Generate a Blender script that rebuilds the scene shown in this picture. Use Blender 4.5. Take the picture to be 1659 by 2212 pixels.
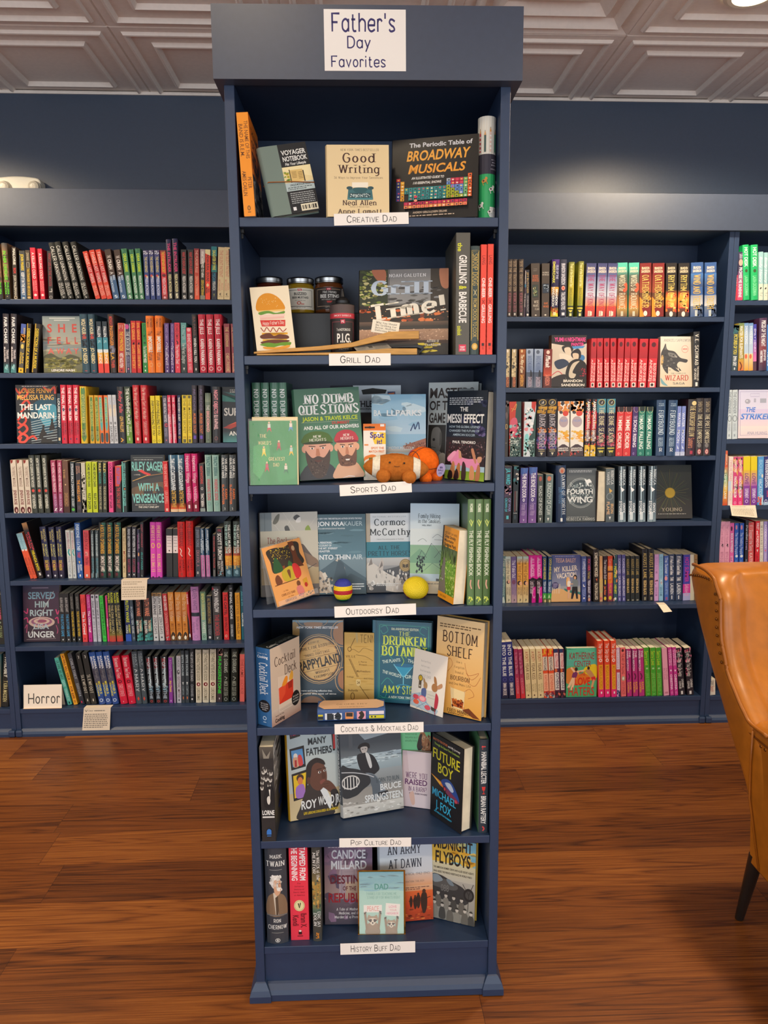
import bpy, math, random
import numpy as np
from mathutils import Matrix, Vector
from mathutils.geometry import tessellate_polygon
for _o in list(bpy.data.objects): bpy.data.objects.remove(_o)
SC = bpy.context.scene
COL = SC.collection
def lin(c):
    return c/12.92 if c <= .04045 else ((c+.055)/1.055)**2.4
_hc = {}
def hx(s):
    if s not in _hc:
        t = ''.join(c*2 for c in s) if len(s) == 3 else s
        _hc[s] = tuple(lin(int(t[i:i+2], 16)/255) for i in (0, 2, 4))+(1.,)
    return _hc[s]
# ---------------- camera ----------------
F_PX, TILT, YAW, ROLL, CAM_H = 1587.5, .14503, .0402, -.00295, 1.4096
_f = np.array([math.sin(YAW)*math.cos(TILT), math.cos(YAW)*math.cos(TILT), -math.sin(TILT)])
_r0 = np.array([math.cos(YAW), -math.sin(YAW), 0.]); _u0 = np.cross(_r0, _f)
_r = math.cos(ROLL)*_r0+math.sin(ROLL)*_u0; _u = np.cross(_r, _f)
CAM = np.array([0, 0, CAM_H])
cam = bpy.data.cameras.new('camera'); co = bpy.data.objects.new('camera', cam); COL.objects.link(co)
co.matrix_world = Matrix([[_r[i], _u[i], -_f[i], CAM[i]] for i in range(3)]+[[0, 0, 0, 1]])
cam.sensor_fit = 'HORIZONTAL'; cam.sensor_width = 36; cam.lens = 36*F_PX/1659; cam.clip_start = .05
SC.camera = co
def ray(u, v): return _f+_r*(u-829.5)/F_PX-_u*(v-1106)/F_PX
def at_y(u, v, Y):                       # point seen at photo pixel (u,v) on the upright plane Y
    d = ray(u, v); return CAM+d*(Y/d[1])
# ---------------- world, lights, exposure ----------------
SC.view_settings.view_transform = 'Standard'; SC.view_settings.look = 'None'
SC.view_settings.gamma = 1; SC.view_settings.use_curve_mapping = False
SC.view_settings.exposure = 0.0
try:
    SC.cycles.max_bounces = 6; SC.cycles.diffuse_bounces = 3; SC.cycles.caustics_reflective = False; SC.cycles.caustics_refractive = False
    SC.cycles.use_denoising = True
except Exception: pass
W = bpy.data.worlds.new('world'); SC.world = W; W.use_nodes = True
W.node_tree.nodes['Background'].inputs[0].default_value = (.90, .95, 1.0, 1); W.node_tree.nodes['Background'].inputs[1].default_value = .72
def area(name, loc, tgt, sx, sy, power, col):
    l = bpy.data.lights.new(name, 'AREA'); l.shape = 'RECTANGLE'; l.size = sx; l.size_y = sy; l.energy = power; l.color = col
    o = bpy.data.objects.new(name, l); COL.objects.link(o); o.location = loc
    o.rotation_euler = (Vector(tgt)-Vector(loc)).to_track_quat('-Z', 'Y').to_euler(); return o
# daylight from the shop windows behind the photographer
area('window_daylight', (-1.6, -3.4, 1.3), (-.2, 2.0, 1.3), 2.8, 2.2, 60, (.86, .93, 1.0))
area('shopfront_daylight', (1.9, -3.4, 1.3), (.4, 2.0, 1.3), 2.6, 2.2, 48, (.88, .94, 1.0))
# warm recessed ceiling cans: (x, y, watts, spread)
CAN_XY = [(-1.9, 2.5, 125, 2.74), (1.285, 2.51, 115, 2.74), (2.88, 2.5, 45, 2.74), (-2.1, .9, 140, 2.6), (-.31, .9, 14, 2.6), (1.45, .9, 85, 2.6), (-.31, -.7, 45, 2.6), (1.285, -.7, 75, 2.6)]
YW, YF, ZC = 3.34736, 3.0573, 2.711
def spot(x, y, p, ang):
    l = bpy.data.lights.new('can_beam', 'SPOT'); l.energy = p; l.color = (1., .80, .56); l.spot_size = ang; l.spot_blend = .4; l.shadow_soft_size = .09
    o = bpy.data.objects.new('can_beam', l); COL.objects.link(o); o.location = (x, y, ZC-.03); return o
# ---------------- materials ----------------
def mat(name, rough=.5, spec=.5, metal=0., **k):
    m = bpy.data.materials.new(name); m.use_nodes = True; b = m.node_tree.nodes['Principled BSDF']
    b.inputs['Roughness'].default_value = rough; b.inputs['Metallic'].default_value = metal; b.inputs['Specular IOR Level'].default_value = spec
    for a, v in k.items(): b.inputs[a.replace('_', ' ')].default_value = v
    return m, m.node_tree.nodes, m.node_tree.links, b
def noisy(name, c, rough=.5, spec=.5, scale=40, amt=.12, bump=0., metal=0., stretch=(1, 1, 1), **k):
    m, n, l, b = mat(name, rough, spec, metal, **k)
    tc = n.new('ShaderNodeTexCoord'); mp = n.new('ShaderNodeMapping'); mp.inputs['Scale'].default_value = stretch
    no = n.new('ShaderNodeTexNoise'); no.inputs['Scale'].default_value = scale; no.inputs['Detail'].default_value = 5
    l.new(tc.outputs['Object'], mp.inputs[0]); l.new(mp.outputs[0], no.inputs['Vector'])
    r = n.new('ShaderNodeValToRGB'); a = hx(c); r.color_ramp.elements[0].color = tuple(x*(1-amt) for x in a[:3])+(1,); r.color_ramp.elements[1].color = tuple(min(1, x*(1+amt)) for x in a[:3])+(1,)
    r.color_ramp.elements[0].position = .3; r.color_ramp.elements[1].position = .7
    l.new(no.outputs['Fac'], r.inputs[0]); l.new(r.outputs[0], b.inputs['Base Color'])
    if bump:
        bp = n.new('ShaderNodeBump'); bp.inputs['Strength'].default_value = bump; bp.inputs['Distance'].default_value = .002
        l.new(no.outputs['Fac'], bp.inputs['Height']); l.new(bp.outputs[0], b.inputs['Normal'])
    return m
def printed(name, rough, coat=0.):
    m, n, l, b = mat(name, rough, .45, Coat_Weight=coat, Coat_Roughness=.2)
    a = n.new('ShaderNodeVertexColor'); a.layer_name = 'ink'; l.new(a.outputs[0], b.inputs['Base Color']); return m
M = dict(
    print=printed('printed_cover', .42), gloss=printed('glossy_cover', .4, .12), card=printed('printed_card', .6),
    navy=noisy('navy_satin_paint', '1f3454', .46, .7, 60, .05, .04),
    navywall=noisy('navy_wall_paint', '283a52', .46, 1.0, 90, .06, .12),
    trim=noisy('navy_trim_paint', '303c52', .46, 1.0, 70, .06, .05),
    paper=noisy('page_paper', 'e6dcc4', .8, .2, 30, .10, 0, stretch=(400, 1, 1)),
    tile=noisy('white_ceiling_tile', 'efe6dc', .6, .3, 60, .03), 
    white=noisy('white_plastic', 'f2ead4', .4, .4, 20, .02), lens=noisy('frosted_lens', 'd8cdb8', .25, .5, 300, .2, .4),
    leather=noisy('tan_leather', 'b06a1c', .36, .5, 26, .12, .05, Coat_Weight=.12, Coat_Roughness=.25),
    leatherpipe=noisy('piping_leather', '9c5a16', .4, .5, 26, .1), blackwood=noisy('black_leg', '1c1918', .35, .5, 20, .1),
    brass=noisy('brass_nail', '8a5a2c', .3, .5, 50, .1, 0, .9), steel=noisy('steel', 'a8a8a8', .3, .5, 60, .05, 0, 1.),
    wood=noisy('pale_wood', 'c8964e', .5, .4, 14, .14, .03, stretch=(2, 14, 14)), black=noisy('black_plastic', '1a191b', .4, .5, 30, .08),
    fur_brown=noisy('brown_plush', 'b4692a', .95, .1, 160, .14, .8), fur_orange=noisy('orange_plush', 'e8681c', .95, .1, 160, .13, .8), fur_white=noisy('white_plush', 'e4dcc8', .95, .1, 160, .12, .8),
)
def glassy(name, alpha, rough=.05, col=(1, 1, 1, 1)):
    m, n, l, b = mat(name, rough, .6); b.inputs['Base Color'].default_value = col; b.inputs['Alpha'].default_value = alpha; return m
M['clear'] = glassy('clear_acrylic', .10); M['film'] = glassy('clear_film', .13, .08)
# ---------------- mesh helpers ----------------
class MB:
    def __init__(s): s.v = []; s.f = []; s.c = []
    def add(s, vs, fs, col=(.5, .5, .5, 1)):
        b = len(s.v); s.v += [tuple(map(float, p)) for p in vs]
        for f in fs:
            s.f.append([i+b for i in f])
            s.c.append(col if not (isinstance(col, list)) else [col[i] for i in f])
    def box(s, a, b, col=(.5, .5, .5, 1)):
        (x0, y0, z0), (x1, y1, z1) = a, b
        s.add([(x0, y0, z0), (x1, y0, z0), (x1, y1, z0), (x0, y1, z0), (x0, y0, z1), (x1, y0, z1), (x1, y1, z1), (x0, y1, z1)],
              [(0, 1, 5, 4), (1, 2, 6, 5), (2, 3, 7, 6), (3, 0, 4, 7), (4, 5, 6, 7), (3, 2, 1, 0)], col)
    def prism(s, prof, axis, a, b, col=(.5, .5, .5, 1)):   # closed 2-D profile swept along an axis
        n = len(prof)
        def P(p, t): q = [p[0], p[1]]; q.insert(axis, t); return q
        s.add([P(p, a) for p in prof]+[P(p, b) for p in prof], [(i, (i+1) % n, n+(i+1) % n, n+i) for i in range(n)]+[tuple(range(n))[::-1], tuple(range(n, 2*n))], col)
    def lathe(s, prof, n=40, c=(0, 0, 0), cols=None, col=(.5, .5, .5, 1)):   # profile [(r,z)]
        k = len(prof); vs = [(c[0]+r*math.cos(2*math.pi*i/n), c[1]+r*math.sin(2*math.pi*i/n), c[2]+z) for r, z in prof for i in range(n)]
        for j in range(k-1):
            cc = cols[j] if cols else col
            s.add([vs[j*n+i] for i in range(n)]+[vs[(j+1)*n+i] for i in range(n)], [(i, (i+1) % n, n+(i+1) % n, n+i) for i in range(n)], cc)
    def tube(s, pts, rad, n=8, col=(.5, .5, .5, 1)):
        pts = [np.array(p, float) for p in pts]; rad = rad if isinstance(rad, (list, tuple)) else [rad]*len(pts); vs = []
        for i, p in enumerate(pts):
            t = pts[min(i+1, len(pts)-1)]-pts[max(i-1, 0)]; t /= np.linalg.norm(t)+1e-12
            a = np.cross(t, (0, 0, 1.) if abs(t[2]) < .9 else (1., 0, 0)); a /= np.linalg.norm(a); b = np.cross(t, a)
            vs += [p+rad[i]*(a*math.cos(2*math.pi*k/n)+b*math.sin(2*math.pi*k/n)) for k in range(n)]
        fs = [(j*n+i, j*n+(i+1) % n, (j+1)*n+(i+1) % n, (j+1)*n+i) for j in range(len(pts)-1) for i in range(n)]
        s.add(vs, fs+[tuple(range(n))[::-1], tuple(range((len(pts)-1)*n, len(pts)*n))], col)
    def ball(s, c, r, n=20, m=12, col=(.5, .5, .5, 1), fn=None):
        r = r if isinstance(r, (tuple, list)) else (r, r, r)
        vs = [(c[0]+r[0]*math.sin(math.pi*j/m)*math.cos(2*math.pi*i/n), c[1]+r[1]*math.sin(math.pi*j/m)*math.sin(2*math.pi*i/n), c[2]+r[2]*math.cos(math.pi*j/m)) for j in range(m+1) for i in range(n)]
        if fn: vs = [fn(p) for p in vs]
        s.add(vs, [(j*n+i, (j+1)*n+i, (j+1)*n+(i+1) % n, j*n+(i+1) % n) for j in range(m) for i in range(n)], col)
    def grid(s, P, col=(.5, .5, .5, 1)):   # 2-D array of points
        a, b = len(P), len(P[0])
        s.add([q for row in P for q in row], [(i*b+j, i*b+j+1, (i+1)*b+j+1, (i+1)*b+j) for i in range(a-1) for j in range(b-1)], col)
    def mesh(s, name, ink=False):
        me = bpy.data.meshes.new(name); me.from_pydata(s.v, [], s.f); 
        if ink:
            at = me.color_attributes.new('ink', 'FLOAT_COLOR', 'CORNER'); buf = []
            for f, c in zip(s.f, s.c):
                if isinstance(c, list):
                    for q in c: buf.extend(q)
                else: buf.extend(c*len(f))
            at.data.foreach_set('color', np.array(buf, dtype=np.float32))
        me.update(); return me
def obj(name, mb, m, parent=None, mw=None, smooth=False, bevel=0., ink=False, seg=2):
    me = mb if isinstance(mb, bpy.types.Mesh) else mb.mesh(name, ink)
    if not me.materials: me.materials.append(M[m] if isinstance(m, str) else m)
    if smooth:
        me.polygons.foreach_set('use_smooth', [True]*len(me.polygons))
        if smooth == 'auto':
            try: me.set_sharp_from_angle(angle=math.radians(38))
            except Exception: pass
    o = bpy.data.objects.new(name, me); COL.objects.link(o)
    if parent: o.parent = parent
    if mw is not None: o.matrix_basis = mw
    if bevel:
        b = o.modifiers.new('bevel', 'BEVEL'); b.width = bevel; b.segments = seg; b.limit_method = 'ANGLE'
    return o
def tag(o, label, cat, group=None):
    o['label'] = label; o['category'] = cat
    if group: o['group'] = group
    return o
def thing(name, label, cat, mw=None, group=None):
    o = bpy.data.objects.new(name, None); COL.objects.link(o); o.empty_display_size = .05
    if mw is not None: o.matrix_basis = mw
    return tag(o, label, cat, group)
def struct(name, mb, m, **k):
    o = obj(name, mb, m, **k); o['kind'] = 'structure'; o['label'] = name.replace('_', ' ')+' of the bookshop'; return o
# ---------------- lettering ----------------
GL = {}   # (style, char) -> (verts, faces, advance), cap height = 1
def _outline_font():
    c = bpy.data.curves.new('letters', 'FONT'); c.resolution_u = 3; o = bpy.data.objects.new('letters', c); COL.objects.link(o)
    dg = bpy.context.evaluated_depsgraph_get()
    def get(t):
        c.body = t; dg.update(); e = o.evaluated_get(dg); me = e.to_mesh()
        v = [(p.co.x, p.co.y) for p in me.vertices]; f = [tuple(p.vertices) for p in me.polygons]; e.to_mesh_clear(); return v, f
    for st, off in (('R', .006), ('B', .024)):
        c.offset = off; H = max(y for x, y in get('H')[0])-min(y for x, y in get('H')[0]); b0 = min(y for x, y in get('H')[0])
        hw = max(x for x, y in get('HH')[0])
        for ch in map(chr, range(33, 127)):
            v, f = get(ch)
            if not v: continue
            adv = max(x for x, y in get('H'+ch+'H')[0])-hw
            GL[st, ch] = ([(x/H, (y-b0)/H) for x, y in v], f, adv/H)
        GL[st, ' '] = ([], [], .38)
    bpy.data.objects.remove(o); bpy.data.curves.remove(c)
_outline_font()
STROKES = {'A': '8 044g84 1878', 'B': '8 040g ~0g4g6f7d6b3a0a ~0a4a7987754404', 'C': '8 ~8e6g3g1e0a16346486', 'D': '8 040g ~0g4g7e8a764404', 'E': '7 7g0g0474 0a5a', 'F': '7 7g0g04 0a5a',
 'G': '8 ~8e6g3g1e0a16346486 868a5a', 'H': '8 040g 848g 0a8a', 'I': '1 040g', 'J': '5 ~5g5b57441406', 'K': '8 040g 0a7g 2b84', 'L': '7 0g0474', 'M': 'a 040g57aga4', 'N': '8 040g848g', 'O': '8 ~4g1e0a1644768a7e4g',
 'P': '8 040g ~0g4g7f8d7a4909', 'Q': '8 ~4g1e0a1644768a7e4g 5884', 'R': '8 040g ~0g4g7f8d7a4909 4984', 'S': '7 ~7e5g2g0e1c4a7876542406', 'T': '8 0g8g 4g44', 'U': '8 ~0g0b062464868b8g', 'V': '8 0g448g', 'W': 'c 0g346g94cg',
 'X': '8 0g84 8g04', 'Y': '8 0g4a8g 4a44', 'Z': '8 0g8g0484', 'a': '6 ~6a4c2c0a06244466 6c64', 'b': '6 0g04 ~0a2c4c6a66442406', 'c': '6 ~6a4c2c0a06244466', 'd': '6 ~6a4c2c0a06244466 6g64', 'e': '6 0868 ~686b4c2c0a06244465',
 'f': '4 ~4g2g1e1a14 0c3c', 'g': '6 ~6a4c2c0a06244466 ~6c64624010', 'h': '6 0g04 ~0a2c4c6a64', 'i': '1 0c04 0f0g', 'j': '2 ~2c221000 2f2g', 'k': '6 0g04 085c 2964', 'l': '1 0g04', 'm': '8 0c04 ~0a1c3c4a44 ~4a5c7c8a84', 'n': '6 0c04 ~0a2c4c6a64',
 'o': '6 ~3c1b08153455685b3c', 'p': '6 0c00 ~0a2c4c6a66442406', 'q': '6 6c60 ~6a4c2c0a06244466', 'r': '4 0c04 ~0a1c3c4b', 's': '5 ~5b3c1c0a284755341405', 't': '4 ~1f1b162444 0c3c', 'u': '6 ~0c06244466 6c64', 'v': '6 0c346c', 'w': '8 0c244c648c',
 'x': '6 0c64 6c04', 'y': '6 0c34 6c10', 'z': '6 0c6c0464', '0': '7 ~3g1e0a1634567a6e3g', '1': '4 1d4g44', '2': '7 ~0d2g5g7e6b04 0474', '3': '6 ~0e2g5g6e5b3a ~3a6976542406', '4': '8 646g0888', '5': '7 7g1g0a ~0a4b78754405', '6': '7 ~6g3e0a062455776a4b0a',
 '7': '7 0g7g24', '8': '7 ~3g1f1c3a5c5f3g ~3a08163466783a', '9': '7 ~7c5a2b0d2g5g7d7a5724', '.': '1 0405', ',': '1 0502', '!': '1 0g08 0405', '&': '8 ~8a64341607 5c5f3g1f1c84', "'": '1 0g0d', '-': '4 0a4a', '?': '6 ~0e2g5g6e5b3a38 3435', ':': '1 0405 0b0c', '/': '6 046g', '"': '3 0g0d 2g2d', '#': '6 042g 466g 0868 0c6c'}
def _catmull(p, k=6):
    p = [np.array(q, float) for q in p]; out = []
    for i in range(len(p)-1):
        a, b, c, d = p[max(i-1, 0)], p[i], p[i+1], p[min(i+2, len(p)-1)]
        if i == 0 and np.allclose(p[0], p[-1]): a = p[-2]
        if i == len(p)-2 and np.allclose(p[0], p[-1]): d = p[1]
        out += [.5*((2*b)+(c-a)*t+(2*a-5*b+4*c-d)*t*t+(3*b-a-3*c+d)*t**3) for t in [j/k for j in range(k)]]
    return out+[p[-1]]
def ribbon(pts, w, contrast=0., cap=True):
    pts = [np.array(q, float) for q in pts]; n = len(pts); vs = []; 
    for i in range(n):
        t = pts[min(i+1, n-1)]-pts[max(i-1, 0)]; L = np.hypot(*t)+1e-9; t = t/L; nn = np.array([-t[1], t[0]])
        ww = w/2; d0 = pts[i]-pts[max(i-1, 0)]; d1 = pts[min(i+1, n-1)]-pts[i]; l0, l1 = np.hypot(*d0), np.hypot(*d1)
        if 0 < i < n-1 and l0 > 1e-9 and l1 > 1e-9: ww = ww/max(.45, math.sqrt(max(0, (1+np.dot(d0, d1)/(l0*l1))/2)))
        ww *= 1-contrast*abs(t[0])**1.5
        p = pts[i]
        if cap and i == 0: p = p-t*w*.3
        if cap and i == n-1: p = p+t*w*.3
        vs += [p+nn*ww, p-nn*ww]
    return vs, [(2*i, 2*i+1, 2*i+3, 2*i+2) for i in range(n-1)]
def _stroke_font(st, wt, contrast, serif):
    for ch, d in STROKES.items():
        w, *ss = d.split(); vs, fs = [], []
        for s in ss:
            sm = s[0] == '~'; s = s.lstrip('~'); p = [(int(s[i], 36)/12., (int(s[i+1], 36)-4)/12.) for i in range(0, len(s)-1, 2)]
            q = _catmull(p) if sm else p
            segs = [q] if sm else [q[i:i+2] for i in range(len(q)-1)] if serif else [q]
            for g in segs:
                a, b = ribbon(g, wt, contrast, not serif); k = len(vs); vs += [tuple(x) for x in a]; fs += [tuple(i+k for i in f) for f in b]
            if serif:
                for e, nb in ((q[0], q[1]), (q[-1], q[-2])):
                    if abs(e[1]-nb[1]) > .6*abs(e[0]-nb[0]) and min(abs(e[1]), abs(e[1]-1), abs(e[1]-.667), abs(e[1]+.333)) < .02 and ch not in ".,!':?" and not (ch in 'TY' and e[1] > .9):
                        k = len(vs); h = wt*.28; x, y = e; y0, y1 = (y, y+h) if y < .3 else (y-h, y); sw = wt*1.25
                        vs += [(x-sw, y0), (x+sw, y0), (x+sw, y1), (x-sw, y1)]; fs.append((k, k+1, k+2, k+3))
        GL[st, ch] = (vs, fs, int(w, 36)/12.+.26+(wt*.6 if serif else wt*.2))
    GL[st, ' '] = ([], [], .5)
_stroke_font('C', .18, .42, True); _stroke_font('c', .11, .3, True); _stroke_font('D', .27, .5, True); _stroke_font('H', .13, 0, False); _stroke_font('K', .115, 0, False)
def text(s, st):
    x = 0.; V, F = [], []; ital = st == 'I'; base = 'B' if ital else st
    for ch in s:
        k = 1.
        if st == 'K' and ch.islower(): ch = ch.upper(); k = .74
        g = GL.get((base, ch)) or GL.get((base, ch.upper())) or GL.get((base, ' '))
        b = len(V); V += [(x+p[0]*k+(.22*p[1] if ital else 0), p[1]*k) for p in g[0]]; F += [tuple(i+b for i in f) for f in g[1]]; x += g[2]*k
    if V:
        x0 = min(p[0] for p in V); x1 = max(p[0] for p in V); V = [(p[0]-x0, p[1]) for p in V]; return V, F, max(x1-x0, .05)
    return V, F, 1.
# ---------------- printed artwork: a canvas maps percent coordinates (x right, y down) to a face ----------------
class Canvas:
    def __init__(s, mb, fn, w, h, step=3e-5, strips=1): s.mb, s.fn, s.w, s.h, s.step, s.k, s.n, s.rot = mb, fn, w, h, step, 1, strips, None
    def put(s, pts, faces, col):
        if s.rot:
            a, cx, cy = s.rot; ca, sa = math.cos(a), math.sin(a); r = s.w/s.h
            pts = [(cx+((x-cx)*r*ca-(y-cy)*sa)/r, cy+(x-cx)*r*sa+(y-cy)*ca) for x, y in pts]
        pts = [(min(max(x, 0), 100), min(max(y, 0), 100)) for x, y in pts]
        if s.n > 1 and not isinstance(col, list):
            st = 100/s.n; P, F = [], []
            for f in faces:
                q = [pts[i] for i in f]; a = int(min(p[0] for p in q)/st+1e-6); b = int(max(p[0] for p in q)/st-1e-6)
                for k in range(a, max(a, b)+1):
                    g = q
                    if b > a:
                        for lim, sg in ((k*st, 1), ((k+1)*st, -1)):
                            o = []
                            for i in range(len(g)):
                                A, B = g[i-1], g[i]; da, db = (A[0]-lim)*sg, (B[0]-lim)*sg
                                if da*db < 0: r = da/(da-db); o.append((A[0]+(B[0]-A[0])*r, A[1]+(B[1]-A[1])*r))
                                if db >= 0: o.append(B)
                            g = o
                            if len(g) < 3: break
                    if len(g) >= 3: F.append(tuple(range(len(P), len(P)+len(g)))); P += g
            pts, faces = P, F
        s.mb.add([s.fn(x/100, y/100, s.step*s.k) for x, y in pts], faces, col); s.k += 1
    def rect(s, x0, y0, x1, y1, c, c2=None):
        n = s.n if abs(x1-x0) > 100/max(s.n, 1) else 1
        xs = [x0+(x1-x0)*i/n for i in range(n+1)]; P = [(x, y0) for x in xs]+[(x, y1) for x in xs]
        cc = [c]*(n+1)+[c2 or c]*(n+1)
        s.put(P, [(i, n+1+i, n+2+i, i+1) for i in range(n)], cc if c2 else c)
    def poly(s, pts, col):
        t = tessellate_polygon([[Vector((x, y, 0)) for x, y in pts]]); s.put(pts, [tuple(f) for f in t], col)
    def ell(s, cx, cy, rx, ry, col, n=28): s.put([(cx, cy)]+[(cx+rx*math.cos(2*math.pi*i/n), cy+ry*math.sin(2*math.pi*i/n)) for i in range(n)], [(0, 1+i, 1+(i+1) % n) for i in range(n)], col)
    def line(s, pts, wd, col, smooth):
        r = s.h/s.w; q = [(x, y*r) for x, y in pts]
        if smooth: q = _catmull(q, 5)
        v, f = ribbon(q, wd*100); s.put([(x, y/r) for x, y in v], f, col)
    def txt(s, st, col, x0, y0, x1, y1, t):
        V, F, L = text(t, st)
        s.put([(x0+(x1-x0)*x/L, y1-(y1-y0)*y) for x, y in V], F, col)
    def vert(s, st, col, y0, y1, lane, t):     # lettering that reads down a spine
        V, F, L = text(t, st); hw = {0: 54, 1: 32, 2: 32, 3: 42}[lane]; c = {0: 50, 1: 72, 2: 28, 3: 50}[lane]
        span = (y1-y0)*s.h/100; need = L*hw*s.w/100
        if need < span*.62 and lane == 0: y1 = y0+(y1-y0)*max(need/span*1.5, .62)
        s.put([(c-hw/2+y*hw, y0+(y1-y0)*x/L) for x, y in V], F, col)
    def cmd(s, d):
        a = d.split(); o = a[0]
        if o == 'R': s.rect(*map(float, a[1:5]), hx(a[5]), hx(a[6]) if len(a) > 6 else None)
        elif o == 'E': s.ell(*map(float, a[1:5]), hx(a[5]))
        elif o == 'O': s.line([(float(a[1])+float(a[3])*math.cos(i*math.pi/12), float(a[2])+float(a[4])*math.sin(i*math.pi/12)) for i in range(25)], float(a[5]), hx(a[6]), False)
        elif o == 'P': s.poly([tuple(map(float, q.split(','))) for q in a[2:]], hx(a[1]))
        elif o == 'S': s.poly(_closed([tuple(map(float, q.split(','))) for q in a[2:]]), hx(a[1]))
        elif o in 'L~': s.line([tuple(map(float, q.split(','))) for q in a[3:]], float(a[2]), hx(a[1]), o == '~')
        elif o == 'T': s.txt(a[1], hx(a[2]), *map(float, a[3:7]), ' '.join(a[7:]))
        elif o == 'X': s.rot = None if a[1] == '0' else (math.radians(float(a[1])), float(a[2]), float(a[3]))
        elif o == 'N':    # N seed count x0 y0 x1 y1 rx ry colours...
            rn = random.Random(int(a[1])); x0, y0, x1, y1, rx, ry = map(float, a[3:9])
            for _ in range(int(a[2])):
                cx, cy, k = rn.uniform(x0, x1), rn.uniform(y0, y1), rn.uniform(.5, 1.3); n = 6; ph = rn.random()*6
                s.put([(cx+rx*k*rn.uniform(.6, 1.2)*math.cos(ph+i*1.047), cy+ry*k*rn.uniform(.6, 1.2)*math.sin(ph+i*1.047)) for i in range(n)], [tuple(range(n))], hx(rn.choice(a[9:]))); s.k -= 1
            s.k += 1
        elif o == 'Q':    # Q seed rows x0 y0 x1 y1 colour : lines of small print
            rn = random.Random(int(a[1])); n = int(a[2]); x0, y0, x1, y1 = map(float, a[3:7]); st = (y1-y0)/n
            for i in range(n):
                x = x0
                e = x1-(rn.uniform(0, .3)*(x1-x0) if i == n-1 else rn.uniform(0, .06)*(x1-x0))
                while x < e:
                    w = rn.uniform(2., 7.)*(x1-x0)/60; s.rect(x, y0+i*st+st*.25, min(x+w, e), y0+i*st+st*.72, hx(a[7])); x += w+(x1-x0)*.02; s.k -= 1
            s.k += 1
        else:                                  # style[lane] colour y0 y1 words
            s.vert(o[0], hx(a[1]), float(a[2]), float(a[3]), int(o[1]) if len(o) > 1 else 0, ' '.join(a[4:]))
    def run(s, cmds):
        for c in (cmds.split(';') if isinstance(cmds, str) else cmds):
            c = c.strip()
            if c: s.cmd(c[1:].strip() if c[0] == '.' else c)
def _closed(p):
    q = _catmull(p+[p[0]], 5)[:-1]; return [(float(a[0]), float(a[1])) for a in q]
def flat_canvas(mb, w, h, y=0., step=3e-5): return Canvas(mb, lambda u, v, e: (u*w, y-e, (1-v)*h), w, h, step)
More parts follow.
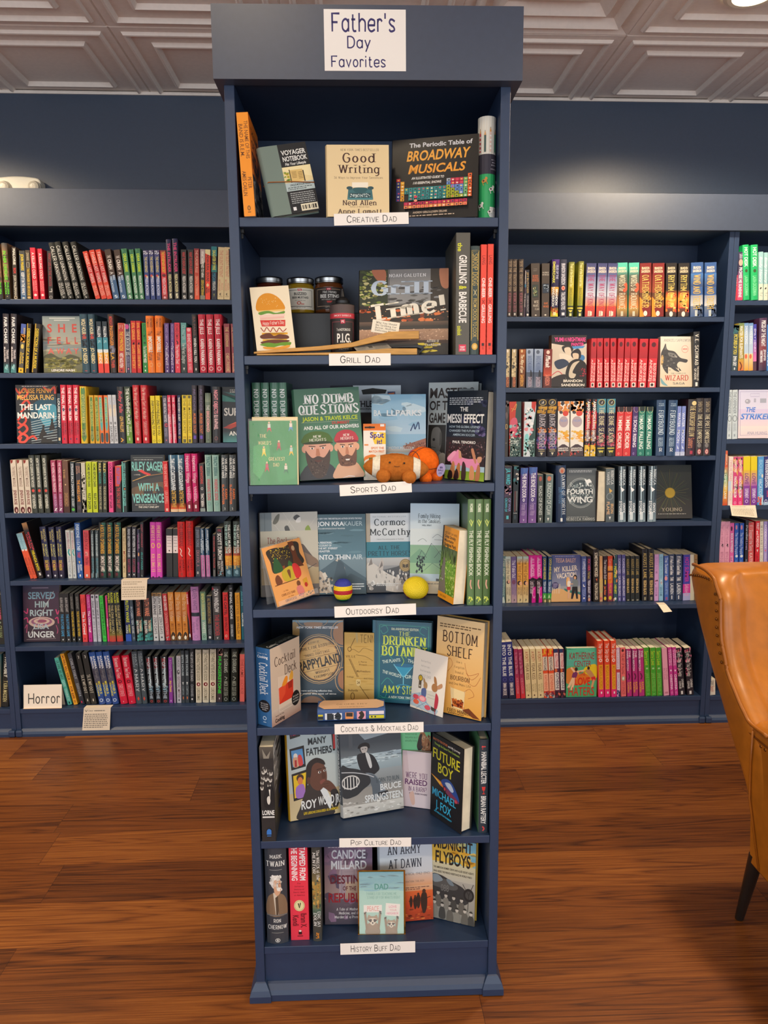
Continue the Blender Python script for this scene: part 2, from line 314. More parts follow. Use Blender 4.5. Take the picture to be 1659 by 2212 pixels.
# ---------------- room shell ----------------
TX0, TS, TD = -.84296, .6096, .54379           # ceiling grid: joint origin, tile size, first row depth at the wall
def floor_mat():
    m, n, l, b = mat('plank_floor', .36, .42)
    tc = n.new('ShaderNodeTexCoord'); sp = n.new('ShaderNodeSeparateXYZ'); l.new(tc.outputs['Object'], sp.inputs[0])
    def mth(op, a, c=None):
        k = n.new('ShaderNodeMath'); k.operation = op
        for i, q in enumerate((a, c)):
            if q is None: continue
            if isinstance(q, (int, float)): k.inputs[i].default_value = q
            else: l.new(q, k.inputs[i])
        return k.outputs[0]
    row = mth('FLOOR', mth('DIVIDE', sp.outputs['Y'], .178)); 
    wn = n.new('ShaderNodeTexWhiteNoise'); wn.noise_dimensions = '1D'; l.new(row, wn.inputs['W'])
    xs = mth('ADD', mth('DIVIDE', sp.outputs['X'], 1.22), mth('MULTIPLY', wn.outputs['Value'], 7.3)); pl = mth('FLOOR', xs)
    w2 = n.new('ShaderNodeTexWhiteNoise'); w2.noise_dimensions = '2D'; cb = n.new('ShaderNodeCombineXYZ'); l.new(row, cb.inputs[0]); l.new(pl, cb.inputs[1]); l.new(cb.outputs[0], w2.inputs['Vector'])
    off = n.new('ShaderNodeVectorMath'); off.operation = 'MULTIPLY_ADD'; l.new(w2.outputs['Color'], off.inputs[0]); off.inputs[1].default_value = (9, 9, 9); l.new(tc.outputs['Object'], off.inputs[2])
    mp = n.new('ShaderNodeMapping'); mp.inputs['Scale'].default_value = (.42, 8.5, 1); l.new(off.outputs[0], mp.inputs[0])
    n0 = n.new('ShaderNodeTexNoise'); n0.inputs['Scale'].default_value = 1.6; n0.inputs['Detail'].default_value = 2.5; n0.inputs['Distortion'].default_value = .35; l.new(mp.outputs[0], n0.inputs['Vector'])
    # growth rings: bands of the stretched noise
    ring = mth('FRACT', mth('MULTIPLY', n0.outputs['Fac'], 13.))
    ring = mth('SUBTRACT', 1., mth('MULTIPLY', mth('ABSOLUTE', mth('SUBTRACT', ring, .5)), 2.))
    n1 = n.new('ShaderNodeTexNoise'); n1.inputs['Scale'].default_value = 5; n1.inputs['Detail'].default_value = 8; n1.inputs['Roughness'].default_value = .7
    mp1 = n.new('ShaderNodeMapping'); mp1.inputs['Scale'].default_value = (1.1, 60, 1); l.new(off.outputs[0], mp1.inputs[0]); l.new(mp1.outputs[0], n1.inputs['Vector'])
    n2 = n.new('ShaderNodeTexNoise'); n2.inputs['Scale'].default_value = 2.2; n2.inputs['Detail'].default_value = 3; l.new(mp.outputs[0], n2.inputs['Vector'])
    val = mth('ADD', mth('ADD', mth('MULTIPLY', mth('POWER', ring, 3.), mth('MULTIPLY', n2.outputs['Fac'], -.36)), mth('ADD', mth('MULTIPLY', n1.outputs['Fac'], .66), .235)), mth('MULTIPLY', mth('SUBTRACT', w2.outputs['Value'], .5), .22))
    r = n.new('ShaderNodeValToRGB'); e = r.color_ramp.elements
    e[0].position = .22; e[0].color = hx('33180a'); e[1].position = .86; e[1].color = hx('b47836')
    for p, c in ((.40, '5e3214'), (.56, '7c451b'), (.70, '965a26')): q = e.new(p); q.color = hx(c)
    l.new(val, r.inputs[0])
    # fine seams
    fy = mth('FRACT', mth('DIVIDE', sp.outputs['Y'], .178)); fx = mth('FRACT', xs)
    seam = mth('MAXIMUM', mth('LESS_THAN', fy, .008), mth('LESS_THAN', fx, .0016))
    mx = n.new('ShaderNodeMixRGB'); l.new(mth('MULTIPLY', seam, .55), mx.inputs[0]); l.new(r.outputs[0], mx.inputs[1]); mx.inputs[2].default_value = hx('2a1408')
    l.new(mx.outputs[0], b.inputs['Base Color'])
    rr = n.new('ShaderNodeMapRange'); l.new(n1.outputs['Fac'], rr.inputs[0]); rr.inputs[3].default_value = .28; rr.inputs[4].default_value = .5; l.new(rr.outputs[0], b.inputs['Roughness'])
    bp = n.new('ShaderNodeBump'); bp.inputs['Strength'].default_value = .12; bp.inputs['Distance'].default_value = .001; l.new(val, bp.inputs['Height']); l.new(bp.outputs[0], b.inputs['Normal'])
    return m
mb = MB(); mb.box((-4, -4, -.05), (4.2, YW+.1, 0)); struct('floor', mb, floor_mat())
mb = MB(); mb.box((-4, YW, 0), (4.2, YW+.1, ZC+.05)); struct('wall_back', mb, 'navywall')
mb = MB()
def tile_rings(x0, y0, x1, y1, prof, clip):
    P = lambda d, z: [(x, min(y, clip), z) for x, y in ((x0+d, y0+d), (x1-d, y0+d), (x1-d, y1-d), (x0+d, y1-d))]
    for (d0, z0), (d1, z1) in zip(prof, prof[1:]):
        A, B = P(d0, z0), P(d1, z1)
        for i in range(4):
            j = (i+1) % 4; mb.add([A[i], A[j], B[j], B[i]], [(3, 2, 1, 0)])
    mb.add(P(*prof[-1]), [(3, 2, 1, 0)])
Z = ZC
PLAIN = [(0, Z), (.002, Z+.003), (.004, Z), (.034, Z), (.040, Z-.009), (.047, Z-.010), (.056, Z+.004), (.118, Z+.004), (.126, Z-.008), (.133, Z-.009), (.143, Z+.006)]
DEEP = [(0, Z), (.004, Z), (.04, Z+.014), (.048, Z-.004), (.075, Z+.02), (.10, Z+.022), (.115, Z+.004), (.15, Z+.03), (.18, Z+.03), (.20, Z+.01), (.225, Z+.01), (.25, Z+.03)]
for i in range(-6, 9):
    for j in range(-1, 11):
        y1 = YW-TD-j*TS+0; tile_rings(TX0+i*TS, y1-TS if j >= 0 else YW-TD, TX0+(i+1)*TS, y1 if j >= 0 else YW-TD+TS, DEEP if (i, j) == (2, 0) else PLAIN, YW)
mb.box((-4, -4, ZC+.05), (4.2, YW+.1, ZC+.1)); struct('ceiling', mb, 'tile')
mb = MB(); mb.box((-4, YW-.006, ZC-.012), (4.2, YW, ZC)); struct('trim_2', mb, 'tile')
# recessed cans
em, n_, l_, b_ = mat('lit_lens', .4); b_.inputs['Emission Color'].default_value = (1, .8, .5, 1); b_.inputs['Emission Strength'].default_value = 14
WHERE = ['over the left bookcase by the emergency light', 'whose glow shows above the armchair', 'over the far right bookcase', 'over the floor at the left', 'right before the display stand header', 'over the armchair seat', 'behind the photographer at the left', 'behind the photographer at the right']
for (x, y, p, a), w in zip(CAN_XY, WHERE):
    o = thing('recessed_downlight', 'round warm ceiling downlight '+w, 'ceiling light', Matrix.Translation((x, y, ZC)), 'recessed ceiling lights')
    mb = MB(); mb.lathe([(.058, -.004), (.062, -.014), (.075, -.014), (.088, -.008), (.089, .004)], 40); obj('trim_ring', mb, 'white', o, smooth=True)
    mb = MB(); mb.lathe([(.0001, -.006), (.03, -.0075), (.058, -.005)], 40); obj('lens', mb, em, o, smooth=True)
    spot(x, y, p, a)
# ---------------- built-in bookcases ----------------
def zrow(u, v, Y=YF): return float(at_y(u, v, Y)[2])
LZ = [zrow(250, v) for v in (646.6, 805.6, 958, 1107, 1253.0, 1394.5, 1528.5)]
RZ = [zrow(1250, v) for v in (684.2, 837.5, 986, 1128.8, 1308.2, 1508.6)]
FZ = [zrow(1625, v) for v in (648.8, 801, 948.6, 1091.8, 1235, 1370, 1502)]
TH, ZT = .0195, 2.104
def bookcase(label, x0, x1, zs):
    o = thing('built_in_bookcase', label, 'bookcase', Matrix.Translation(((x0+x1)/2, YF, 0)), 'built-in bookcases along the back wall'); X0, X1, D = (x0-x1)/2, (x1-x0)/2, YW-YF-.002
    for a, b in ((X0, X0+.02), (X1-.02, X1)):
        mb = MB(); mb.box((a, 0, 0), (b, D, ZT+.02)); obj('side_panel', mb, 'navy', o, bevel=.0012)
    mb = MB(); mb.box((X0+.02, D-.006, 0), (X1-.02, D, ZT)); obj('back_panel', mb, 'navy', o)
    mb = MB(); mb.box((X0+.02, .002, ZT), (X1-.02, D, ZT+.02)); obj('top_panel', mb, 'navy', o)
    for z in zs:
        mb = MB(); mb.box((X0+.0205, .001, z-TH), (X1-.0205, D-.0065, z)); obj('shelf', mb, 'navy', o, bevel=.0012)
    mb = MB(); mb.box((X0+.0205, .008, 0), (X1-.0205, .022, zs[-1]-TH-.0003)); obj('base_panel', mb, 'navy', o)
    mb = MB(); mb.prism([(-.010, 0), (-.010, .012), (-.006, .022), (.004, .030), (.0078, .032), (.0078, 0)], 0, X0+.021, X1-.021); obj('plinth_molding', mb, 'navy', o)
    for a in (X0, X1-.02):
        mb = MB(); mb.box((a-(.0085 if a > X0 else -.0003), -.016, 0), (a+(.0197 if a > X0 else .0285), -.0003, .03)); obj('plinth_block', mb, 'navy', o, bevel=.006)
    return o
bookcase('navy built-in bookcase holding the horror books and handwritten cards', -1.4634, -.40, LZ)
bookcase('navy built-in bookcase between the display stand and the armchair', .42, 1.5526, RZ)
bookcase('navy built-in bookcase behind the tan leather armchair', 1.5536, 2.62, FZ)
bookcase('navy built-in bookcase cut off by the photo edge beside the horror shelf', -2.5, -1.4644, LZ)
bookcase('navy built-in bookcase hidden behind the display stand', -.399, .419, LZ)
mb = MB(); mb.box((-2.5, YF-.022, 2.1), (2.62, YF-.0005, 2.2396)); mb.box((-2.5, YF-.0005, 2.2), (2.62, YW-.001, 2.2396)); struct('trim_1', mb, 'trim', bevel=.0015)
# ---------------- books ----------------
_books = {}
def book_mesh(w, h, t, hc, base, spine, front='', fcol=None, key=None):
    fc = hx(fcol or base); sc = hx(base); th = .0026 if hc else .0007; bul = .15*t if hc else 0.; n = 6 if hc else 1
    arc = lambda r: -bul*(1-(2*r-1)**2)
    mb = MB(); ys = [i/n for i in range(n+1)]
    for i in range(n):                          # spine (faces -x), y runs from front cover to back cover
        a, b = ys[i], ys[i+1]; mb.add([(arc(a), a*t, 0), (arc(b), b*t, 0), (arc(b), b*t, h), (arc(a), a*t, h)], [(3, 2, 1, 0)], sc)
    for y0, y1, yo in ((0, th, 0), (t-th, t, 1)):
        mb.box((0, y0, 0), (w, y1, h), fc)
    for z in (0, h): mb.add([(arc(y), y*t, z) for y in ys]+[(th, t, z), (th, 0, z)], [tuple(range(n+3))], sc)
    mb.add([(th, 0, 0), (th, t, 0), (th, t, h), (th, 0, h)], [(0, 1, 2, 3)], sc)
    Canvas(mb, lambda u, v, e: (arc(1-u)-e, t*(1-u), (1-v)*h), t, h, 5e-5, n).run(spine)
    if front: flat_canvas(mb, w, h).run(front)
    i = (.004 if hc else .0008); zz = (.003 if hc else .0004); pb = MB(); pb.box((th+.0002, th+.0001, zz), (w-i, t-th-.0001, h-zz))
    return mb.mesh('cover', True), pb.mesh('page_block')
ROT_SPINE = Matrix.Rotation(math.pi/2, 4, 'Z')
def put_book(meshes, mw, hc, label, group, mt='print'):
    o = thing('hardcover_book' if hc else 'paperback_book', label, 'book', mw, group)
    obj('cover', meshes[0], mt, o); obj('page_block', meshes[1], 'paper', o); return o
ORD = 'first second third fourth fifth sixth seventh eighth ninth tenth eleventh twelfth'.split(); NUM = 'one two three four five six seven eight nine ten eleven twelve'.split()
def row(shelf, z, setback, vbase, data):
    ox, oy, s = 0, 0, 1; Y = YF+setback; looks = {}; ents = []
    for ln in data.strip().splitlines():
        if not ln.strip(): continue
        if ln[0] == '@': ox, oy, s = map(float, ln[1:].split()); continue
        bot, tops, fl, base, look, cmds = (ln.split(';', 5)+[''])[:6]
        ents.append((ox, oy, s, [tuple(map(float, q.split('~'))) for q in bot.split(',')], tops.split(','), fl, base, look, cmds)); looks[look] = looks.get(look, 0)+len(ents[-1][3])
    seen = {}; last = 1.5752 if 'far right' in shelf else -9.
    for ox, oy, s, bs, tops, fl, base, look, cmds in ents:
        hc = fl[0] == 'h'; D = float(fl[1:] or (.155 if hc else .137)); ms = None
        if '>' in base: b0, b1 = base.split('>'); cmds = '.R 0 0 100 100 %s %s;' % (b0, b1)+cmds; base = b0
        for i, (a, b) in enumerate(bs):
            tp = tops[min(i, len(tops)-1)].split('@'); v = float(tp[0])/s+oy
            X0 = at_y(a/s+ox, vbase, Y)[0]; X1 = at_y(b/s+ox, vbase, Y)[0]; ang = 0
            if X0 < last < X1-.005: X0 = last
            if shelf.endswith('photo edge'): X1 = min(X1, -1.4855)
            t = X1-X0-.0004
            if len(tp) > 1:
                q = at_y(float(tp[1])/s+ox, v, Y); h = q[2]-z; ang = math.atan2(q[0]-X0, h)
                if abs(ang) < .02: ang = 0
            else: h = at_y((a+b)/2/s+ox, v, Y)[2]-z
            last = X1+.0003 if not ang else -9.
            if ang: h = h/math.cos(ang); t *= math.cos(ang)
            if ms is None: ms = book_mesh(D, h, t, hc, base, cmds); h0, t0 = h, t
            mw = Matrix.Translation((X0 if ang <= 0 else X1, Y, z+.0004)) @ Matrix.Rotation(ang, 4, 'Y') @ Matrix.Translation((0 if ang <= 0 else -t, 0, 0)) @ Matrix.Translation((t, 0, 0)) @ ROT_SPINE @ Matrix.Diagonal((1, t/t0, h/h0, 1))
            k = seen[look] = seen.get(look, 0)+1; nn = looks[look]; c, _, l = look.partition(',')
            lb = c+(' hardback' if hc else ' paperback')+(' with %s lettering' % l if l else '')+(', %s of %s' % (ORD[k-1], NUM[nn-1]) if nn > 1 else '')+', '+shelf
            put_book(ms, mw, hc, lb, 'books on the '+shelf.replace(', ', ' of the '), 'gloss' if hc else 'print')
row('top shelf, left bookcase', LZ[0], .002, 646.4, '''
@0 490 9.759
-70~72,112~232;350,345;h;8a6a48;brown,lime;.R 0 0 100 16 4a4a48 8a6a48;.N 3 16 0 20 100 66 30 4 6a4630 a87a58 5a5034;.R 0 70 100 100 2e2c22;B0 6ed81e 14 66 IN HER DEFENSE;B1 6ed81e 70 92 PHILIPPA;B2 6ed81e 70 92 MALICKA;.R 40 95 60 96 c8b070
285~380;430@240;p;3b3027;espresso,white and red;B e8e2d4 3 34 MALORIE;B d83028 40 51 BOX;R0 e4dcc4 54 93 JOSH MALERMAN;.O 50 97 30 2.4 .14 c8b898
440~560;505@397;p;3e3c34>4c6a8c;charcoal to blue,yellow and white;B e8c818 7 41 JOHN MARRS;B e8e6e0 45 92 KEEP IT IN THE FAMILY;.E 50 98 24 1.4 d8d4c8
565~665;495@525;p;4c3f2e;olive brown,gold;R0 c8b894 5 21 JOHN MARRS;.L d8ccb0 .06 25,25 75,25 75,35 25,35 25,25;B d8b020 37 93 THE STRANGER IN HER HOUSE;.E 50 97 36 2.4 c8a868
705~810,860~955;440@650,462@808;p;d4213a;scarlet,white;B f4dcd4 9 60 A KILLING COLD;R1 f0a8a0 64 84 KATE ALICE;R2 f0a8a0 64 84 MARSHALL;.E 50 92 30 2.4 f8d8d0
1025~1125;510@985;p;35302c;dark umber,dim red;R0 a83038 4 73 WHAT LIES IN THE WOODS;R1 d8d4c8 78 84 KATE;.R 22 84 78 85.5 d8d0c8;.O 50 96 30 2.4 .12 a8a098
1295~1422,1440~1562,1602~1725,1775~1895;345@1020,330@1145,330@1310,330@1480;h;2b2a21;black,white script;H f0ece0 7 67 CALLER UNKNOWN;H1 e8e4d8 72 92 GILLIAN;H2 e8e4d8 72 94 MCALLISTER;.~ e8e4d8 .08 40,96 50,98 62,97
@160 490 9.759
455~560,585~692,700~805;530@175,500@315,490@450;p;d8432a;leaning orange red,white script;.R 0 30 100 65 c02f30;H f4e6dc 5 66 FAMOUS LAST WORDS;H1 f0c8b4 72 92 GILLIAN;H2 f0c8b4 72 93 MCALLISTER
830~965,985~1120;485@635,490@830;p;4a382c;brown and blue,white;.R 0 50 100 62 4a382c 3a5c84;.R 0 62 100 100 3a5c84;R0 e8dcd0 12 17 THE;B f0e8dc 20 40 CRASH;R0 e0dcd8 45 50 A;B1 c8dcf0 52 62 FREIDA;B2 c8d8e8 54 86 FREIDA MCFADDEN;.R 30 92 72 98 d8e4ec;.L 3a5c84 .1 36,97 66,93
1130~1245,1275~1372,1380~1482;465@990,480@1155,460@1285;p;417d55;green,lime and white;.N 4 10 0 0 100 40 30 4 38704c 4a8a60;B c8e020 10 46 DEAR DEBBIE;B d8e8d8 53 88 FREIDA MCFADDEN;.R 30 92 72 98 d8e8dc;.L 417d55 .1 36,97 66,93
@320 490 8.732
-55~40,50~142,155~250;445@-90,440@5,440@105;p;35447e;indigo,cream and white;.R 0 0 100 20 5a5070 35447e;.N 5 9 15 2 85 9 14 2 c8c8d8;B d0c080 13 45 THE HOUSEMAID;.E 40 52 26 2.6 c85048;.E 62 54 20 2 d8c8a0;B d0d4e8 56 92 FREIDA MCFADDEN
265~372;440@205;p;d8343e;red with brown ends,yellow and white;.R 0 0 100 10 6a3a30 d8343e;.R 0 85 100 100 d8343e 7a4038;B e8c030 3 46 THE HOUSEMAIDS SECRET;.E 50 51 34 3 6a2a2a;B f0c8c8 56 90 FREIDA MCFADDEN;.E 50 96 22 2.2 f0b0b8
385~482,500~605;240@322,225@465;h;17151f;tall black,hot pink;.R 0 0 100 40 22224e 17151f;B e0407a 6 55 THE INTRUDER;B e4d8a0 58 88 FREIDA MCFADDEN;.R 28 90 72 98 e4dcb8;.L 17151f .1 36,97 66,92
630~738,760~866;430@612,430@745;p;312e29;charcoal,red and white;B c83a38 5 49 WANT TO KNOW A SECRET;B dcd8d0 53 86 FREIDA MCFADDEN;.R 30 92 72 98 dcd8d0;.L 312e29 .1 36,97 66,93
875~968;412@865;p;8c2c30>ea5c36;maroon to orange,pale;R0 f0b8a0 3 47 THE MURDER RULE;R0 f0b090 54 92 DERVLA MCTIERNAN
980~1072;425@980;p;3a321f;olive black,white;.P b8a4a0 0,0 100,0 100,26 0,30;.R 0 92 100 100 8a8a78;I f0ece0 4 56 WHAT HAPPENED TO NINA;I d8b830 61 92 DERVLA MCTIERNAN
1075~1172;430@1075;p;f2482a;orange with cream top,black;.P e8d8a0 0,0 100,0 100,12 0,8;B 2a2420 11 64 INDIAN BURIAL GROUND;.P f8c890 50,67 80,71 50,75 20,71;B1 3a2a22 78 86 NICK;B2 3a2a22 76 88 MEDINA
1190~1296;375@1190;p;2c2b38;dark plum with teal bands,yellow;.R 0 0 100 18 2a7a80;.R 0 34 100 48 2a6068 2a8078;B d8d858 7 44 DAUGHTER OF MINE;R0 3a90a8 50 66 MEGAN;R0 d8e0d8 66 83 MIRANDA;.P 8a8a50 36,89 64,89 50,96
1305~1425,1430~1540;388@1320,388@1440;p;dac596;cream,pale red;R0 c87a64 6 57 THE SILENT PATIENT;R1 d08870 68 82 ALEX;R2 d08870 62 84 MICHAELIDES;.E 50 90 18 2.2 3a3028;.E 58 90 12 1.5 dac596;.R 20 94 80 95 a89870
1546~1600;420;p;3a3838;dark grey;
''')
row('second shelf, left bookcase', LZ[1], .002, 805.5, '''
@0 480 6.144
50~128,140~217;1218@35,1220@142;h;2f2426;dark aubergine,white;.R 0 82 100 100 2f2426 4a8c8c;B f0ece8 6 50 FAIR CHASE;B1 e8dcd8 60 76 TRAVIS;B2 e8dcd8 56 82 MULHAUSER;.N 6 14 20 86 80 96 10 2 6ab0b0 a8d0d0
242~308;1355@280;p;555248;blue and grey,orange and yellow;.R 0 0 100 20 4a5fa8;.N 8 14 10 22 90 36 40 3 e88a20 e8a030;B1 e8c848 8 20 DEATH AT;.E 50 46 30 5 d8c060;B1 e8c030 60 80 LAN;B2 e8c030 58 82 MCMANN;.R 0 90 100 100 e8b818;.E 50 95 16 2 4a3a18
330~386,420~490;1350@360,1355@465;p;2b2118;black with gold edge,yellow;.R 0 0 22 100 b8942c;B e8c820 10 92 DISSECTION OF A MURDER
1100~1202,1210~1297;1222,1222;h;2e4c5a;slate blue,cream and red;B e8d8a8 8 34 WOLF HOUR;B d8482a 34 43 HR;.N 9 22 20 44 80 56 10 2 1c2428 101418;B e8d8a0 57 84 JO NESBO;.R 34 96 66 97 c83a38
1310~1380,1390~1456;1318,1318;p;22303a;striped white teal and red,white;.R 0 11 100 31 2a3440;B e4e8e8 10 30 FALLEN;.R 0 31 100 54 3f8ea0;R0 b8dce0 36 42 AL;.R 0 54 100 60 e0e8e8;.R 0 60 100 82 f0b838 f08838;B f4e4d8 60 82 LINDE;.R 0 82 100 100 e84030
1470~1552;1222;h;36281f;dark brown,red and gold;B c83c28 4 20 MIDNIGHT;B e8902a 20 54 PASSENGER;.N 4 20 10 54 90 66 16 2 8a8898 6a6878;B d8a030 66 78 LA;B d84830 78 92 THER
@240 480 5.53
85~165;1207@78;p;bc3a32;orange bordered red,yellow;.L e89848 .06 3,1 97,1 97,99 3,99 3,1;.L e8c8a8 .06 20,4 20,12;.L e8c8a8 .06 45,4 45,9;.L e8c8a8 .06 70,4 70,12;I f0b828 17 56 THE SYMPATHIZER;I f4e8dc 60 90 VIET NGUYEN;.E 50 95 12 1.6 3a2020
176~240;1215@160;p;393452;navy violet,white;.R 0 0 12 100 e0dcd8;.R 90 0 100 100 e0dcd8;.E 40 6 36 5 c84890;C f0ece8 16 64 THE DEATH OF US;R0 8a88a8 66 88 ABIGAIL DEAN;.E 50 92 14 1.6 e87a98
245~306,312~366;1180@230,1180@293;p;cc2620;bright red,yellow;B f0a838 4 36 EVIL GENIUS;.~ 3a1a18 .2 40,44 60,42 50,46;B f0a838 46 92 CLAIRE OSHETSKY
380~442;1203@363;p;2b8c3e;bright green,dark;R0 1c4a24 3 33 RICHARD OSMAN;.E 50 40 22 2 204828;H f0f4e8 46 62 The Bullet;B f0f4e8 62 80 THAT MISSED;.P f8f8f0 40,86 60,86 50,90;.R 38 94 62 97 f0f4e8
445~532,535~622;1120@425,1120@523;h;f27e1c;vivid orange,black and white;R1 4a2a10 5 20 RICHARD;R2 4a2a10 5 20 OSMAN;H 4a2810 27 34 The;B f8f0e0 36 64 IMPOSSIBLE;H 4a2810 63 78 Fortune;.O 50 86 22 3 .06 f8b868
645~700,708~757;1207@632,1207@705;p;5c3c7c;purple,white script;R0 a890c0 3 35 RICHARD OSMAN;.~ e8d8f0 .1 40,38 60,42 45,46;H f0e8f4 46 64 The Last;H f0e8f4 64 84 Devil;.P f0e8f4 40,88 60,88 50,91;.R 38 95 62 98 f0e8f4
765~830;1202@752;p;e2364a;coral red,black and white;R0 5a1820 3 33 RICHARD OSMAN;.~ 3a1418 .2 40,36 60,40 50,42;H f8ecec 44 62 The Man;H f8ecec 62 82 Who Died;.P f8ecec 40,88 60,88 50,91
838~906;1203@828;p;5f9e9c;teal to dark green,white;.R 0 40 100 55 5f9e9c 2c3833;.R 0 55 100 100 2c3833;R0 a8c8c4 5 34 CL PALMER;H e4ece4 40 82 The Perfect Daughter;.P e8e8e0 36,90 64,90 50,96
913~982;1260@900;p.106;da3c4e;short red,white;.E 50 5 30 4 f0b0b0;R0 f4dcdc 14 76 BEHIND CLOSED DOORS;R0 f0b8bc 80 94 BA PARIS
990~1048;1103@975;h;2c2b29;black,white;R0 7a4a44 4 36 BA PARIS;B f0eee8 40 82 WHEN I KILL YOU;.R 38 92 62 96 e8e4dc
1065~1147,1160~1242,1255~1338;1103@1045,1103@1145,1101@1238;h;c2243c;deep crimson,white;B f4e4e4 8 34 THE JILLS;B f8ecec 42 86 KAREN PARKMAN;.O 50 93 26 3 .1 f0c8c8
1365~1432,1447~1505;1213@1355,1213@1433;p;8f3a42;mauve red,gold;.R 0 60 100 100 8f3a42 b05a58;C e0c080 7 47 THE DOORMAN;C e0c890 60 98 CHRIS PAVONE
''')
row('third shelf, left bookcase', LZ[2], .002, 957.9, '''
@0 800 6.144
765~817;310@752;h;24323c;navy slate,white;B f0f0ec 10 68 LOUISE PENNY;.R 30 88 80 94 d8c8a0
825~897,912~980,987~1060;195@797,197@885,197@965;h;d2243e;bright crimson,white;B f8ecec 4 60 THE FINAL PROBLEM;.E 50 42 22 2.6 3a3a5a;R1 6a1420 64 84 ARTURO;R2 6a1420 64 86 PEREZ REVERTE;.E 50 92 12 1.4 3a3a5a
1080~1165;215@1055;h;e2bc24;tall yellow with green panel,gold;.S 5a8a4a 50,4 84,9 84,80 90,88 50,97 10,88 16,80 16,9;.L c8a828 .03 22,12 22,80 78,80 78,12;R0 e0d878 14 64 HOW TO SOLVE YOUR OWN MURDER;.R 30 74 70 88 3a5a38;R0 d8d888 75 87 KRISTEN;.P 3a4a30 42,66 58,66 50,70
1200~1258,1270~1327;332@1178,332@1248;p;dca826;amber with green panel,gold;.S 5f8a44 50,5 82,10 82,74 88,90 50,96 12,90 18,74 18,10;R0 d8d470 12 64 HOW TO SEAL YOUR OWN FATE;.R 30 72 70 92 34502f;R0 c8d080 74 91 KRISTEN
1335~1392,1395~1452;332@1308,332@1372;p;ea7c3c;orange with teal panel,lime;.S 54b0ac 50,5 80,9 80,60 50,74 20,60 20,9;R0 c8d858 8 56 HOW TO SOLVE YOUR OWN;.S 3a5458 50,78 80,80 80,94 50,98 20,94 20,80;.P 28383c 42,50 58,50 50,56
1462~1516,1518~1572;327@1437,327@1490;p;ccd0d6;pale grey,black;.R 20 20 80 44 e8d4ac dcd4c8;R0 a8b0c0 4 28 DISAPPEARING;.O 50 58 14 2 .12 3a3a3a;R0 3a3a3c 64 96 JULIA PHILLIPS
@240 800 5.53
105~182;197@80;h;302f31;black,red script;I d8545c 7 46 Ruby Falls;I d8a848 52 80 GIN PHILLIPS;.L e8a838 .16 30,97 60,94 30,91
190~262;195@163;p;2d3828>6e9c30;dark to leaf green,white;.N 7 20 0 20 100 60 24 3 3a4a30 22301e;B e8ece0 3 66 THE VANISHING PLACE;B1 c8d8a0 70 80 ZOE;B2 f0f4e8 68 86 RANKIN;.R 40 90 60 95 c8d0a8
290~362,385~458;178@262,178@360;h;c42630;deep red,cream;C e8b8a8 4 58 The Wrong Sort of Murder;C e0a098 62 86 SARAH PERRY;.R 34 90 66 95 f0d8c8
490~546,550~610;305@470,303@528;p;ead414;bright yellow,black;I 4a4410 10 84 EVERYONE IS LYING TO YOU;R2 5a5418 34 62 JO PIAZZA;.O 50 95 20 2 .08 8a8418
635~692;303@613;p;4c4a5e;slate violet,white;B d8d4dc 5 56 YOU ARE FATALLY INVITED;.O 60 62 24 3 .2 c84a5a;R0 a8a4b8 68 86 ANDE PLIEGO;.E 50 94 12 1.5 d86a7a
690~735,745~787;298@670,298@730;p;dc2e54;pink red,white;.R 0 40 45 100 f0b8c8;B f4d8dc 4 14 THE;H f8e4e4 18 60 HER LITTLE SECRET;R0 f0c8d0 66 92 JULIA SPIRO
800~840;300@787;p;202a5c;navy,white and gold;B e8e4d8 4 54 THE MYSTERY GUEST;R0 d0c8d8 58 82 NITA PROSE;.O 50 88 24 2 .12 d8b030
850~908,915~970;297@845,297@905;p;ead024;lemon yellow,dark;.R 20 1 80 7 6a6430;R0 8a7a18 8 80 THE MAIDS SECRET;.R 20 86 80 90 c8a818;.R 20 92 80 99 6a6430
975~1033,1050~1112;180@962,180@1040;h;3a343c;brown black,orange;.N 5 12 0 40 60 70 26 4 5a5048 4a4044;I 6a5a78 6 44 MURDER;I d8743a 48 84 MURDER TICKET;.R 24 87 76 93 6a4ab8
1130~1197;272@1120;h;6c7c6c;sage green,pink;.R 0 0 100 18 5a6a5a 8a9884;R0 e8e4dc 24 34 THE;B f0a8a8 36 78 BRIDESMAID;.R 40 93 60 95 3a4a3a
1215~1302;197@1207;h;37393d;charcoal,pink;B f09aa8 6 48 NIGHT OBJECTS;B f0c4c8 50 76 ELI RAPHAEL;.O 50 92 20 3 .08 8a5a58
''')
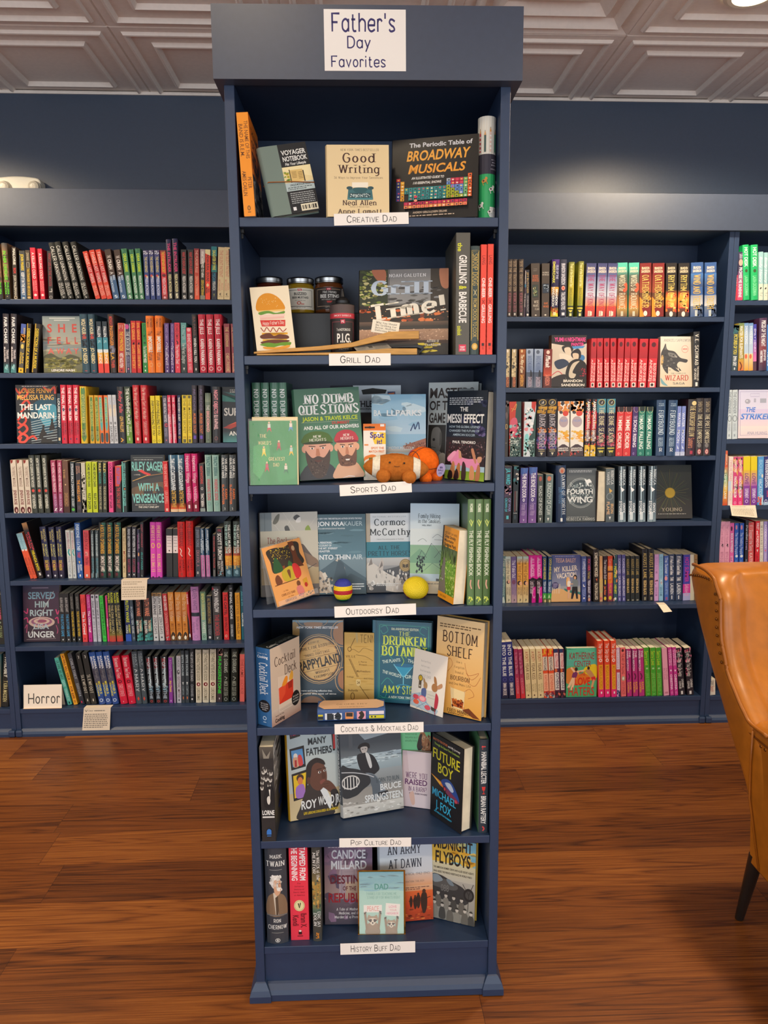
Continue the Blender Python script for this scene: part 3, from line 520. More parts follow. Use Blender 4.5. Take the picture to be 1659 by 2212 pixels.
row('fourth shelf, left bookcase', LZ[3], .002, 1106.8, '''
@0 800 6.144
185~258,270~343,355~428;1192@140,1192@220,1192@305;p;dacebc;off white,dark red;.P 8a2a20 0,0 55,0 40,5 10,7;R0 8a6a5a 12 50 THE PERFECT MARRIAGE;B 7a2420 56 84 JENEVA ROSE;.E 50 94 38 6 5a1c18;.E 54 95 12 3 e0c0b0
430~503,512~582,600~668;1128@375,1128@460,1128@555;h;34372a;black green,white;B dcdccc 5 55 HOW TO SURVIVE IN THE WOODS;.E 50 61 26 2.6 d8483a;B e0e0d0 68 92 KAT ROSENFIELD
715~777,780~838;1195@680,1195@755;p;a43a5c;plum pink,white;.R 0 50 100 100 a43a5c 7c3a68;B f0c8d4 4 60 WE WERE NEVER FRIENDS;I d0a0c8 64 88 KAIRA ROUDA;.L f0e4ec .14 30,91 70,91 30,96 70,96
850~928;1200@820;p;6e4c3a;brown,tan;.R 0 86 100 100 4a2c22;R2 c89a60 16 34 THE;.E 44 46 10 1.4 e8c890;R0 c0945c 62 88 DAVID BALDACCI
945~1002;1215@925;p;2f3b3f;dark slate,white;B d8dce0 4 68 STRANGE SALLY DIAMOND;B c8d0d0 72 88 LIZ NUGENT;.E 50 94 36 3 58b848
1020~1088;1230@995;p;38343a;charcoal plum,amber;R1 d8a080 6 20 CARLOS RUIZ;R2 d8a080 6 22 ZAFON;B e89a30 34 78 THE ANGELS GAME;.R 20 86 80 94 504850
1095~1152;1230@1070;p;c8c4b2;pale sketch,grey;.N 8 30 0 20 100 60 26 3 d8d4c4 a8a490 e4e0d4;R0 6a6658 30 70 A MYSTERY;.N 3 26 0 74 100 98 26 3 2a2a24 484840
1158~1224,1235~1300;1215@1140,1217@1217;p;c4d422;lime yellow,black;B 3a401c 4 50 HOME BEFORE DARK;B 3a401c 62 94 RILEY SAGER
1310~1362,1365~1422;1215@1295,1217@1355;p;35392e;black olive,gold;B d8c870 3 26 RILEY;B 3a9088 20 44 SAGER;R0 d0c8a0 48 94 THE HOUSE ACROSS THE LAKE
1445~1507;1215@1430;p;ec5090;hot pink,black;B 4a1830 4 62 LOCK EVERY DOOR;B 4a1830 66 92 RILEY SAGER
1537~1617;1272@1525;p.106;35312f;short charcoal,red;.P d8483c 0,0 100,0 100,30 60,44 0,44;B 7a68b8 4 40 RILEY SAGER;B c84848 46 92 THE ONLY ONE LEFT
@240 800 5.53
140~192;1092@125;p;2a3b3a;dark teal,turquoise;.R 0 0 20 100 7ac8c0;B 6fc4bc 3 50 WITH A VENGEANCE;.E 55 54 14 1.6 e88838;B 6fc4bc 57 88 RILEY SAGER
640~702;1090@612;p;d42c2c;tomato red,pale;R0 f0b0a8 5 50 THEN SHE WAS GONE;R0 f0a8a0 58 84 LISA JEWELL;.R 30 93 70 98 f0c8b8
715~808,808~897;1012@692,1012@788;h;2a4660;steel blue and black,white;.R 0 0 100 30 3a6a88 28384a;.R 0 30 100 84 28303c 15181f;.R 0 84 100 95 4a2a20 e0622c;.R 0 95 100 100 e8c8a0;.R 22 0 40 60 c8d8e0 4a6070;B e8f0f4 6 62 THE LAST CARTOGRAPHER;I d8a838 62 92 DETECTIVE
905~977,985~1052;997@880,997@965;h;cc1c6e;magenta pink,white script;.P 8a1838 0,100 0,86 100,76 100,100;.P 9a1440 55,48 100,40 100,70;H f8e0ec 4 50 Hopeless Wings;B f0b8d0 56 82 VANESSA;.R 34 88 64 94 f0e4e8
1068~1128;1115@1055;p;353032;charcoal with red,red and white;B d84038 5 42 NIGHTWATCHING;.O 50 52 18 2.4 .1 d8d0d0;B f0ece8 62 90 TRACY SIERRA;.R 0 93 100 100 8a9a98
1145~1217,1230~1306;1012@1123,1012@1218;h;8cb4ac;pale teal,dark teal and red;.R 0 0 20 100 a8c8c0;B 3a6868 3 37 TRACY SIERRA;B c8505a 42 80 WARNING SIGNS;.O 50 86 22 2.6 .06 6a9890
1320~1402,1410~1492;1012@1312,1012@1405;h;3d4347;graphite,white and orange;.R 18 0 30 100 6a7478;B1 e4e8e8 6 41 WE ARE ALL;B2 e4e8e8 5 41 GUILTY HERE;B1 e8783a 60 78 KARIN;B2 e8783a 52 88 SLAUGHTER;.~ c8ccc8 .08 46,93 54,95 50,97
''')
row('fifth shelf, left bookcase', LZ[4], .04, 1247.5, '''
@0 1100 6.144
405~446,448~492;328@215,322@252;p;e85c38;leaning coral and sky blue,pale;.R 0 0 100 36 8cbac8;R0 b8e0e8 8 32 THE LOVE;.E 50 37 36 2 f0e4d8;R0 7a2a20 54 92 HAYLEY KANNY
512~582;188@285;p;2b2120;leaning black with flame top,red and yellow;.R 0 0 100 14 c89058 2b2120;B1 d83a4a 17 50 SMILE FOR;B2 d83a4a 20 46 CAMERA;B e8d020 50 86 MIRANDA SMITH;.R 36 90 70 95 e0d8d0
612~690,705~777,785~856;235@522,240@640,235@725;h;2b2a4c;midnight blue,gold;.R 0 66 100 78 2b2a4c 6a3458;.R 0 78 100 100 3a2848 201e30;R1 e0cc70 5 28 NICHOLAS;R2 e0cc70 8 24 SPARKS;R1 c8c878 34 58 M NIGHT;R2 d8c868 32 56 SHYAMALAN;C f0c840 64 84 REMAIN;.E 50 94 16 1.8 d8d8e4
905~968,970~1018;280@862,285@930;p;d2d6d2;white with teal wave,grey;R0 a85868 4 40 SARAH PEKKANEN;.~ 3aa0a0 .3 60,40 40,46 70,52;R0 8a98a8 54 90 GONE TONIGHT;.O 40 94 14 1.8 .1 4a5a7a
1030~1107;182@993;p;2a5ca4;cobalt blue,white;B d8e8f4 3 27 EVERYONE;R0 c8d8f0 28 33 IN THE BANK;B d8e8f4 34 50 IS A THIEF;B c8485a 52 63 THIEF;.P e8b858 34,69 66,69 50,74;B1 e0e8f0 75 86 BENJAMIN;B2 e0e8f0 75 90 STEVENSON;.R 38 93 62 97 f0f0f0
1120~1197;283@1098;p;da4c54;rose red,dark;.R 0 74 100 100 e86048;R0 6a2028 4 40 LISTEN FOR THE LIE;R0 f0b8b0 44 54 AMY;R0 6a2028 56 72 TINTERA;.R 30 92 60 97 e8e0d8
1213~1258,1268~1316;280@1197,280@1255;p;2f3d42;dark blue green,pale;B b8ccd0 8 54 THE BOOK OF COLD CASES;.L e0e8e8 .06 70,2 40,10 60,98;R0 5a98a8 58 90 SIMONE ST JAMES;.R 0 90 40 100 7a98a0
1325~1416,1425~1506,1515~1606;178@1310,178@1410,178@1510;h;2c2b26;black with teal edge,gold;.R 62 0 100 100 22463c;.N 9 16 62 0 100 98 20 4 2a6a58 183028 3a8068;B e0a838 4 56 A BOX FULL OF DARKNESS;B e8dcd0 60 88 SIMONE ST JAMES;.R 24 91 60 96 6a2830
@240 1100 5.53
137~182;230@130;p;d2be92;cream,red and brown;H 7a5a3a 5 44 The Sun Down;B a85038 46 70 MOTEL;R0 9a8a68 74 90 SIMONE
190~240,247~300;210@185,210@245;p;2f2d36;ink black,white;B c4c8cc 5 60 READ BETWEEN THE LIES;R0 b03a58 64 90 KAY LODER;.P e8e8e8 34,93 66,93 50,97
310~345;240@305;p;2d2a44;deep navy,pale;R1 c8c4d4 8 40 WHAT WE;R2 a85890 12 44 BURIED;.E 60 52 24 4 d89a68;R0 a84a90 68 90 SENATE
348~388;158@345;p;26292e;near black,red and teal;I a8384c 4 46 LOST HIGHWAY;I 2f9090 54 86 ELLE MARR;.L c0c8c8 .1 40,96 60,98
475~542,546~612;155@463,155@532;h;d644b4;orchid pink,yellow;.R 0 0 100 100 d040b0 e050c0;C f0d078 6 33 PERFECT;.O 50 42 26 4 .12 e8c850;C f0d078 57 90 KILLING IT;.R 30 98 60 100 3a1830
663~735,740~803;237@655,237@735;p;2b2c2c;black with white label,grey;.R 3 14 97 50 e8dcdc;.L 8a8080 .07 18,18 82,18;.L 8a8080 .07 18,24 82,24;.L 8a8080 .07 18,30 82,30;.L 8a8080 .07 18,36 82,36;.E 50 45 12 1.6 5a5050
805~892,902~988;150@790,140@890;h;d0201c;fire red,dark red;R0 6a1010 3 44 THE LIBRARIANS;.~ f4e8dc .1 30,48 50,52 40,58 60,62;.P 3a1010 50,60 70,64 60,66;R1 6a1010 68 88 SHERRY;R2 6a1010 68 90 THOMAS;.R 34 92 60 97 a83028
1010~1072;215@1000;p;3b3f49;dusk blue,mauve;R0 8a94a8 5 40 JENNIFER THORNE;C b07888 46 80 DIAVOLA;.O 44 92 12 2 .12 d0ccc8
1080~1127,1140~1186;232@1068,232@1128;p;2d5274;blue over pink,white;.R 0 55 100 100 c472aa;B1 d8e4ec 4 46 EVERY SECRET;B2 c8d8e4 20 50 THING;R0 8a4a88 58 94 LAURA LIPPMAN;.R 44 0 52 100 c8d4e0
1215~1252;300@1210;p;2a2422;black,crimson;B b83a3a 4 42 THE COLD DARK;B b04040 46 80 CL TAYLOR;.R 20 84 80 100 6a6a68
1270~1352;225@1250;p;2d2b2a;jet black,white;B b03048 3 8 NYT;B f0f0ec 11 66 SCOTT TUROW;R1 e0dcd8 68 90 PRESUMED;R2 e0dcd8 68 84 GUILTY;.N 4 10 20 90 80 98 14 2 8ab0c0 6a4038
1370~1452,1460~1542;143@1360,145@1455;h;3d4945;dark green with orange band,white;.R 0 46 100 62 8a6a58 b0503c;.R 0 62 100 80 e8a030 c87028;.R 0 80 100 100 4a6c7c;B1 f0f4f0 6 58 THE LAST MURDER;B2 b8e0d8 6 58 THE END OF THE;B1 f4c860 64 84 STUART;B2 f4c860 64 86 TURTON;.N 6 8 20 88 80 96 14 2 8ab0c0
1553~1585;220;p;e4d2a8;cream edge with red,red;.L 8a2a2a .06 20,80 60,88 20,96 80,100
''')
row('sixth shelf, left bookcase', LZ[5], .055, 1386.5, '''
@0 1100 6.144
805~873,885~948;1122@775,1122@848;p;2d2b2b;black,blue;R0 c8c4c0 8 38 ALAINA URQUHART;B 4a9ac8 42 88 THE BUTCHER GAME;.P e8e8e8 34,94 66,93 50,97
960~1012,1030~1088;1122@920,1122@990;p;2e2d2a;charcoal,yellow;R0 98948c 6 32 ALAINA URQUHART;B e0b830 36 88 THE BUTCHER AND THE WREN;.P e8e8e8 34,94 66,93 50,97
1100~1168;1135@1058;p;f24a4a;tomato red,white;R1 8a2428 6 22 CHARLOTTE;R2 8a2428 8 20 VASSELL;B fbeeee 36 84 The In Crowd;.R 34 92 62 95 a83038
1180~1232;1135@1135;p;cc2e8e;magenta,white;R0 e8a0d0 4 28 CHARLOTTE;B fbeef6 34 80 The Other Half;.R 34 92 62 95 8a2068
1240~1292,1300~1347;1135@1190,1135@1250;p;cacad6;lavender white,black;.E 40 5 26 2.6 3a3a44;C 4a4a54 12 52 Jane and X;C 9a9aa8 56 94 AN X NOVEL
1368~1420;1150@1313;p;44d24e;neon green,black;R0 207028 4 14 ALIA TREBI;B 1a3a1c 17 88 YOUD LOOK BETTER AS A GHOST;.O 50 94 20 2 .1 2a7a30
1428~1456;1150@1380;p;e4408a;thin pink,white;B f8d0e0 50 80 PINK
1455~1542,1555~1637;1080@1405,1080@1495;h;232c2e;blue black with red foot,yellow;.R 0 76 100 88 232c2e 8a7a38;.R 0 88 100 100 a86038 d83c3c;B1 d8dc30 4 24 ROSIE;B2 d8dc30 4 24 WALSH;B1 c0b078 28 84 THE ONE DAY YOU;B2 c8b870 28 80 WERE MY HUSBAND
@240 1100 5.53
180~247;985@140;p;1c2a60;navy with blue foot,lime;B d8e030 18 62 RUTH WARE;B1 d8e030 66 84 ONE PERFECT;B2 e0e8d0 68 84 COUPLE;.R 0 86 100 100 3058b8
252~297;990@205;p;3e4e5c;slate,pale;R0 c8d8e8 30 66 IN CABIN TEN;R0 e0e4e8 70 84 RUTH WARE;.O 60 94 14 2 .1 98a8b8
310~388,400~502;972@265,972@362;h;2d2c2d;black over teal,salmon;.P 3a8a88 100,52 100,98 40,98 30,80;.N 4 22 10 62 100 98 20 3 285450 58a8a0 2a3a3c;B f09070 15 50 RUTH WARE;B1 f0c8a8 58 80 THE WOMAN IN;B2 f0e0d8 58 84 SUITE ELEVEN
510~572,582~641;1000@470,1000@538;p;d8d8d8;light grey,black;.R 0 0 100 7 b08a58;B 34343a 3 46 RUTH WARE;R0 50505a 50 86 ZERO DAYS;.E 50 93 16 1.8 3a3a40
655~712;1012@608;p;c42c34;brick red,white;B e8dcd8 4 36 NEVER CREATED;R0 e8a8a0 40 88 CATHERINE STEADMAN;.N 4 6 30 92 74 98 12 2 f0e4dc
715~780,785~857,860~924;993@673,993@748,993@825;p;da8a34;orange,pale script;.R 0 0 100 50 dc9038 c87838;H f0d0a8 4 60 The Paris Widow;R0 9a5a20 64 80 KIMBERLY BELLE;.S 3a2c1c 50,82 90,88 70,92 50,88 24,94 10,90;.R 0 92 100 100 7a5428;.E 50 94 22 4 f4ecd8
935~962;992@890;p;d2303e;thin red and black,white;.P 2c2428 0,40 60,60 100,100 0,100;B f4e4e4 4 30 THE WIFE;.E 50 90 30 4 f0ece8
975~1068;925@940;h;ca8cc4;lilac pink,grey violet;.R 0 48 100 55 2c3a44;R0 7a5a88 4 43 KAREN WHITE;R1 8a6a98 58 80 The Lady on;R2 8a6a98 66 86 Esplanade;.O 50 93 22 2.6 .06 a87ab0
1085~1147;985@1060;p;8cb2a2;misty green,yellow;.R 0 0 100 50 5a7a5a 8cb2a2;B d8d880 4 58 BENEATH DEVILS BRIDGE;R0 e8ece0 62 86 WHITE;.O 50 93 18 2.2 .1 587868
1155~1217;1040@1130;p;23292f;blue black,gold;R0 b89a58 5 62 ALL THE DANGEROUS THINGS;R0 90989c 66 88 STACY WILLINGHAM;.E 46 94 22 3 d8d8dc
1228~1328;920@1205;h;4b4b4d;ash grey,white and red;.P c83a50 0,2 30,4 0,8;B ececec 5 48 DON WINSLOW;B b04048 52 92 THE BORDER;.P d0d0d0 40,95 60,94 50,98
1350~1414;995@1335;p;e43232;scarlet,black;B 4a1010 4 48 THE CARTEL;B 5a1414 52 82 DON WINSLOW;.O 46 92 18 2.2 .12 f0b0a0
1425~1476;905@1400;h;31353a;gunmetal,white;R0 e0e4e4 5 8 THE;B e8ecec 13 66 FINAL SCORE;B c8ccd0 72 94 DON WINSLOW
1495~1555;1000@1480;p;eca426;marigold,brown;R0 6a4414 4 46 THE POWER OF THE DOG;B 6a4414 50 88 DON WINSLOW;.E 50 94 14 1.6 b87818
1562~1602;915;h;1f6274;petrol teal,white;R0 6ab8c8 10 40 ARTIE IN;B e8f0f0 50 84 GEORGE
''')
row('bottom shelf, left bookcase', LZ[6], .037, 1523, '''
@0 1360 6.144
900~962;382@718;p;54b6a4;leaning mint green,black;C 1c3a34 6 46 OLIVIE BLAKE;C b8e0d8 48 92 GIRL DINNER;.R 36 94 66 98 1c2a28
980~1037;328@795;p;f2aa2c;leaning amber,dark red;.P 8a3020 30,4 70,4 50,9;B 7a2a1c 8 52 I WILL KILL YOUR;R0 b86a28 54 60 IMAGINARY FRIEND;B 7a2a1c 64 88 FOR $200;.R 30 91 70 96 c87a28
1070~1127;325@893;p;4d4d52;leaning grey to black,silver;.R 0 50 100 100 4d4d52 20262f;C c0c4c8 10 50 CHILD THIEF;C a8b0b8 58 84 BROM;.R 30 93 60 97 c83050
1145~1208,1215~1287;322@1000,315@1083;p;2a2925;leaning black,cream;.~ d8d4c8 .12 40,5 58,6 50,10;C d8d0bc 42 78 SLEWFOOT;.P d8d0c0 50,88 62,92 50,95 38,92
1322~1404,1410~1490,1498~1582;305@1175,300@1268,297@1360;h;2b5ca8;blue over grey,white and yellow;.R 0 12 100 34 2b5ca8 55535e;.R 0 34 100 62 585660 4a4a5c;.R 0 82 100 100 2a4a90;B1 f0f0f0 8 32 KARMA;B2 f0f0f0 8 30 BROWN;.N 4 14 20 36 80 52 16 3 6a6870 3e3e50;B1 e8d838 56 80 MOTHER IS;B2 e8d838 58 84 WATCHING;.O 50 92 24 2.6 .12 b8c8e0
@240 1360 5.53
118~204,215~300;320@10,312@123;h;da1c3e;leaning cherry red,pale;C f4d8d8 4 46 Between Two Fires;.O 50 53 20 2.6 .12 5a1020;C f0a8b0 58 84 CHRISTOPHER;.P f0c0c8 44,94 56,94 50,97
305~372,378~437;262@240,255@313;h;48545c;leaning steel grey,white;R1 98a4ac 5 28 NAT;R2 98a4ac 5 30 CASSIDY;.~ c8ccd0 .14 30,34 70,36 40,39;C c8d0d4 42 80 MARY;.P d84a38 50,86 70,90 50,94 30,90
460~523,540~606,615~692;322@408,318@493,318@595;h;20252b;black with white streak,pale;.P d8ecf4 55,2 78,2 66,60 50,70;.N 5 16 30 55 90 75 16 2 8ab0c0 4a6a80;B b04048 4 26 SECRETS;B b8c8d0 12 66 OF THE VICTIMS;B a8b8c8 72 90 THE;.O 50 95 20 2 .12 a83a38
693~742;335@680;p;8c3e9e;violet,yellow;R0 d0a0d8 5 44 A Crowd Favorite;I e8c848 50 76 Amy Chozick;.R 40 93 60 97 d8b0d8
755~777;332@738;p;92a09a;thin sage to mauve,pale;.R 0 50 100 100 92a09a a080a8;R0 608868 5 40 WOMAN
787~842;318@775;p;bcbcc6;pale lilac grey,black;R0 6a6a74 4 24 CHUCK;.E 44 34 30 5 5a5a62;.E 50 33 12 2 d8d8d8;R0 6a4a5a 44 88 GOTHIC MYTH;.R 36 92 62 96 505058
845~887,890~937;250@830,250@880;h;39434b;gunmetal blue,pale;B b0c0c8 8 56 SPITE HOUSE;.P d8e0e4 30,60 70,60 50,66;R0 8898a0 68 84 COMPTON;.P e07848 50,87 66,90 50,94 34,90
945~998;225@935;h;21272d;ink blue,white;R0 c8ccd0 6 60 THE SPITE OF THE DEAD;R0 a8b0b8 66 88 CH KNAVES;.E 50 93 18 1.8 e0e0e0
1015~1082,1095~1167,1180~1252;240@1005,240@1093,235@1180;h;dcd4bc;ivory,dark green;.R 86 0 100 100 eae4d0;.R 0 0 14 100 e8e0cc;R0 4a4c40 6 58 NOTHING TASTES AS GOOD;.E 50 65 34 3.6 7a1c28;.E 54 65 12 1.8 e8d8d0;R0 6a6450 72 95 LUKE DUMAS
1260~1328;235@1265;p;3c2e32;plum black,neon green;.N 6 10 0 0 100 12 24 3 c89a8a 5a3a3c;B 30d83a 14 84 HUNGERSTONE;.P e8e0e0 40,92 60,92 50,96
1335~1410,1430~1508;232@1333,232@1437;h;1f261f;black green,silver;C c4ccc0 5 44 THE DORIANS;.~ c8d0c8 .06 30,52 70,54 40,58;C b0b8ac 60 88 NICK CUTTER;.O 50 94 24 2.6 .08 98a098
1535~1595;297@1535;p;ea6e66;salmon pink,brown;R0 a84a40 10 48 THE LAMB;R0 a85048 54 84 LUCY ROSE
''')
row('top shelf, right bookcase', RZ[0], .002, 683.8, '''
@1080 480 5.977
88~150,155~224,238~306;480@100,480@155,480@238;h;3c322e;brown black,tan;C b09878 3 56 SEEK THE TRAITORS SON;C a8606a 58 92 VERONICA ROTH;.R 34 94 66 98 c8c0b8
306~330;615@311;p.11;4a3a4c;thin violet,white;B d8d4c8 3 46 FOUNDRYSIDE;.E 50 34 40 4 3a7a9a;B d0ccc4 50 98 THE ROAD
335~380;617@337;p.11;2f2e38;thin ink blue,gold;R0 b89858 5 50 JIM BUTCHER;R0 a8a0a0 55 90 STORM FRONT;.E 50 96 30 2.4 e8e0d4
405~520;533@400;p.11;4b4138;tall taupe,orange and white;.T R 9a9088 30 10 70 11.5 TWO;.T R 9a9088 30 13 70 14.5 DAY;.T C d87040 18 22 82 28 PATRICK;.T C d87040 14 29 88 34 ROTHFUSS;.R 12 40 80 64 2c2c28;.R 14 40.5 78 63.5 38403a;.N 5 14 30 44 60 60 10 2 b8b488 7a8a60;.T C d8ccb8 30 70 84 75 WISE;.T C d8ccb8 20 77 84 82 MANS;.T C d8ccb8 40 84 90 88 FEAR;.E 50 97.5 10 1.2 e8e0d0
535~638;533@540;p.11;4a4037;medium taupe,orange and white;.T C e4dccc 8 16 90 18.5 PATRICK;.T C e4dccc 8 20 90 22.5 ROTHFUSS;.R 8 38 94 56 20242c;.R 18 39 94 55 2c3848;.N 7 18 30 40 90 52 12 2 a8b8c8 586878;.T C d87840 30 73 80 77 NAME;.T C d87840 20 79 90 83 WIND;.E 50 97 12 1.4 e8e0d0
650~748;482@665;h;2b2648;violet with yellow foot,lime;.R 0 0 100 20 4a2a78 2b2648;.R 0 48 100 66 e8a838 2b2648;.R 0 84 100 100 5a3828 d8d030;.N 8 14 0 84 100 98 20 3 e8a030 d8d838 a83828;B2 e0dc60 4 42 EMBERDARK;B1 b8b8d0 10 34 ISLES OF THE;B1 f0f0e8 52 80 BRANDON;B2 f0f0e8 48 82 SANDERSON;.R 30 92 66 98 e0dca0
765~858;485@770;h;353749;slate navy,white;B d8d8e0 7 44 BRANDON SANDERSON;.E 50 50 26 4 d85040;.O 50 50 18 3 .1 f0b098;B d8d8e0 57 88 TAILORED REALITIES;.R 30 93 70 98 e4e4e8
870~942,993~1062;515@888,507@1015;h;979a3a;mustard green,yellow;.R 0 0 100 55 7c8038 c4b438;.R 0 55 100 80 c4b438 9aa030;.R 0 80 100 100 2f3830;.R 0 83 100 86 d8c848;I e0dc98 3 45 Tress of the Emerald Sea;R0 7a7428 48 78 BRANDON SANDERSON;.P d8c850 10,88 90,88 60,92 40,92;.R 30 94 70 99 e0d888
1095~1222,1240~1362,1370~1497;530,530,530;p.11;454876;thick blue and red,cream;.R 0 0 100 25 3c3f6c 5c608c;.R 0 25 100 62 7478a4 c8ccd8;.R 0 62 100 80 b0a0b4 e89050;.R 0 80 100 100 d8502e a83030;.T B e8dcc8 14 7 84 12 BRANDON;.T B e8dcc8 10 13 90 18 SANDERSON;C a8285c 22 86 THE WAY OF KINGS;.L c82858 .05 20,90 80,88 30,96;.T B f0e4d0 30 89 56 99 II;.R 58 90 70 98 f0e4d0
@1320 480 4.894
60~170,185~292;430@65,430@190;p.11;58c0a8;thick mint and bronze,cream;.R 0 10 100 24 58c0a8 54665c;.R 0 24 100 60 54665c 6a4a30;.R 0 60 100 84 8a5a30 d0803a;.R 0 84 100 100 b8904a 6a5038;.T B e8dcc0 14 8 84 12.5 BRANDON;.T B e8dcc0 10 13.5 90 18 SANDERSON;C ecdcc0 22 86 WORDS OF RADIANCE;.~ d85838 .3 80,40 95,46 70,52;.T B f0e4d0 40 90 60 99 II
300~425,430~558;435@303,435@438;p.11;7e2420;thick maroon and orange,gold;.R 0 20 100 55 7e2420 98482a;.R 0 55 100 80 5a3420 8a5428;.P e8902c 0,62 30,70 20,84 40,100 0,100;.N 5 10 60 50 90 80 12 3 4a2c1c d89838;.T B e8d8b4 18 7 82 12 BRANDON;.T B e8d8b4 14 13 86 18 SANDERSON;C e8c468 22 84 OATHBRINGER;.E 50 94 16 5 f0e4d0
575~692,704~822;435@580,435@713;p.11;2a2420;thick black and fire orange,gold;.R 0 50 100 64 2a2420 d87028;.R 0 64 100 84 e89c38 c8402a;.R 0 84 100 100 6a4030 3a2c28;.R 14 56 80 76 e8a038;.N 6 20 0 56 100 90 16 3 f0c868 c83828 e87830;.T B e8d8b4 18 7 82 12 BRANDON;.T B e8d8b4 14 13 86 18 SANDERSON;C f0d070 22 82 RHYTHM OF WAR;.E 50 95 16 5 f0e4d0
838~968,986~1112;428@845,428@990;p.11;3a5c94;thick azure,gold;.R 0 20 100 45 4878b4 3a4a70;.R 0 60 100 80 8a90a0 c8c8c8;.R 0 80 100 100 6a7890 48608c;.N 8 14 50 78 100 98 14 4 2a3850 3a4a68;.T B e8e0c8 20 7 80 12 BRANDON;.T B e8e0c8 16 13 84 18 SANDERSON;C ecc04c 22 86 WIND AND TRUTH;.T B f0e8d8 38 88 56 99 II
''')
row('second shelf, right bookcase', RZ[1], .002, 837.2, '''
@1080 480 5.977
62~132,145~218;1640@75,1640@150;p.106;2f2b26;short cream and black,orange foot;.R 0 0 78 72 c8b48a;.N 4 20 0 20 80 68 18 3 a8946c e0d0a8 3a3a3a;.E 40 5 16 4 f0e8d8;B d88050 72 98 SANDERSON
240~322;1640@255;p.106;8a4a1a;short amber brown,cream;.R 0 0 100 100 a85c20 3a2010;.E 40 5 16 4 e8c890;I f0e0b8 14 62 The Alloy of Law;B e8a848 66 96 SANDERSON
340~432,435~545;1637@340,1637@450;p.106;8c9cba;short pale blue,grey;.R 0 0 100 60 a8b8d0 7488ac;.R 0 60 100 100 4a5468 6a7488;.E 40 8 20 5 5a6478;R0 5a6c94 18 56 BANDS OF MOURNING;.S 2f3038 60,54 84,66 70,84 50,80;B b8a8b8 72 98 SANDERSON
555~664;1640@560;p.106;7c2a22;short maroon,white;.R 0 40 100 70 7c2a22 d05030;.R 0 70 100 100 5a2824;.E 50 8 20 5 e8d0c0;I f4e4dc 20 48 The Lost;I f4e4dc 16 46 Metal;B e88870 66 94 SANDERSON
@0 0 1
1274~1285.4,1289~1301.4,1304.6~1316,1318.5~1330.5,1331.3~1344.3,1346.4~1358.3,1360.9~1375.6,1377.8~1395.6,1398.6~1417.4;731@1276,731@1290,731@1305,731@1319,731,731@1349,731@1363,732,732;p.106;d2303a;scarlet,white;.R 0 0 100 40 c82c36 a82830;.E 50 12 26 5 5a2028;B2 f0c4c0 42 87 ANDRZEJ;B1 f4d0cc 50 87 BLOOD OF ELVES;.R 24 90 80 99 f0dcd0;.E 50 94.5 16 3 3a2828
@1320 480 4.894
868~932;1160@873;h;24211f;black,cream;C ece4d4 4 60 V.E. SCHWAB;B1 d8d0c0 62 88 THE INVISIBLE LIFE;B2 d8d0c0 66 86 OF ADDIE;.R 30 91 66 98 e8e4dc
''')
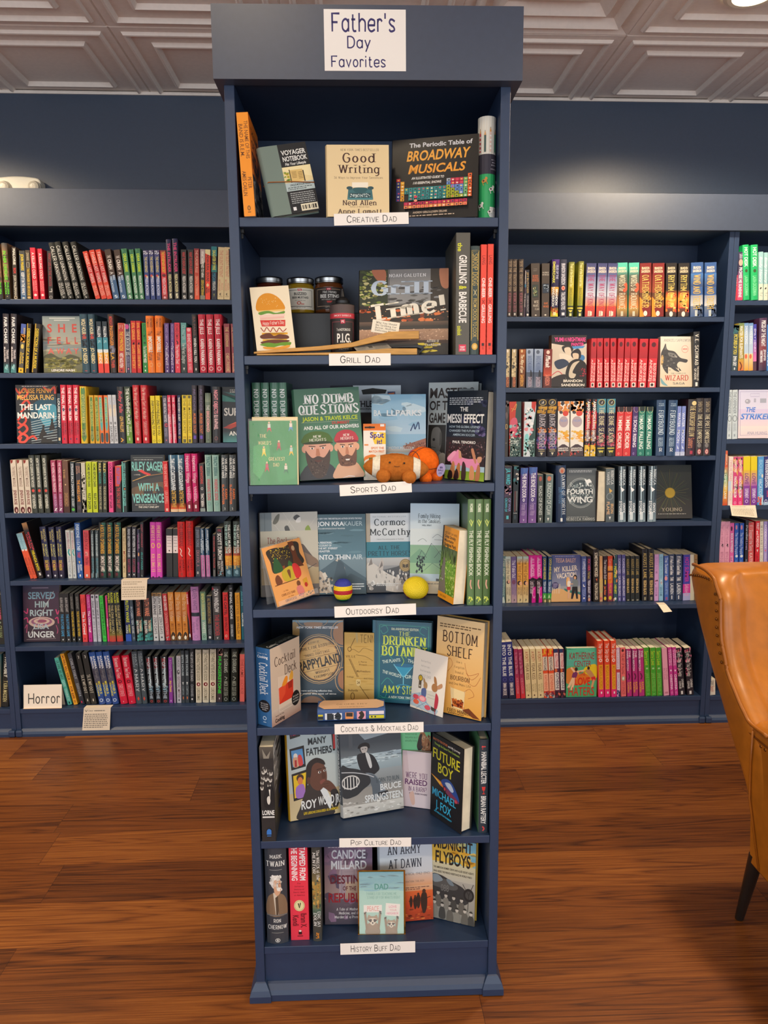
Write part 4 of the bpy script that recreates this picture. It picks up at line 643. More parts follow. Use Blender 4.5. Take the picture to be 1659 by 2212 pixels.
row('third shelf, right bookcase', RZ[2], .002, 986, '''
@1080 830 6.38
50~112;230@60;p;3b3733;faded black,gold;.N 4 10 0 0 100 40 30 6 6a5a58 4c4442;.T C d8b060 24 42 80 50 D;.R 30 75 70 76 8a8478
130~292;243@130;p;c03a2c;thick red coral and teal,teal;.R 0 0 60 100 c84230;.P 34504c 60,0 100,0 100,100 0,100 10,60 50,30;.~ e8c058 .03 20,18 60,4 50,14 16,12;.S d86078 10,34 60,30 70,50 40,64 10,60;.N 5 24 0 40 100 66 14 3 8ac8c8 d890a0 e8d8d0 b83850;.N 6 90 0 66 100 99 7 1.6 d0e0d8 3a5c54 88a89c 284038;.T R 98d0d0 20 42 60 46 DAY;.T R d8e4e0 16 70 80 73 SAMANTHA;.T R d8e4e0 16 74 80 77 SHANNON
320~484;243@328;p;d8e4ec;thick white coral and teal,teal;.P c83a30 60,0 100,0 90,20 60,10;.P 34504c 100,10 100,100 60,100 40,70 80,40;.N 7 30 0 10 80 60 16 3 f0f4f8 c8d8e8 e89098 a8d0d8;.S 8ad8d8 10,62 40,60 40,80 30,90 10,90;.N 6 90 0 68 100 99 7 1.6 d0e8e4 3a5c54 98c8c0 284038;.T R d8e4e0 30 70 90 73 SAMANTHA;.T R d8e4e0 30 74 90 77 SHANNON
495~638,650~784;205@510,205@650;h;2f2b33;ornate black and violet,silver;.E 50 6 36 5.4 d8b858;.E 50 6 31 4.6 3a3836;.L e8e0d0 .04 40,8 60,4 56,8;.N 5 14 10 14 90 26 26 3 c89a38 a87a28 2f2b33;.N 8 14 0 48 100 58 30 3 d87838 e8a860 3a3440;.N 3 70 0 60 100 86 10 2 4a5a98 7a5090 38406a c86a98;.R 0 86 100 98 2c2a34;.R 20 87 80 88 c8b888;.R 20 90 80 91 c8b888;.P d8d0b0 36,93 64,93 50,98;C c8c0c8 26 84 DARK MIRROR
790~954,966~1148;238@798,238@975;p;f0ece4;thick white and orange,lilac;.N 5 26 0 0 100 20 16 4 e08838 383438 4a4648 e89a48;.E 66 22 24 5 d84838;.E 50 37 38 10 b8a8b0;.T R 7a98d8 20 33 80 37 THE DAY;.N 6 26 0 54 100 72 18 3 f0a828 e8b848 f4ece0;.P 4a3c40 0,84 40,78 60,78 100,84 100,100 0,100;.N 2 16 0 88 100 99 8 2 c85048 6a4a4c 3a3034;.T B f8f4ec 6 84 92 86.8 SAMANTHA;.T B f8f4ec 6 87.6 92 90.6 SHANNON
1160~1232,1240~1313;203@1180,203@1262;h;2b2a2c;red banded black,white;.R 0 22 100 54 c82838;.R 0 54 100 74 8a5a58;.R 0 80 100 100 e8c040;.N 4 40 0 2 100 98 16 2 e8e0d8 3a3034 d84838 e0a030;B f4ece4 4 30 AMONG;B f4ece4 28 52 THE BURNING;B e8e4e0 54 74 SAMANTHA
1325~1447,1463~1582;205@1340,205@1475;h;28323c;ornate teal and black,cream;.R 0 0 100 24 4f8ea0;.E 50 6 36 5.4 d8c068;.E 50 6 31 4.6 33302e;.L e8e0d0 .04 42,8 60,4 56,8;.R 0 24 100 60 2f2b40 38304a;.N 5 50 0 62 100 84 14 2 a83048 58304a 382838 c86a78;.R 0 84 100 100 2c2c24;.R 10 85 90 87 d8c048;.P d8c850 20,90 80,90 50,98;.E 50 95 12 2.6 2c2c24;C e8dcb0 15 76 THE BONE SEASON
@1320 830 4.894
45~118,122~202;240@60,240@135;p;da3a3a;dark capped red,white;.R 0 0 100 10 3a2a2a;.O 60 3 40 10 .06 e0a898;R0 f0d0c8 18 24 THE;B f8ece4 26 85 MIME ORDER;.O 44 95 10 2 .1 e88878
207~272;240@225;p;4c326c;royal purple,lilac white;.O 60 3 40 8 .05 d8b0a0;R0 d0c0e0 18 24 THE;B f0e8f4 26 82 SONG RISING;.O 44 95 10 2 .1 9a80b8
275~352,358~432;240@285,240@372;p;2d7e6c;dark capped sea green,mint;.R 0 0 100 9 2c3430;.O 60 3 40 10 .05 c8d0a0;R0 c8e4d8 16 23 THE;B e8f4ec 24 86 MASK FALLING;.O 44 95 10 2 .1 78b8a4
470~563,580~673;168@483,168@605;h;2b466a;denim blue,white;.R 84 0 100 100 3a5a80;.T R b0c8dc 20 6 80 8 THE;.T R b0c8dc 20 9 84 11 NUMBER;C d4e4f0 18 62 FURYBOUND;R0 b0c8dc 67 83 SABLE SORENSEN;.T C f0f4f8 32 86 70 92 R
675~724,728~777;233@697,233@745;p;7c8ccc;periwinkle,white;.R 0 92 100 100 c8d0e8;R0 f0f4fc 13 42 WATER;R0 f0f4fc 48 74 MOON;.P d8e0f4 30,78 80,86 40,86;.O 50 93 22 2.4 .08 a8b4dc
785~882;160@825;h;392030;wine black,gold;.R 0 0 100 100 2c2420 3a1c2c;.E 60 7 26 4 e0cc90;C dcc890 12 66 THE BOOKSHOP BELOW;H d88868 68 86 Summers;.R 40 91 70 97 b83a50
890~967,970~1045;150@903,150@983;h;302724;coffee black,cream;R0 a89878 6 24 SHEN TAO;C e8dcb8 28 78 THE POET EMPRESS;.E 46 82 26 4 7a7470;.E 46 93 26 5 a83a48;.O 46 93 12 3 .1 e8c8b8
''')
row('fourth shelf, right bookcase', RZ[3], .002, 1128.6, '''
@1080 830 6.38
50~156;1130@60;p;362f3c;purple black,cyan;B 4ac8d8 4 32 J.R. WARD;.N 4 16 10 36 90 52 20 3 6a4878 4a3a58 c89aa8;B2 48b8d0 56 80 CROWN OF;B1 8a88c0 56 80 OF WAR;.R 34 87 64 93 58c0d0
170~247;1128@172;p;202a31;blue black,white;.N 5 12 10 0 90 40 26 3 2f7078 283840 d8d0c8;.L c85848 .05 40,44 40,80;.L d8d0c8 .05 70,44 70,78;.T R d8dcdc 16 82 84 83.5 NAMES;.E 46 90 20 4 3a4a54
270~372,385~498;1155@275,1145@402;h;5e4c8e;deep lilac,white;.P 4a68b0 0,0 100,0 80,14 50,8 30,16 0,10;.R 0 60 100 100 5e4c8e 8a62a8;B f0ecf8 10 54 THE BONE DOOR;.O 46 58 10 2.4 .08 f0ecf8;H c8b0d8 64 86 Frances White;.P d0c0e0 40,93 60,93 50,97
520~598;1245@520;p;49524f;khaki grey,pale;.E 50 9 26 5 a85848;R0 d0d8d4 24 84 ROAD OF BONES;.P f0f0ec 34,90 60,90 46,97
615~717;1243@625;p;5c6e6e;green grey,white;.R 70 0 100 100 708484;.E 46 9 26 5 d07858;R0 d8e4e0 18 84 KINGDOM OF CLAW;.P f0f0ec 34,90 60,90 46,97
775~912;1122@770;h;1e3152;navy,white;.R 44 14 56 100 486080;.E 60 9 30 5.4 b89888;.E 58 10 14 3 c86848;C1 dce4ec 16 86 DAWN OF NORTH;R0 4a78a8 38 66 DEMI WINTERS;.R 40 92 60 98 f0f4f4
1455~1578;1165@1460;p;5b666a;pewter,gold;R1 d8dcdc 4 30 REBECCA;R2 d8dcdc 6 30 YARROS;.P d8b060 36,36 76,42 44,46;.O 46 52 34 6 .05 98a4a8;B1 d8b080 66 84 IRON;B2 e0b890 62 86 FLAME;.P e8ecec 36,90 60,90 48,96
@1320 830 4.894
75~155,178~258,285~363,383~472;870@78,870@185,868@290,866@398;h;2c3842;metallic grey,white;.R 26 0 44 100 a8c0cc;.R 58 0 68 100 6a828e;.R 0 60 100 100 3a4a56 8aa0ac;.R 20 82 60 96 dceaf0;R1 e4ecf0 6 34 REBECCA;R2 e4ecf0 6 34 YARROS;.P f4f8fa 24,36 78,42 40,46;B1 f0f4f8 66 84 ONYX;B2 f0f4f8 62 86 STORM
''')  # metallic grey spines: pale upright bands paint the glare of foil into the colour
row('fifth shelf, right bookcase', RZ[4], .057, 1300.3, '''
@1070 1130 6.38
86~138;455;p;5d7d7e;teal grey,pale;H d0d8cc 6 44 Final Offer;.P c8d4cc 0,90 60,86 100,100 0,100;R0 a8c0bc 50 84 STEPHANIE
148~220;463@140;p;d4ccae;mint cream,black script;.R 0 0 100 22 b8d0d0 d8ccac;H 5a5a50 6 50 Behind the Net;.E 50 55 34 4 3a3034;.E 60 54 22 4 e0a890;R1 8a7a68 66 84 STEPHANIE;R2 8a7a68 66 82 ARCHER;.~ 3a3a34 .12 50,92 58,94 46,96
221~297;465@215;p;6c5c94;lilac,white script;.R 0 45 100 100 6c5c94 c0a0a8;H f0ecf4 8 46 The Fake Out;.E 50 55 36 5 7a4a6a;R1 7a6a98 66 84 STEPHANIE;R2 7a6a98 66 82 ARCHER;.~ 3a3a34 .12 50,92 58,94 46,96
302~380,383~458;463@298,463@383;p;e0a44c;sky and apricot,dark script;.R 0 0 100 14 a8d0d4 e0b070;.R 0 60 100 100 dcb068 e0cc9c;H 6a4020 6 50 The Wild Card;.E 40 57 32 5 3a2c34;.E 64 58 26 4 e8b088;R1 8a6a48 66 84 STEPHANIE;R2 8a6a48 66 82 ARCHER;.~ 3a3a34 .12 50,92 58,94 46,96
460~556,560~647;445@462,445@555;h;d41c94;pink and black,pale;.R 0 0 100 52 d8209a;.R 0 50 100 100 221a22;.P 221a22 0,52 50,46 100,50 100,60 0,60;.P d8209a 50,68 100,66 100,100 40,100;.~ 221a22 .05 90,24 50,34 30,46;.R 22 4 44 46 e080c0;B e8b0d8 6 44 ALL RHODES;H f0dce8 54 80 Lead the Dance;.~ f0c8e0 .07 40,78 70,90 90,86
653~710,714~772;463@652,463@722;p;2b4c7c;navy with green foot,yellow;B d8c848 4 50 CATCH AND RELEASE;B d0dce8 54 78 TESSA BAILEY;.R 0 80 100 92 48a848;.L e8f0d0 .14 30,90 46,84 60,90;.R 0 92 100 100 6a6a40;.E 60 97 20 3 e8d098
1187~1258;460@1187;p;4c5c9e;steel violet,white;B c8d0e8 6 56 IT HAPPENED ONE SUMMER;.~ f0f0f4 .16 40,62 44,66 66,66;R0 a8b4dc 70 88 TESSA;.E 50 92 18 2 f0f0f4
1265~1322;460@1262;p;3b2f52;grape,pink and gold;.L 78688c .05 80,4 80,96;B d85068 6 32 FIX HER;H d8c050 34 50 Perfect;B e0dce8 52 82 TESSA BAILEY;.L f0f0f0 .14 30,90 48,85 66,90;.E 50 95 26 4 d8a088
1352~1432;365@1345;h;2b2320;tall black brown,cream;B e8dcc8 6 52 SOMETHING WICKED;.P e07048 40,56 66,55 60,61;B d8ccb8 64 96 FALON BALLARD
1437~1482;457@1434;p;dcae7e;peach,orange;.R 0 50 100 80 e0c070 c8c088;H e89058 4 46 Passion Project;R0 c88a68 50 78 LONDON SPERRY;.E 40 93 26 3 d84868
1485~1543;457@1487;p;3c2c3a;raisin,white and yellow;H e8e0dc 8 50 The Matzah Ball;.R 34 52 66 62 e0c048;I e87848 66 86 Jean Meltzer;.E 48 93 30 4 e8c840
1550~1618;457@1550;p;da4c2c;tomato orange,pink;.R 0 22 100 60 e89a38 d86038;.R 0 60 100 100 c83a78 7a4048;H f0a8a0 6 50 Seven Days;.R 0 32 100 36 6a3a30;B f0a030 54 82 TIA WILLIAMS;.E 48 92 30 4.4 e8c830
@1300 1130 6.4054
160~218;443@157;p;3c5c6a;teal floral,yellow;.N 4 16 0 0 100 100 24 4 d88a58 e0a898 4a7a70;B d8e038 24 48 PEOPLE;B d8e038 64 84 HENRY;.E 50 94 22 3 e8f0f0
220~274,279~332;440@217,440@275;p;5b5a9a;violet blue,lilac white;R0 d8d8f0 8 40 SCANDALIZED;R0 e4e4f4 46 88 LAUREN BILLINGS;.R 34 92 64 98 b8b8dc
336~392,398~457,462~522;457@333,457@398,457@463;p;2f3334;charcoal,gold;C b8a060 6 42 AUGUST LANE;B d8b878 50 82 REGINA BLACK;.R 30 96 76 99 989488
557~633,643~722;360@557,360@643;h;27252a;tall black,gold;C d8bc70 7 56 AUGUST LANE;B e0c080 60 88 REGINA BLACK;.R 32 92 66 98 989078
721~786;435@730;p;d4a4dc;pale orchid,violet;R0 b888c8 6 42 IN YOUR DREAMS;.N 4 6 20 55 80 64 12 2 4a3a48 d87a98;R0 a87ab8 70 90 SARAH ADAMS
787~851;432@790;p;94c4e4;baby blue,blue;R0 6a9cc0 6 52 BEG BORROW OR STEAL;.N 6 6 20 54 80 66 12 2 e8e4e8 e09890;R0 5a8ab0 70 90 SARAH ADAMS
862~928;455@862;p;4b6cba;cornflower blue,white script;H e8f0fa 4 44 The Summer I;.E 40 50 30 5 e8a0a8;R0 a0b8e4 60 86 ELENA ARMAS;.R 30 92 70 98 a85a88
930~1010,1016~1113;435@928,435@1018;p;3c4a6a;dusk blue,white;I f0f0f4 4 44 If I Had a Good Idea;B f0f0f4 49 57 TAB;B e0e4ec 63 86 LAUREN;.R 40 89 56 97 e8e8ec
1119~1222;440@1128;p;4a48b4;blue over pink,magenta;.R 0 64 100 84 d83aa4;.R 0 84 100 100 b8b8e8;B c83aa8 6 60 HOT SUMMER;B f0a8d8 64 90 SARAH D
1222~1276;440@1222;p;e4e0d0;ivory,tan script;H b0a888 10 40 Famous;.R 0 0 100 100 e4e0d0 dcd4bc
1280~1328;440@1278;p;b08a5c;tan,black script;H 4a3420 10 44 Famous
''')
row('bottom shelf, right bookcase', RZ[5], .010, 1506.3, '''
@1070 1360 6.636
97~188,200~292;185@75,180@148;p;2a327a;royal blue to black,white;.R 0 50 100 100 2a327a 181c34;B e4e8ec 5 60 INTO THE BLUE;.O 52 66 24 3 .08 5a5aa0;B d8d0d4 72 94 EMMA BRODIE
300~360,370~432;280@262,285@322;p;a2325c;berry to red,pink;.R 0 50 100 100 a2325c dc343a;H e0a0b4 8 50 It Had to Be Him;R0 d88898 58 90 ADIB KHORRAM
440~522,527~609,613~699;285@403,282@492,282@582;p;e2ce9e;butter cream,red and brown;R0 a84a38 5 26 A FORTY;R0 6a4a38 28 62 YEAR KISS;R1 a89868 70 88 NICKOLAS;R2 a89868 72 86 BUTLER;.E 46 94 12 1.6 5a3a2a
703~773,780~858;278@670,278@750;p;e6542e;orange cap and peach,navy;.N 4 10 0 2 100 12 26 3 e8a830 d83a28;.R 4 16 96 44 ecdcc8;B 2a3050 16 45 THE BODYGUARD;.R 0 50 100 86 f0b494;R0 d85a40 54 84 KATHERINE;.N 6 14 0 88 100 98 26 3 384a7a d83a30 e8e0d8
863~938,943~1008;280@835,280@918;p;5c2c48;plum with white panels,navy;.R 0 0 70 7 2c3a68;.R 4 8 82 40 ecd8d4;B c84858 10 38 HELLO STRANGER;.E 30 44 26 4 d86840;.R 4 48 82 84 f0ece8;B 3a3050 50 82 KATHERINE;.N 3 8 0 88 100 98 20 3 2a2428 d86a58
@1280 1360 5.925
75~148,156~228,240~310;150@60,147@147,147@230;h;e64c2c;red to pink,white and yellow;.R 0 40 100 100 e64c2c ec2a84;H f8ece4 4 30 The Slip Up;.O 48 34 20 2.4 .16 f8e0d8;.R 14 42 84 86 f0a828;R0 c8781c 44 84 MEGAN ALFORD;.R 40 90 64 94 f8e8f0
312~357;235@303;p;dcacd0;mauve white and plum,pink;.R 0 4 90 44 e8e0ec;H c05aa8 6 42 Unromance;.R 0 44 100 50 c84850;.R 10 52 90 86 ecdce8;R0 8a80a8 54 84 ERIN CONNOR;.N 3 8 0 88 100 98 24 3 3a4a8a 384a4a
365~432;233@352;p;f27474;coral pink,brown;.E 50 6 24 3 5a2a2a;R0 8a3a3a 12 54 THE ART OF FALLING;.E 52 63 36 5 b8a88c;.E 48 63 14 3 f0e8dc;R0 b85050 70 96 KATE SPENCER
443~507,518~587,597~667;250@427,250@502,248@578;p;ba347c;raspberry,white and yellow;.R 0 0 20 40 7a4070;B1 f0dce8 4 18 THE;B2 f0dce8 4 46 PARIS MATCH;.~ 5a2440 .2 40,52 60,58 44,64;B1 f0b030 70 86 KATE;B2 f0b030 70 92 CLAYBORN
680~747,752~822,826~895;235@652,235@735,235@808;p;4aa432;grass green,yellow;.L d8783a .03 2,0 2,100;H d8e838 7 36 Sorry Love;.E 48 43 20 2 a8d890;R0 8cc860 52 90 JANE COSTELLO;.R 30 95 70 97 78c060
912~982;243@883;p;eaa4ba;blush pink,rose;R1 c06a88 42 66 FALLING;R2 c06a88 42 66 IN LOVE;.R 24 92 80 96 c87a90
993~1043,1048~1098;230@962,230@1017;p;cc3c94;fuchsia,white;B1 f0d0e8 4 38 ACCIDENTALLY;B2 f0b0d8 4 38 YOURS;.E 52 48 16 2 f8e8f4;B f4dcec 56 88 CHRISTINA;.O 50 94 16 2 .1 e890c8
1108~1185,1212~1297;240@1065,240@1175;p;2a222a;black floral,white script;.N 5 30 0 0 100 36 14 3 d87a98 b8506a 3a2c38 2a222a;.N 7 10 0 40 30 66 16 3 d86a88;H f0ece8 8 60 Every Time You Go Away;B1 d8d4d0 66 84 CATHERINE;B2 d8d4d0 70 86 COWLES;.R 34 91 66 98 e0dcd8
''')
row('top shelf, far right bookcase', FZ[0], .002, 648.6, '''
@1320 480 4.894
1300~1329;560@1312;p;d83a44;thin red,pale;R0 f0b0b0 10 60 ON
1331~1392;315@1345;p;3a3450;purple over pink,white;.R 0 40 100 100 584068 e04a70;.E 50 22 34 7 d8a898;R0 d0c8dc 4 14 SARAH;B f4e8f0 32 94 PROMISE ME SUNSHINE
1398~1462,1480~1552;242@1390,242@1478;h;18b464;emerald green,white;B f0f8f0 5 40 HOT DESK;.E 50 47 22 3 3a5a30;B 88e0a8 56 92 LAURA DICKERMAN
1560~1606,1612~1657;315@1563,322@1615;p;9cc8cc;aqua over cream,white;.R 0 66 100 100 d8dcc8;I e4f0ec 10 64 Emily Henry;.L 3a3a38 .3 40,76 56,74;.N 2 4 20 80 80 92 8 2 5a6a68
''')
row('second shelf, far right bookcase', FZ[1], .002, 800.8, '''
@1320 480 4.894
1270~1338;1090@1290;p;3c4c54;teal grey,yellow;.N 4 10 0 0 100 18 40 5 3a6a70 2f4a50;B e0d048 20 64 PICTURES OF YOU;B e8ecec 68 90 EMMA GREY;.R 40 93 60 98 d0d4d4
1343~1402;1068@1350;p;a8943a;olive gold,white;.R 0 0 100 30 708858 b8a038;.R 0 76 100 100 c8a040 d8743c;B f0ece0 6 74 WATER FOR ELEPHANTS;.~ 6a2a1c .2 30,82 60,90 40,98
1407~1453,1456~1500;1068@1408,1068@1460;p;b8cce0;blue white to gold,pale;.R 0 0 100 24 6a94c8 b8cce0;.R 0 64 100 100 e8d8a8 e8a030;R0 e8f0f8 6 44 SWAN SONG;.E 40 70 30 5 e86a4a
1502~1537;1080@1505;p;4a4ab0;violet to pink,white;.R 0 30 100 80 4a4ab0 e87ab0;.R 0 80 100 100 5a3a48;R0 e8e0f4 10 60 EMILY HENRY
1560~1640;1015@1570;h;4c2a4c;plum and ember,white;.R 0 30 100 60 4c2a4c 8a3a3c;.R 0 60 100 100 7a3440 3a2440;B f0ecec 5 54 PIECES OF THE NIGHT;B1 e8e4e8 60 82 JENNIFER;B2 e8e4e8 62 84 HARTMANN
1642~1690;1085@1645;p;3a78c0;sky blue,white;B f0f4fa 60 90 NEVERS
''')
row('third shelf, far right bookcase', FZ[2], .002, 948.5, '''
@1320 830 4.894
1205~1274,1276~1337;62@1235,62@1280;p;ccd8dc;silver white,grey;I 8a949c 4 48 THE DEFENDER;.O 50 58 34 6 .1 6a747c;R0 a8b4bc 68 84 ANA HUANG;.R 34 90 60 95 98a4ac
''')
row('fourth shelf, far right bookcase', FZ[3], .002, 1091.5, '''
@1540 950 7.3697
128~157;895@135;p;e8784a;thin orange,pale;R0 f8d0b0 20 80 ON
158~228;180@170;p;dc6440;orange and green,cream;.R 0 30 100 50 d88a58 58b48c;.R 0 50 100 66 58b48c e0c050;.R 0 66 100 100 e8c048 d84a28;.E 46 37 26 3 e0c890;B1 e8d0a8 6 26 JESSICA;B f0ecd0 42 88 CEMETERY LANE
235~312;272@255;p;f2e0d4;shell pink,rose;.R 0 50 60 70 c8d8e8;R0 e0a0a0 6 50 TWELVE YEARS;R0 e8b8a8 70 90 CHLOE
312~391,394~471;275@325,275@405;p;d84a80;pink and orange,white;.N 4 24 0 4 100 76 26 5 e89a48 d8487a 3a2a30 e8a058;.R 0 80 100 100 ec3a7c;I f8ece4 6 32 COUNTDOWN;I f8f0ec 40 84 PARADISE PROBLEM;.O 50 95 18 2.4 .12 f0a0c0
482~590,602~702;270@487,270@605;p;ecd418;yellow to violet,white;.R 0 0 100 28 ecd418;.R 0 28 100 60 ecc030 b868b0;.R 0 60 100 100 9044a4 7c3498;I 8a4a88 34 58 LOVE;B e8d0f0 66 86 EXPERIMENT;.O 50 92 18 3 .1 d8b8e8
703~801;270@718;p;58a0dc;bright blue,aqua;.R 60 80 100 100 b8d8ec;.N 3 8 0 84 70 98 16 4 e8705a d84a48;I 98ccec 6 40 BEACH READ;.E 76 40 14 4 e8e0d0;I c8e4f4 46 84 VACATION
805~890;265@818;p;34367c;indigo violet,white;.R 0 94 100 100 a8c4e0;B f4f4fa 6 64 THE SOULMATE EQUATION;B1 d8587a 70 84 CHRISTINA;.O 44 92 22 3 .1 e8e8f4
''')
row('fifth shelf, far right bookcase', FZ[4], .03, 1231, '''
@1540 950 7.3697
97~176,180~257;1305@118,1305@198;p;f0a8c4;light pink,rose;H c87898 6 46 The Love Haters;.~ 3a2a34 .14 40,50 60,46 66,52;R0 c07090 62 92 BETH O LEARY
262~332;1327@272;p;ea68b0;bubblegum pink,white;.E 40 12 20 5 4a2038;B f8e8f4 22 62 BOOK BOYFRIEND;R0 f4c8e4 70 84 EMMA;.R 30 86 70 92 f8e0f0
336~405,412~485;1330@347,1330@427;p;2a5cc0;ultramarine,white;.E 44 9 20 5 e08a9a;H d8e8fa 20 66 The Wedding People;.E 54 70 30 3 e8f0f4;.R 30 78 60 92 5a88d8
504~556;1280@520;p;2c2a34;black,white;C e0dce4 10 40 Parallel;H d0a8d8 42 66 Lines;R0 a8a4b0 78 94 AUTHOR
558~647;1320@568;p;e25a5a;coral red,white;.R 0 84 100 100 d88a70 c8a088;H f8e4e0 6 60 If I Stopped the Song;B f0c8c0 64 86 KATIE;.N 2 6 20 90 80 98 12 3 3a2a28 f0e0d0
668~740;1298@680;p;e42434;bright red,white;B f8dcdc 4 54 FIRST and FOREVER;.P f8e0e0 30,58 70,58 50,64;H 7a1018 68 92 Lynn Painter
741~801;1305@748;p;eae2d2;cream white,grey;C 7a7468 8 64 NEVER BEEN BETTER;R0 c0b8a8 70 92 NOVEL
804~865;1303@808;p;b4a0e0;lilac,white;B e8e0f8 6 56 ACCIDENTALLY;.E 50 60 18 2 e87098;R0 d8ccf0 66 90 HARLOW
867~940;1300@870;p;8a78cc;purple,pale;B d8d0f4 8 60 DREAMLAND
''')
row('bottom shelf, far right bookcase', FZ[6], .01, 1499, '''
@1280 1360 5.925
1497~1575;640@1494;p;e8dcc8;white,black;R0 5a5450 10 40 SUNNY;H c86048 44 80 Beach
''')
row('sixth shelf, bookcase at the photo edge', LZ[5], .04, 1390, '''
@0 950 3.3
-20~36;1105@-52;p;2f2c26;black,pink and green;B d85a78 4 50 SHARP OBJECTS;.E 60 56 12 2 8a9a80;R0 98a870 62 86 GILLIAN
''')
row('bottom shelf, bookcase at the photo edge', LZ[6], .03, 1524, '''
@0 950 3.3
-34~6;1530@-30;p;2a5a60;teal edged,pale;.R 0 0 100 100 2a5a60 8a6a40
8~60;1530@24;h;26241e;black,cream;B f0ecdc 4 44 WHIDBEY;R0 d8cc90 50 90 T KIRA MADDEN
''')
# ---------------- free-standing display bookcase ----------------
SM = Matrix.Translation((.04408, 1.58514, .0015)) @ Matrix.Rotation(-.0076, 4, 'Z') @ Matrix.Rotation(-.00466, 4, 'Y')
I4 = Matrix.Identity(4); WALLF = Matrix.Translation((0, YF, 0))
class Frame:
    def __init__(s, m): s.m = m; s.i = np.array(m.inverted()); s.o = s.i[:3, :3] @ CAM+s.i[:3, 3]
    def y(s, u, v, Y): d = s.i[:3, :3] @ ray(u, v); return s.o+d*((Y-s.o[1])/d[1])
    def z(s, u, v, Zc): d = s.i[:3, :3] @ ray(u, v); return s.o+d*((Zc-s.o[2])/d[2])
    def hit(s, u, v, p, n): d = s.i[:3, :3] @ ray(u, v); return s.o+d*(np.dot(p-s.o, n)/np.dot(d, n))
ST, WF = Frame(SM), Frame(WALLF)
SZ = [1.7903, 1.5118, 1.2368, .9606, .6840, .4060, .1345]
HW, SD = .2885, .325
stand = thing('display_bookcase', 'tall narrow navy display bookcase with a handwritten sign on its header', 'bookcase', SM)
for a in (-HW, HW-.0205):
    mb = MB(); mb.box((a, 0, 0), (a+.0205, SD, 2.06)); obj('side_panel', mb, 'navy', stand, bevel=.0012)
for i, z in enumerate(SZ):
    mb = MB(); mb.box((-HW+.021, .0015, z-.0185), (HW-.021, SD-.0065, z)); obj('shelf', mb, 'navy', stand, bevel=.0012)
mb = MB(); mb.box((-HW+.021, .002, 2.045), (HW-.021, SD, 2.063)); obj('top_panel', mb, 'navy', stand)
mb = MB(); mb.box((-HW+.021, SD-.006, .03), (HW-.021, SD, 2.044)); obj('back_panel', mb, 'navy', stand)
mb = MB(); mb.box((-.3035, -.03, 2.0415), (.3055, -.0005, 2.177)); mb.box((-.3035, -.0005, 2.0645), (.3055, .08, 2.177)); mb.box((-.3035, -.0005, 2.0415), (-HW-.0005, .08, 2.0645)); mb.box((HW+.0005, -.0005, 2.0415), (.3055, .08, 2.0645)); obj('header', mb, 'trim', stand)
mb = MB(); mb.box((-HW+.021, .009, 0), (HW-.021, .022, SZ[-1]-.0187)); obj('base_panel', mb, 'navy', stand)
PL = [(-.010, 0), (-.010, .016), (-.006, .026), (.003, .036), (.0086, .039), (.0086, 0)]
mb = MB(); mb.prism(PL, 0, -HW+.021, HW-.021); obj('plinth_molding', mb, 'navy', stand)
for a in (-HW, HW-.0205):
    mb = MB()
    def ring(e, z): return [(a-e, -e, z), (a+.0205+e, -e, z), (a+.0205+e, SD+.001, z), (a-e, SD+.001, z)]
    L = [ring(e, z) for e, z in ((.015, .0), (.015, .016), (.011, .028), (.003, .043), (.0002, .045))]
    for p, q in zip(L, L[1:]): mb.add(p+q, [(0, 1, 5, 4), (1, 2, 6, 5), (2, 3, 7, 6), (3, 0, 4, 7)])
    obj('plinth_block', mb, 'navy', stand)
for zz, k in ((1.768, 1), (1.4895, 1), (1.2145, 1)):
    for a in (-HW+.0208, HW-.0268):
        mb = MB(); mb.box((a, .02, zz-.004), (a+.006, .035, zz+.003)); mb.box((a, .026, zz-.014), (a+.004, .030, zz-.004)); obj('shelf_pin', mb, 'black', stand)
# ---------------- things set on a shelf facing out ----------------
def pose(fr, BL, BR, TL, zs, ys=None, lean=6., roll=False, t=.0):
    P = [fr.y(*q, y) if ys else fr.z(*q, zs) for q, y in zip((BL, BR), ys or (0, 0))]
    if zs is not None:
        for p in P: p[2] = zs
    ex = (P[1]-P[0]); w = np.linalg.norm(ex); ex = ex/w; ez = np.array([0, 0, 1.]); n = np.cross(ex, ez); n /= np.linalg.norm(n)
    ez = np.cross(n, ex); ez = ez if ez[2] > 0 else -ez
    a = math.radians(lean); u = math.cos(a)*ez-math.sin(a)*n; N = np.cross(ex, u)
    q = fr.hit(*TL, P[0], N)-P[0]; A, B = np.dot(q, ex), np.dot(q, u); piv = P[0].copy()
    if roll:
        g = math.atan2(A, B); e1 = math.cos(g)*ex-math.sin(g)*u; u1 = math.cos(g)*u+math.sin(g)*ex; h = math.hypot(A, B); w *= math.cos(g)
        if g > 0: piv = P[1]-e1*w
    else: e1, u1, h = ex, u, B
    yb = np.cross(u1, e1); piv[2] += .0005+max(0, -yb[2])*t
    if fr is ST and zs is not None: h = min(h, .2515/max(.5, u1[2]))
    m = Matrix([[e1[i], yb[i], u1[i], piv[i]] for i in range(3)]+[[0, 0, 0, 1]])
    return fr.m @ m, w, h
def face_book(label, BL, BR, TL, zs, art, base, ys=None, lean=6., t=.022, hc=False, spine='', roll=False, fr=None, group=None, fcol=None, mt='gloss', sbase=None):
    fr = fr or ST; mw, w, h = pose(fr, BL, BR, TL, zs, ys, lean, roll, t)
    ms = book_mesh(w, h, t, hc, sbase or base, spine, art, fcol or base)
    return put_book(ms, mw, hc, label, group or 'books on the display bookcase', mt)
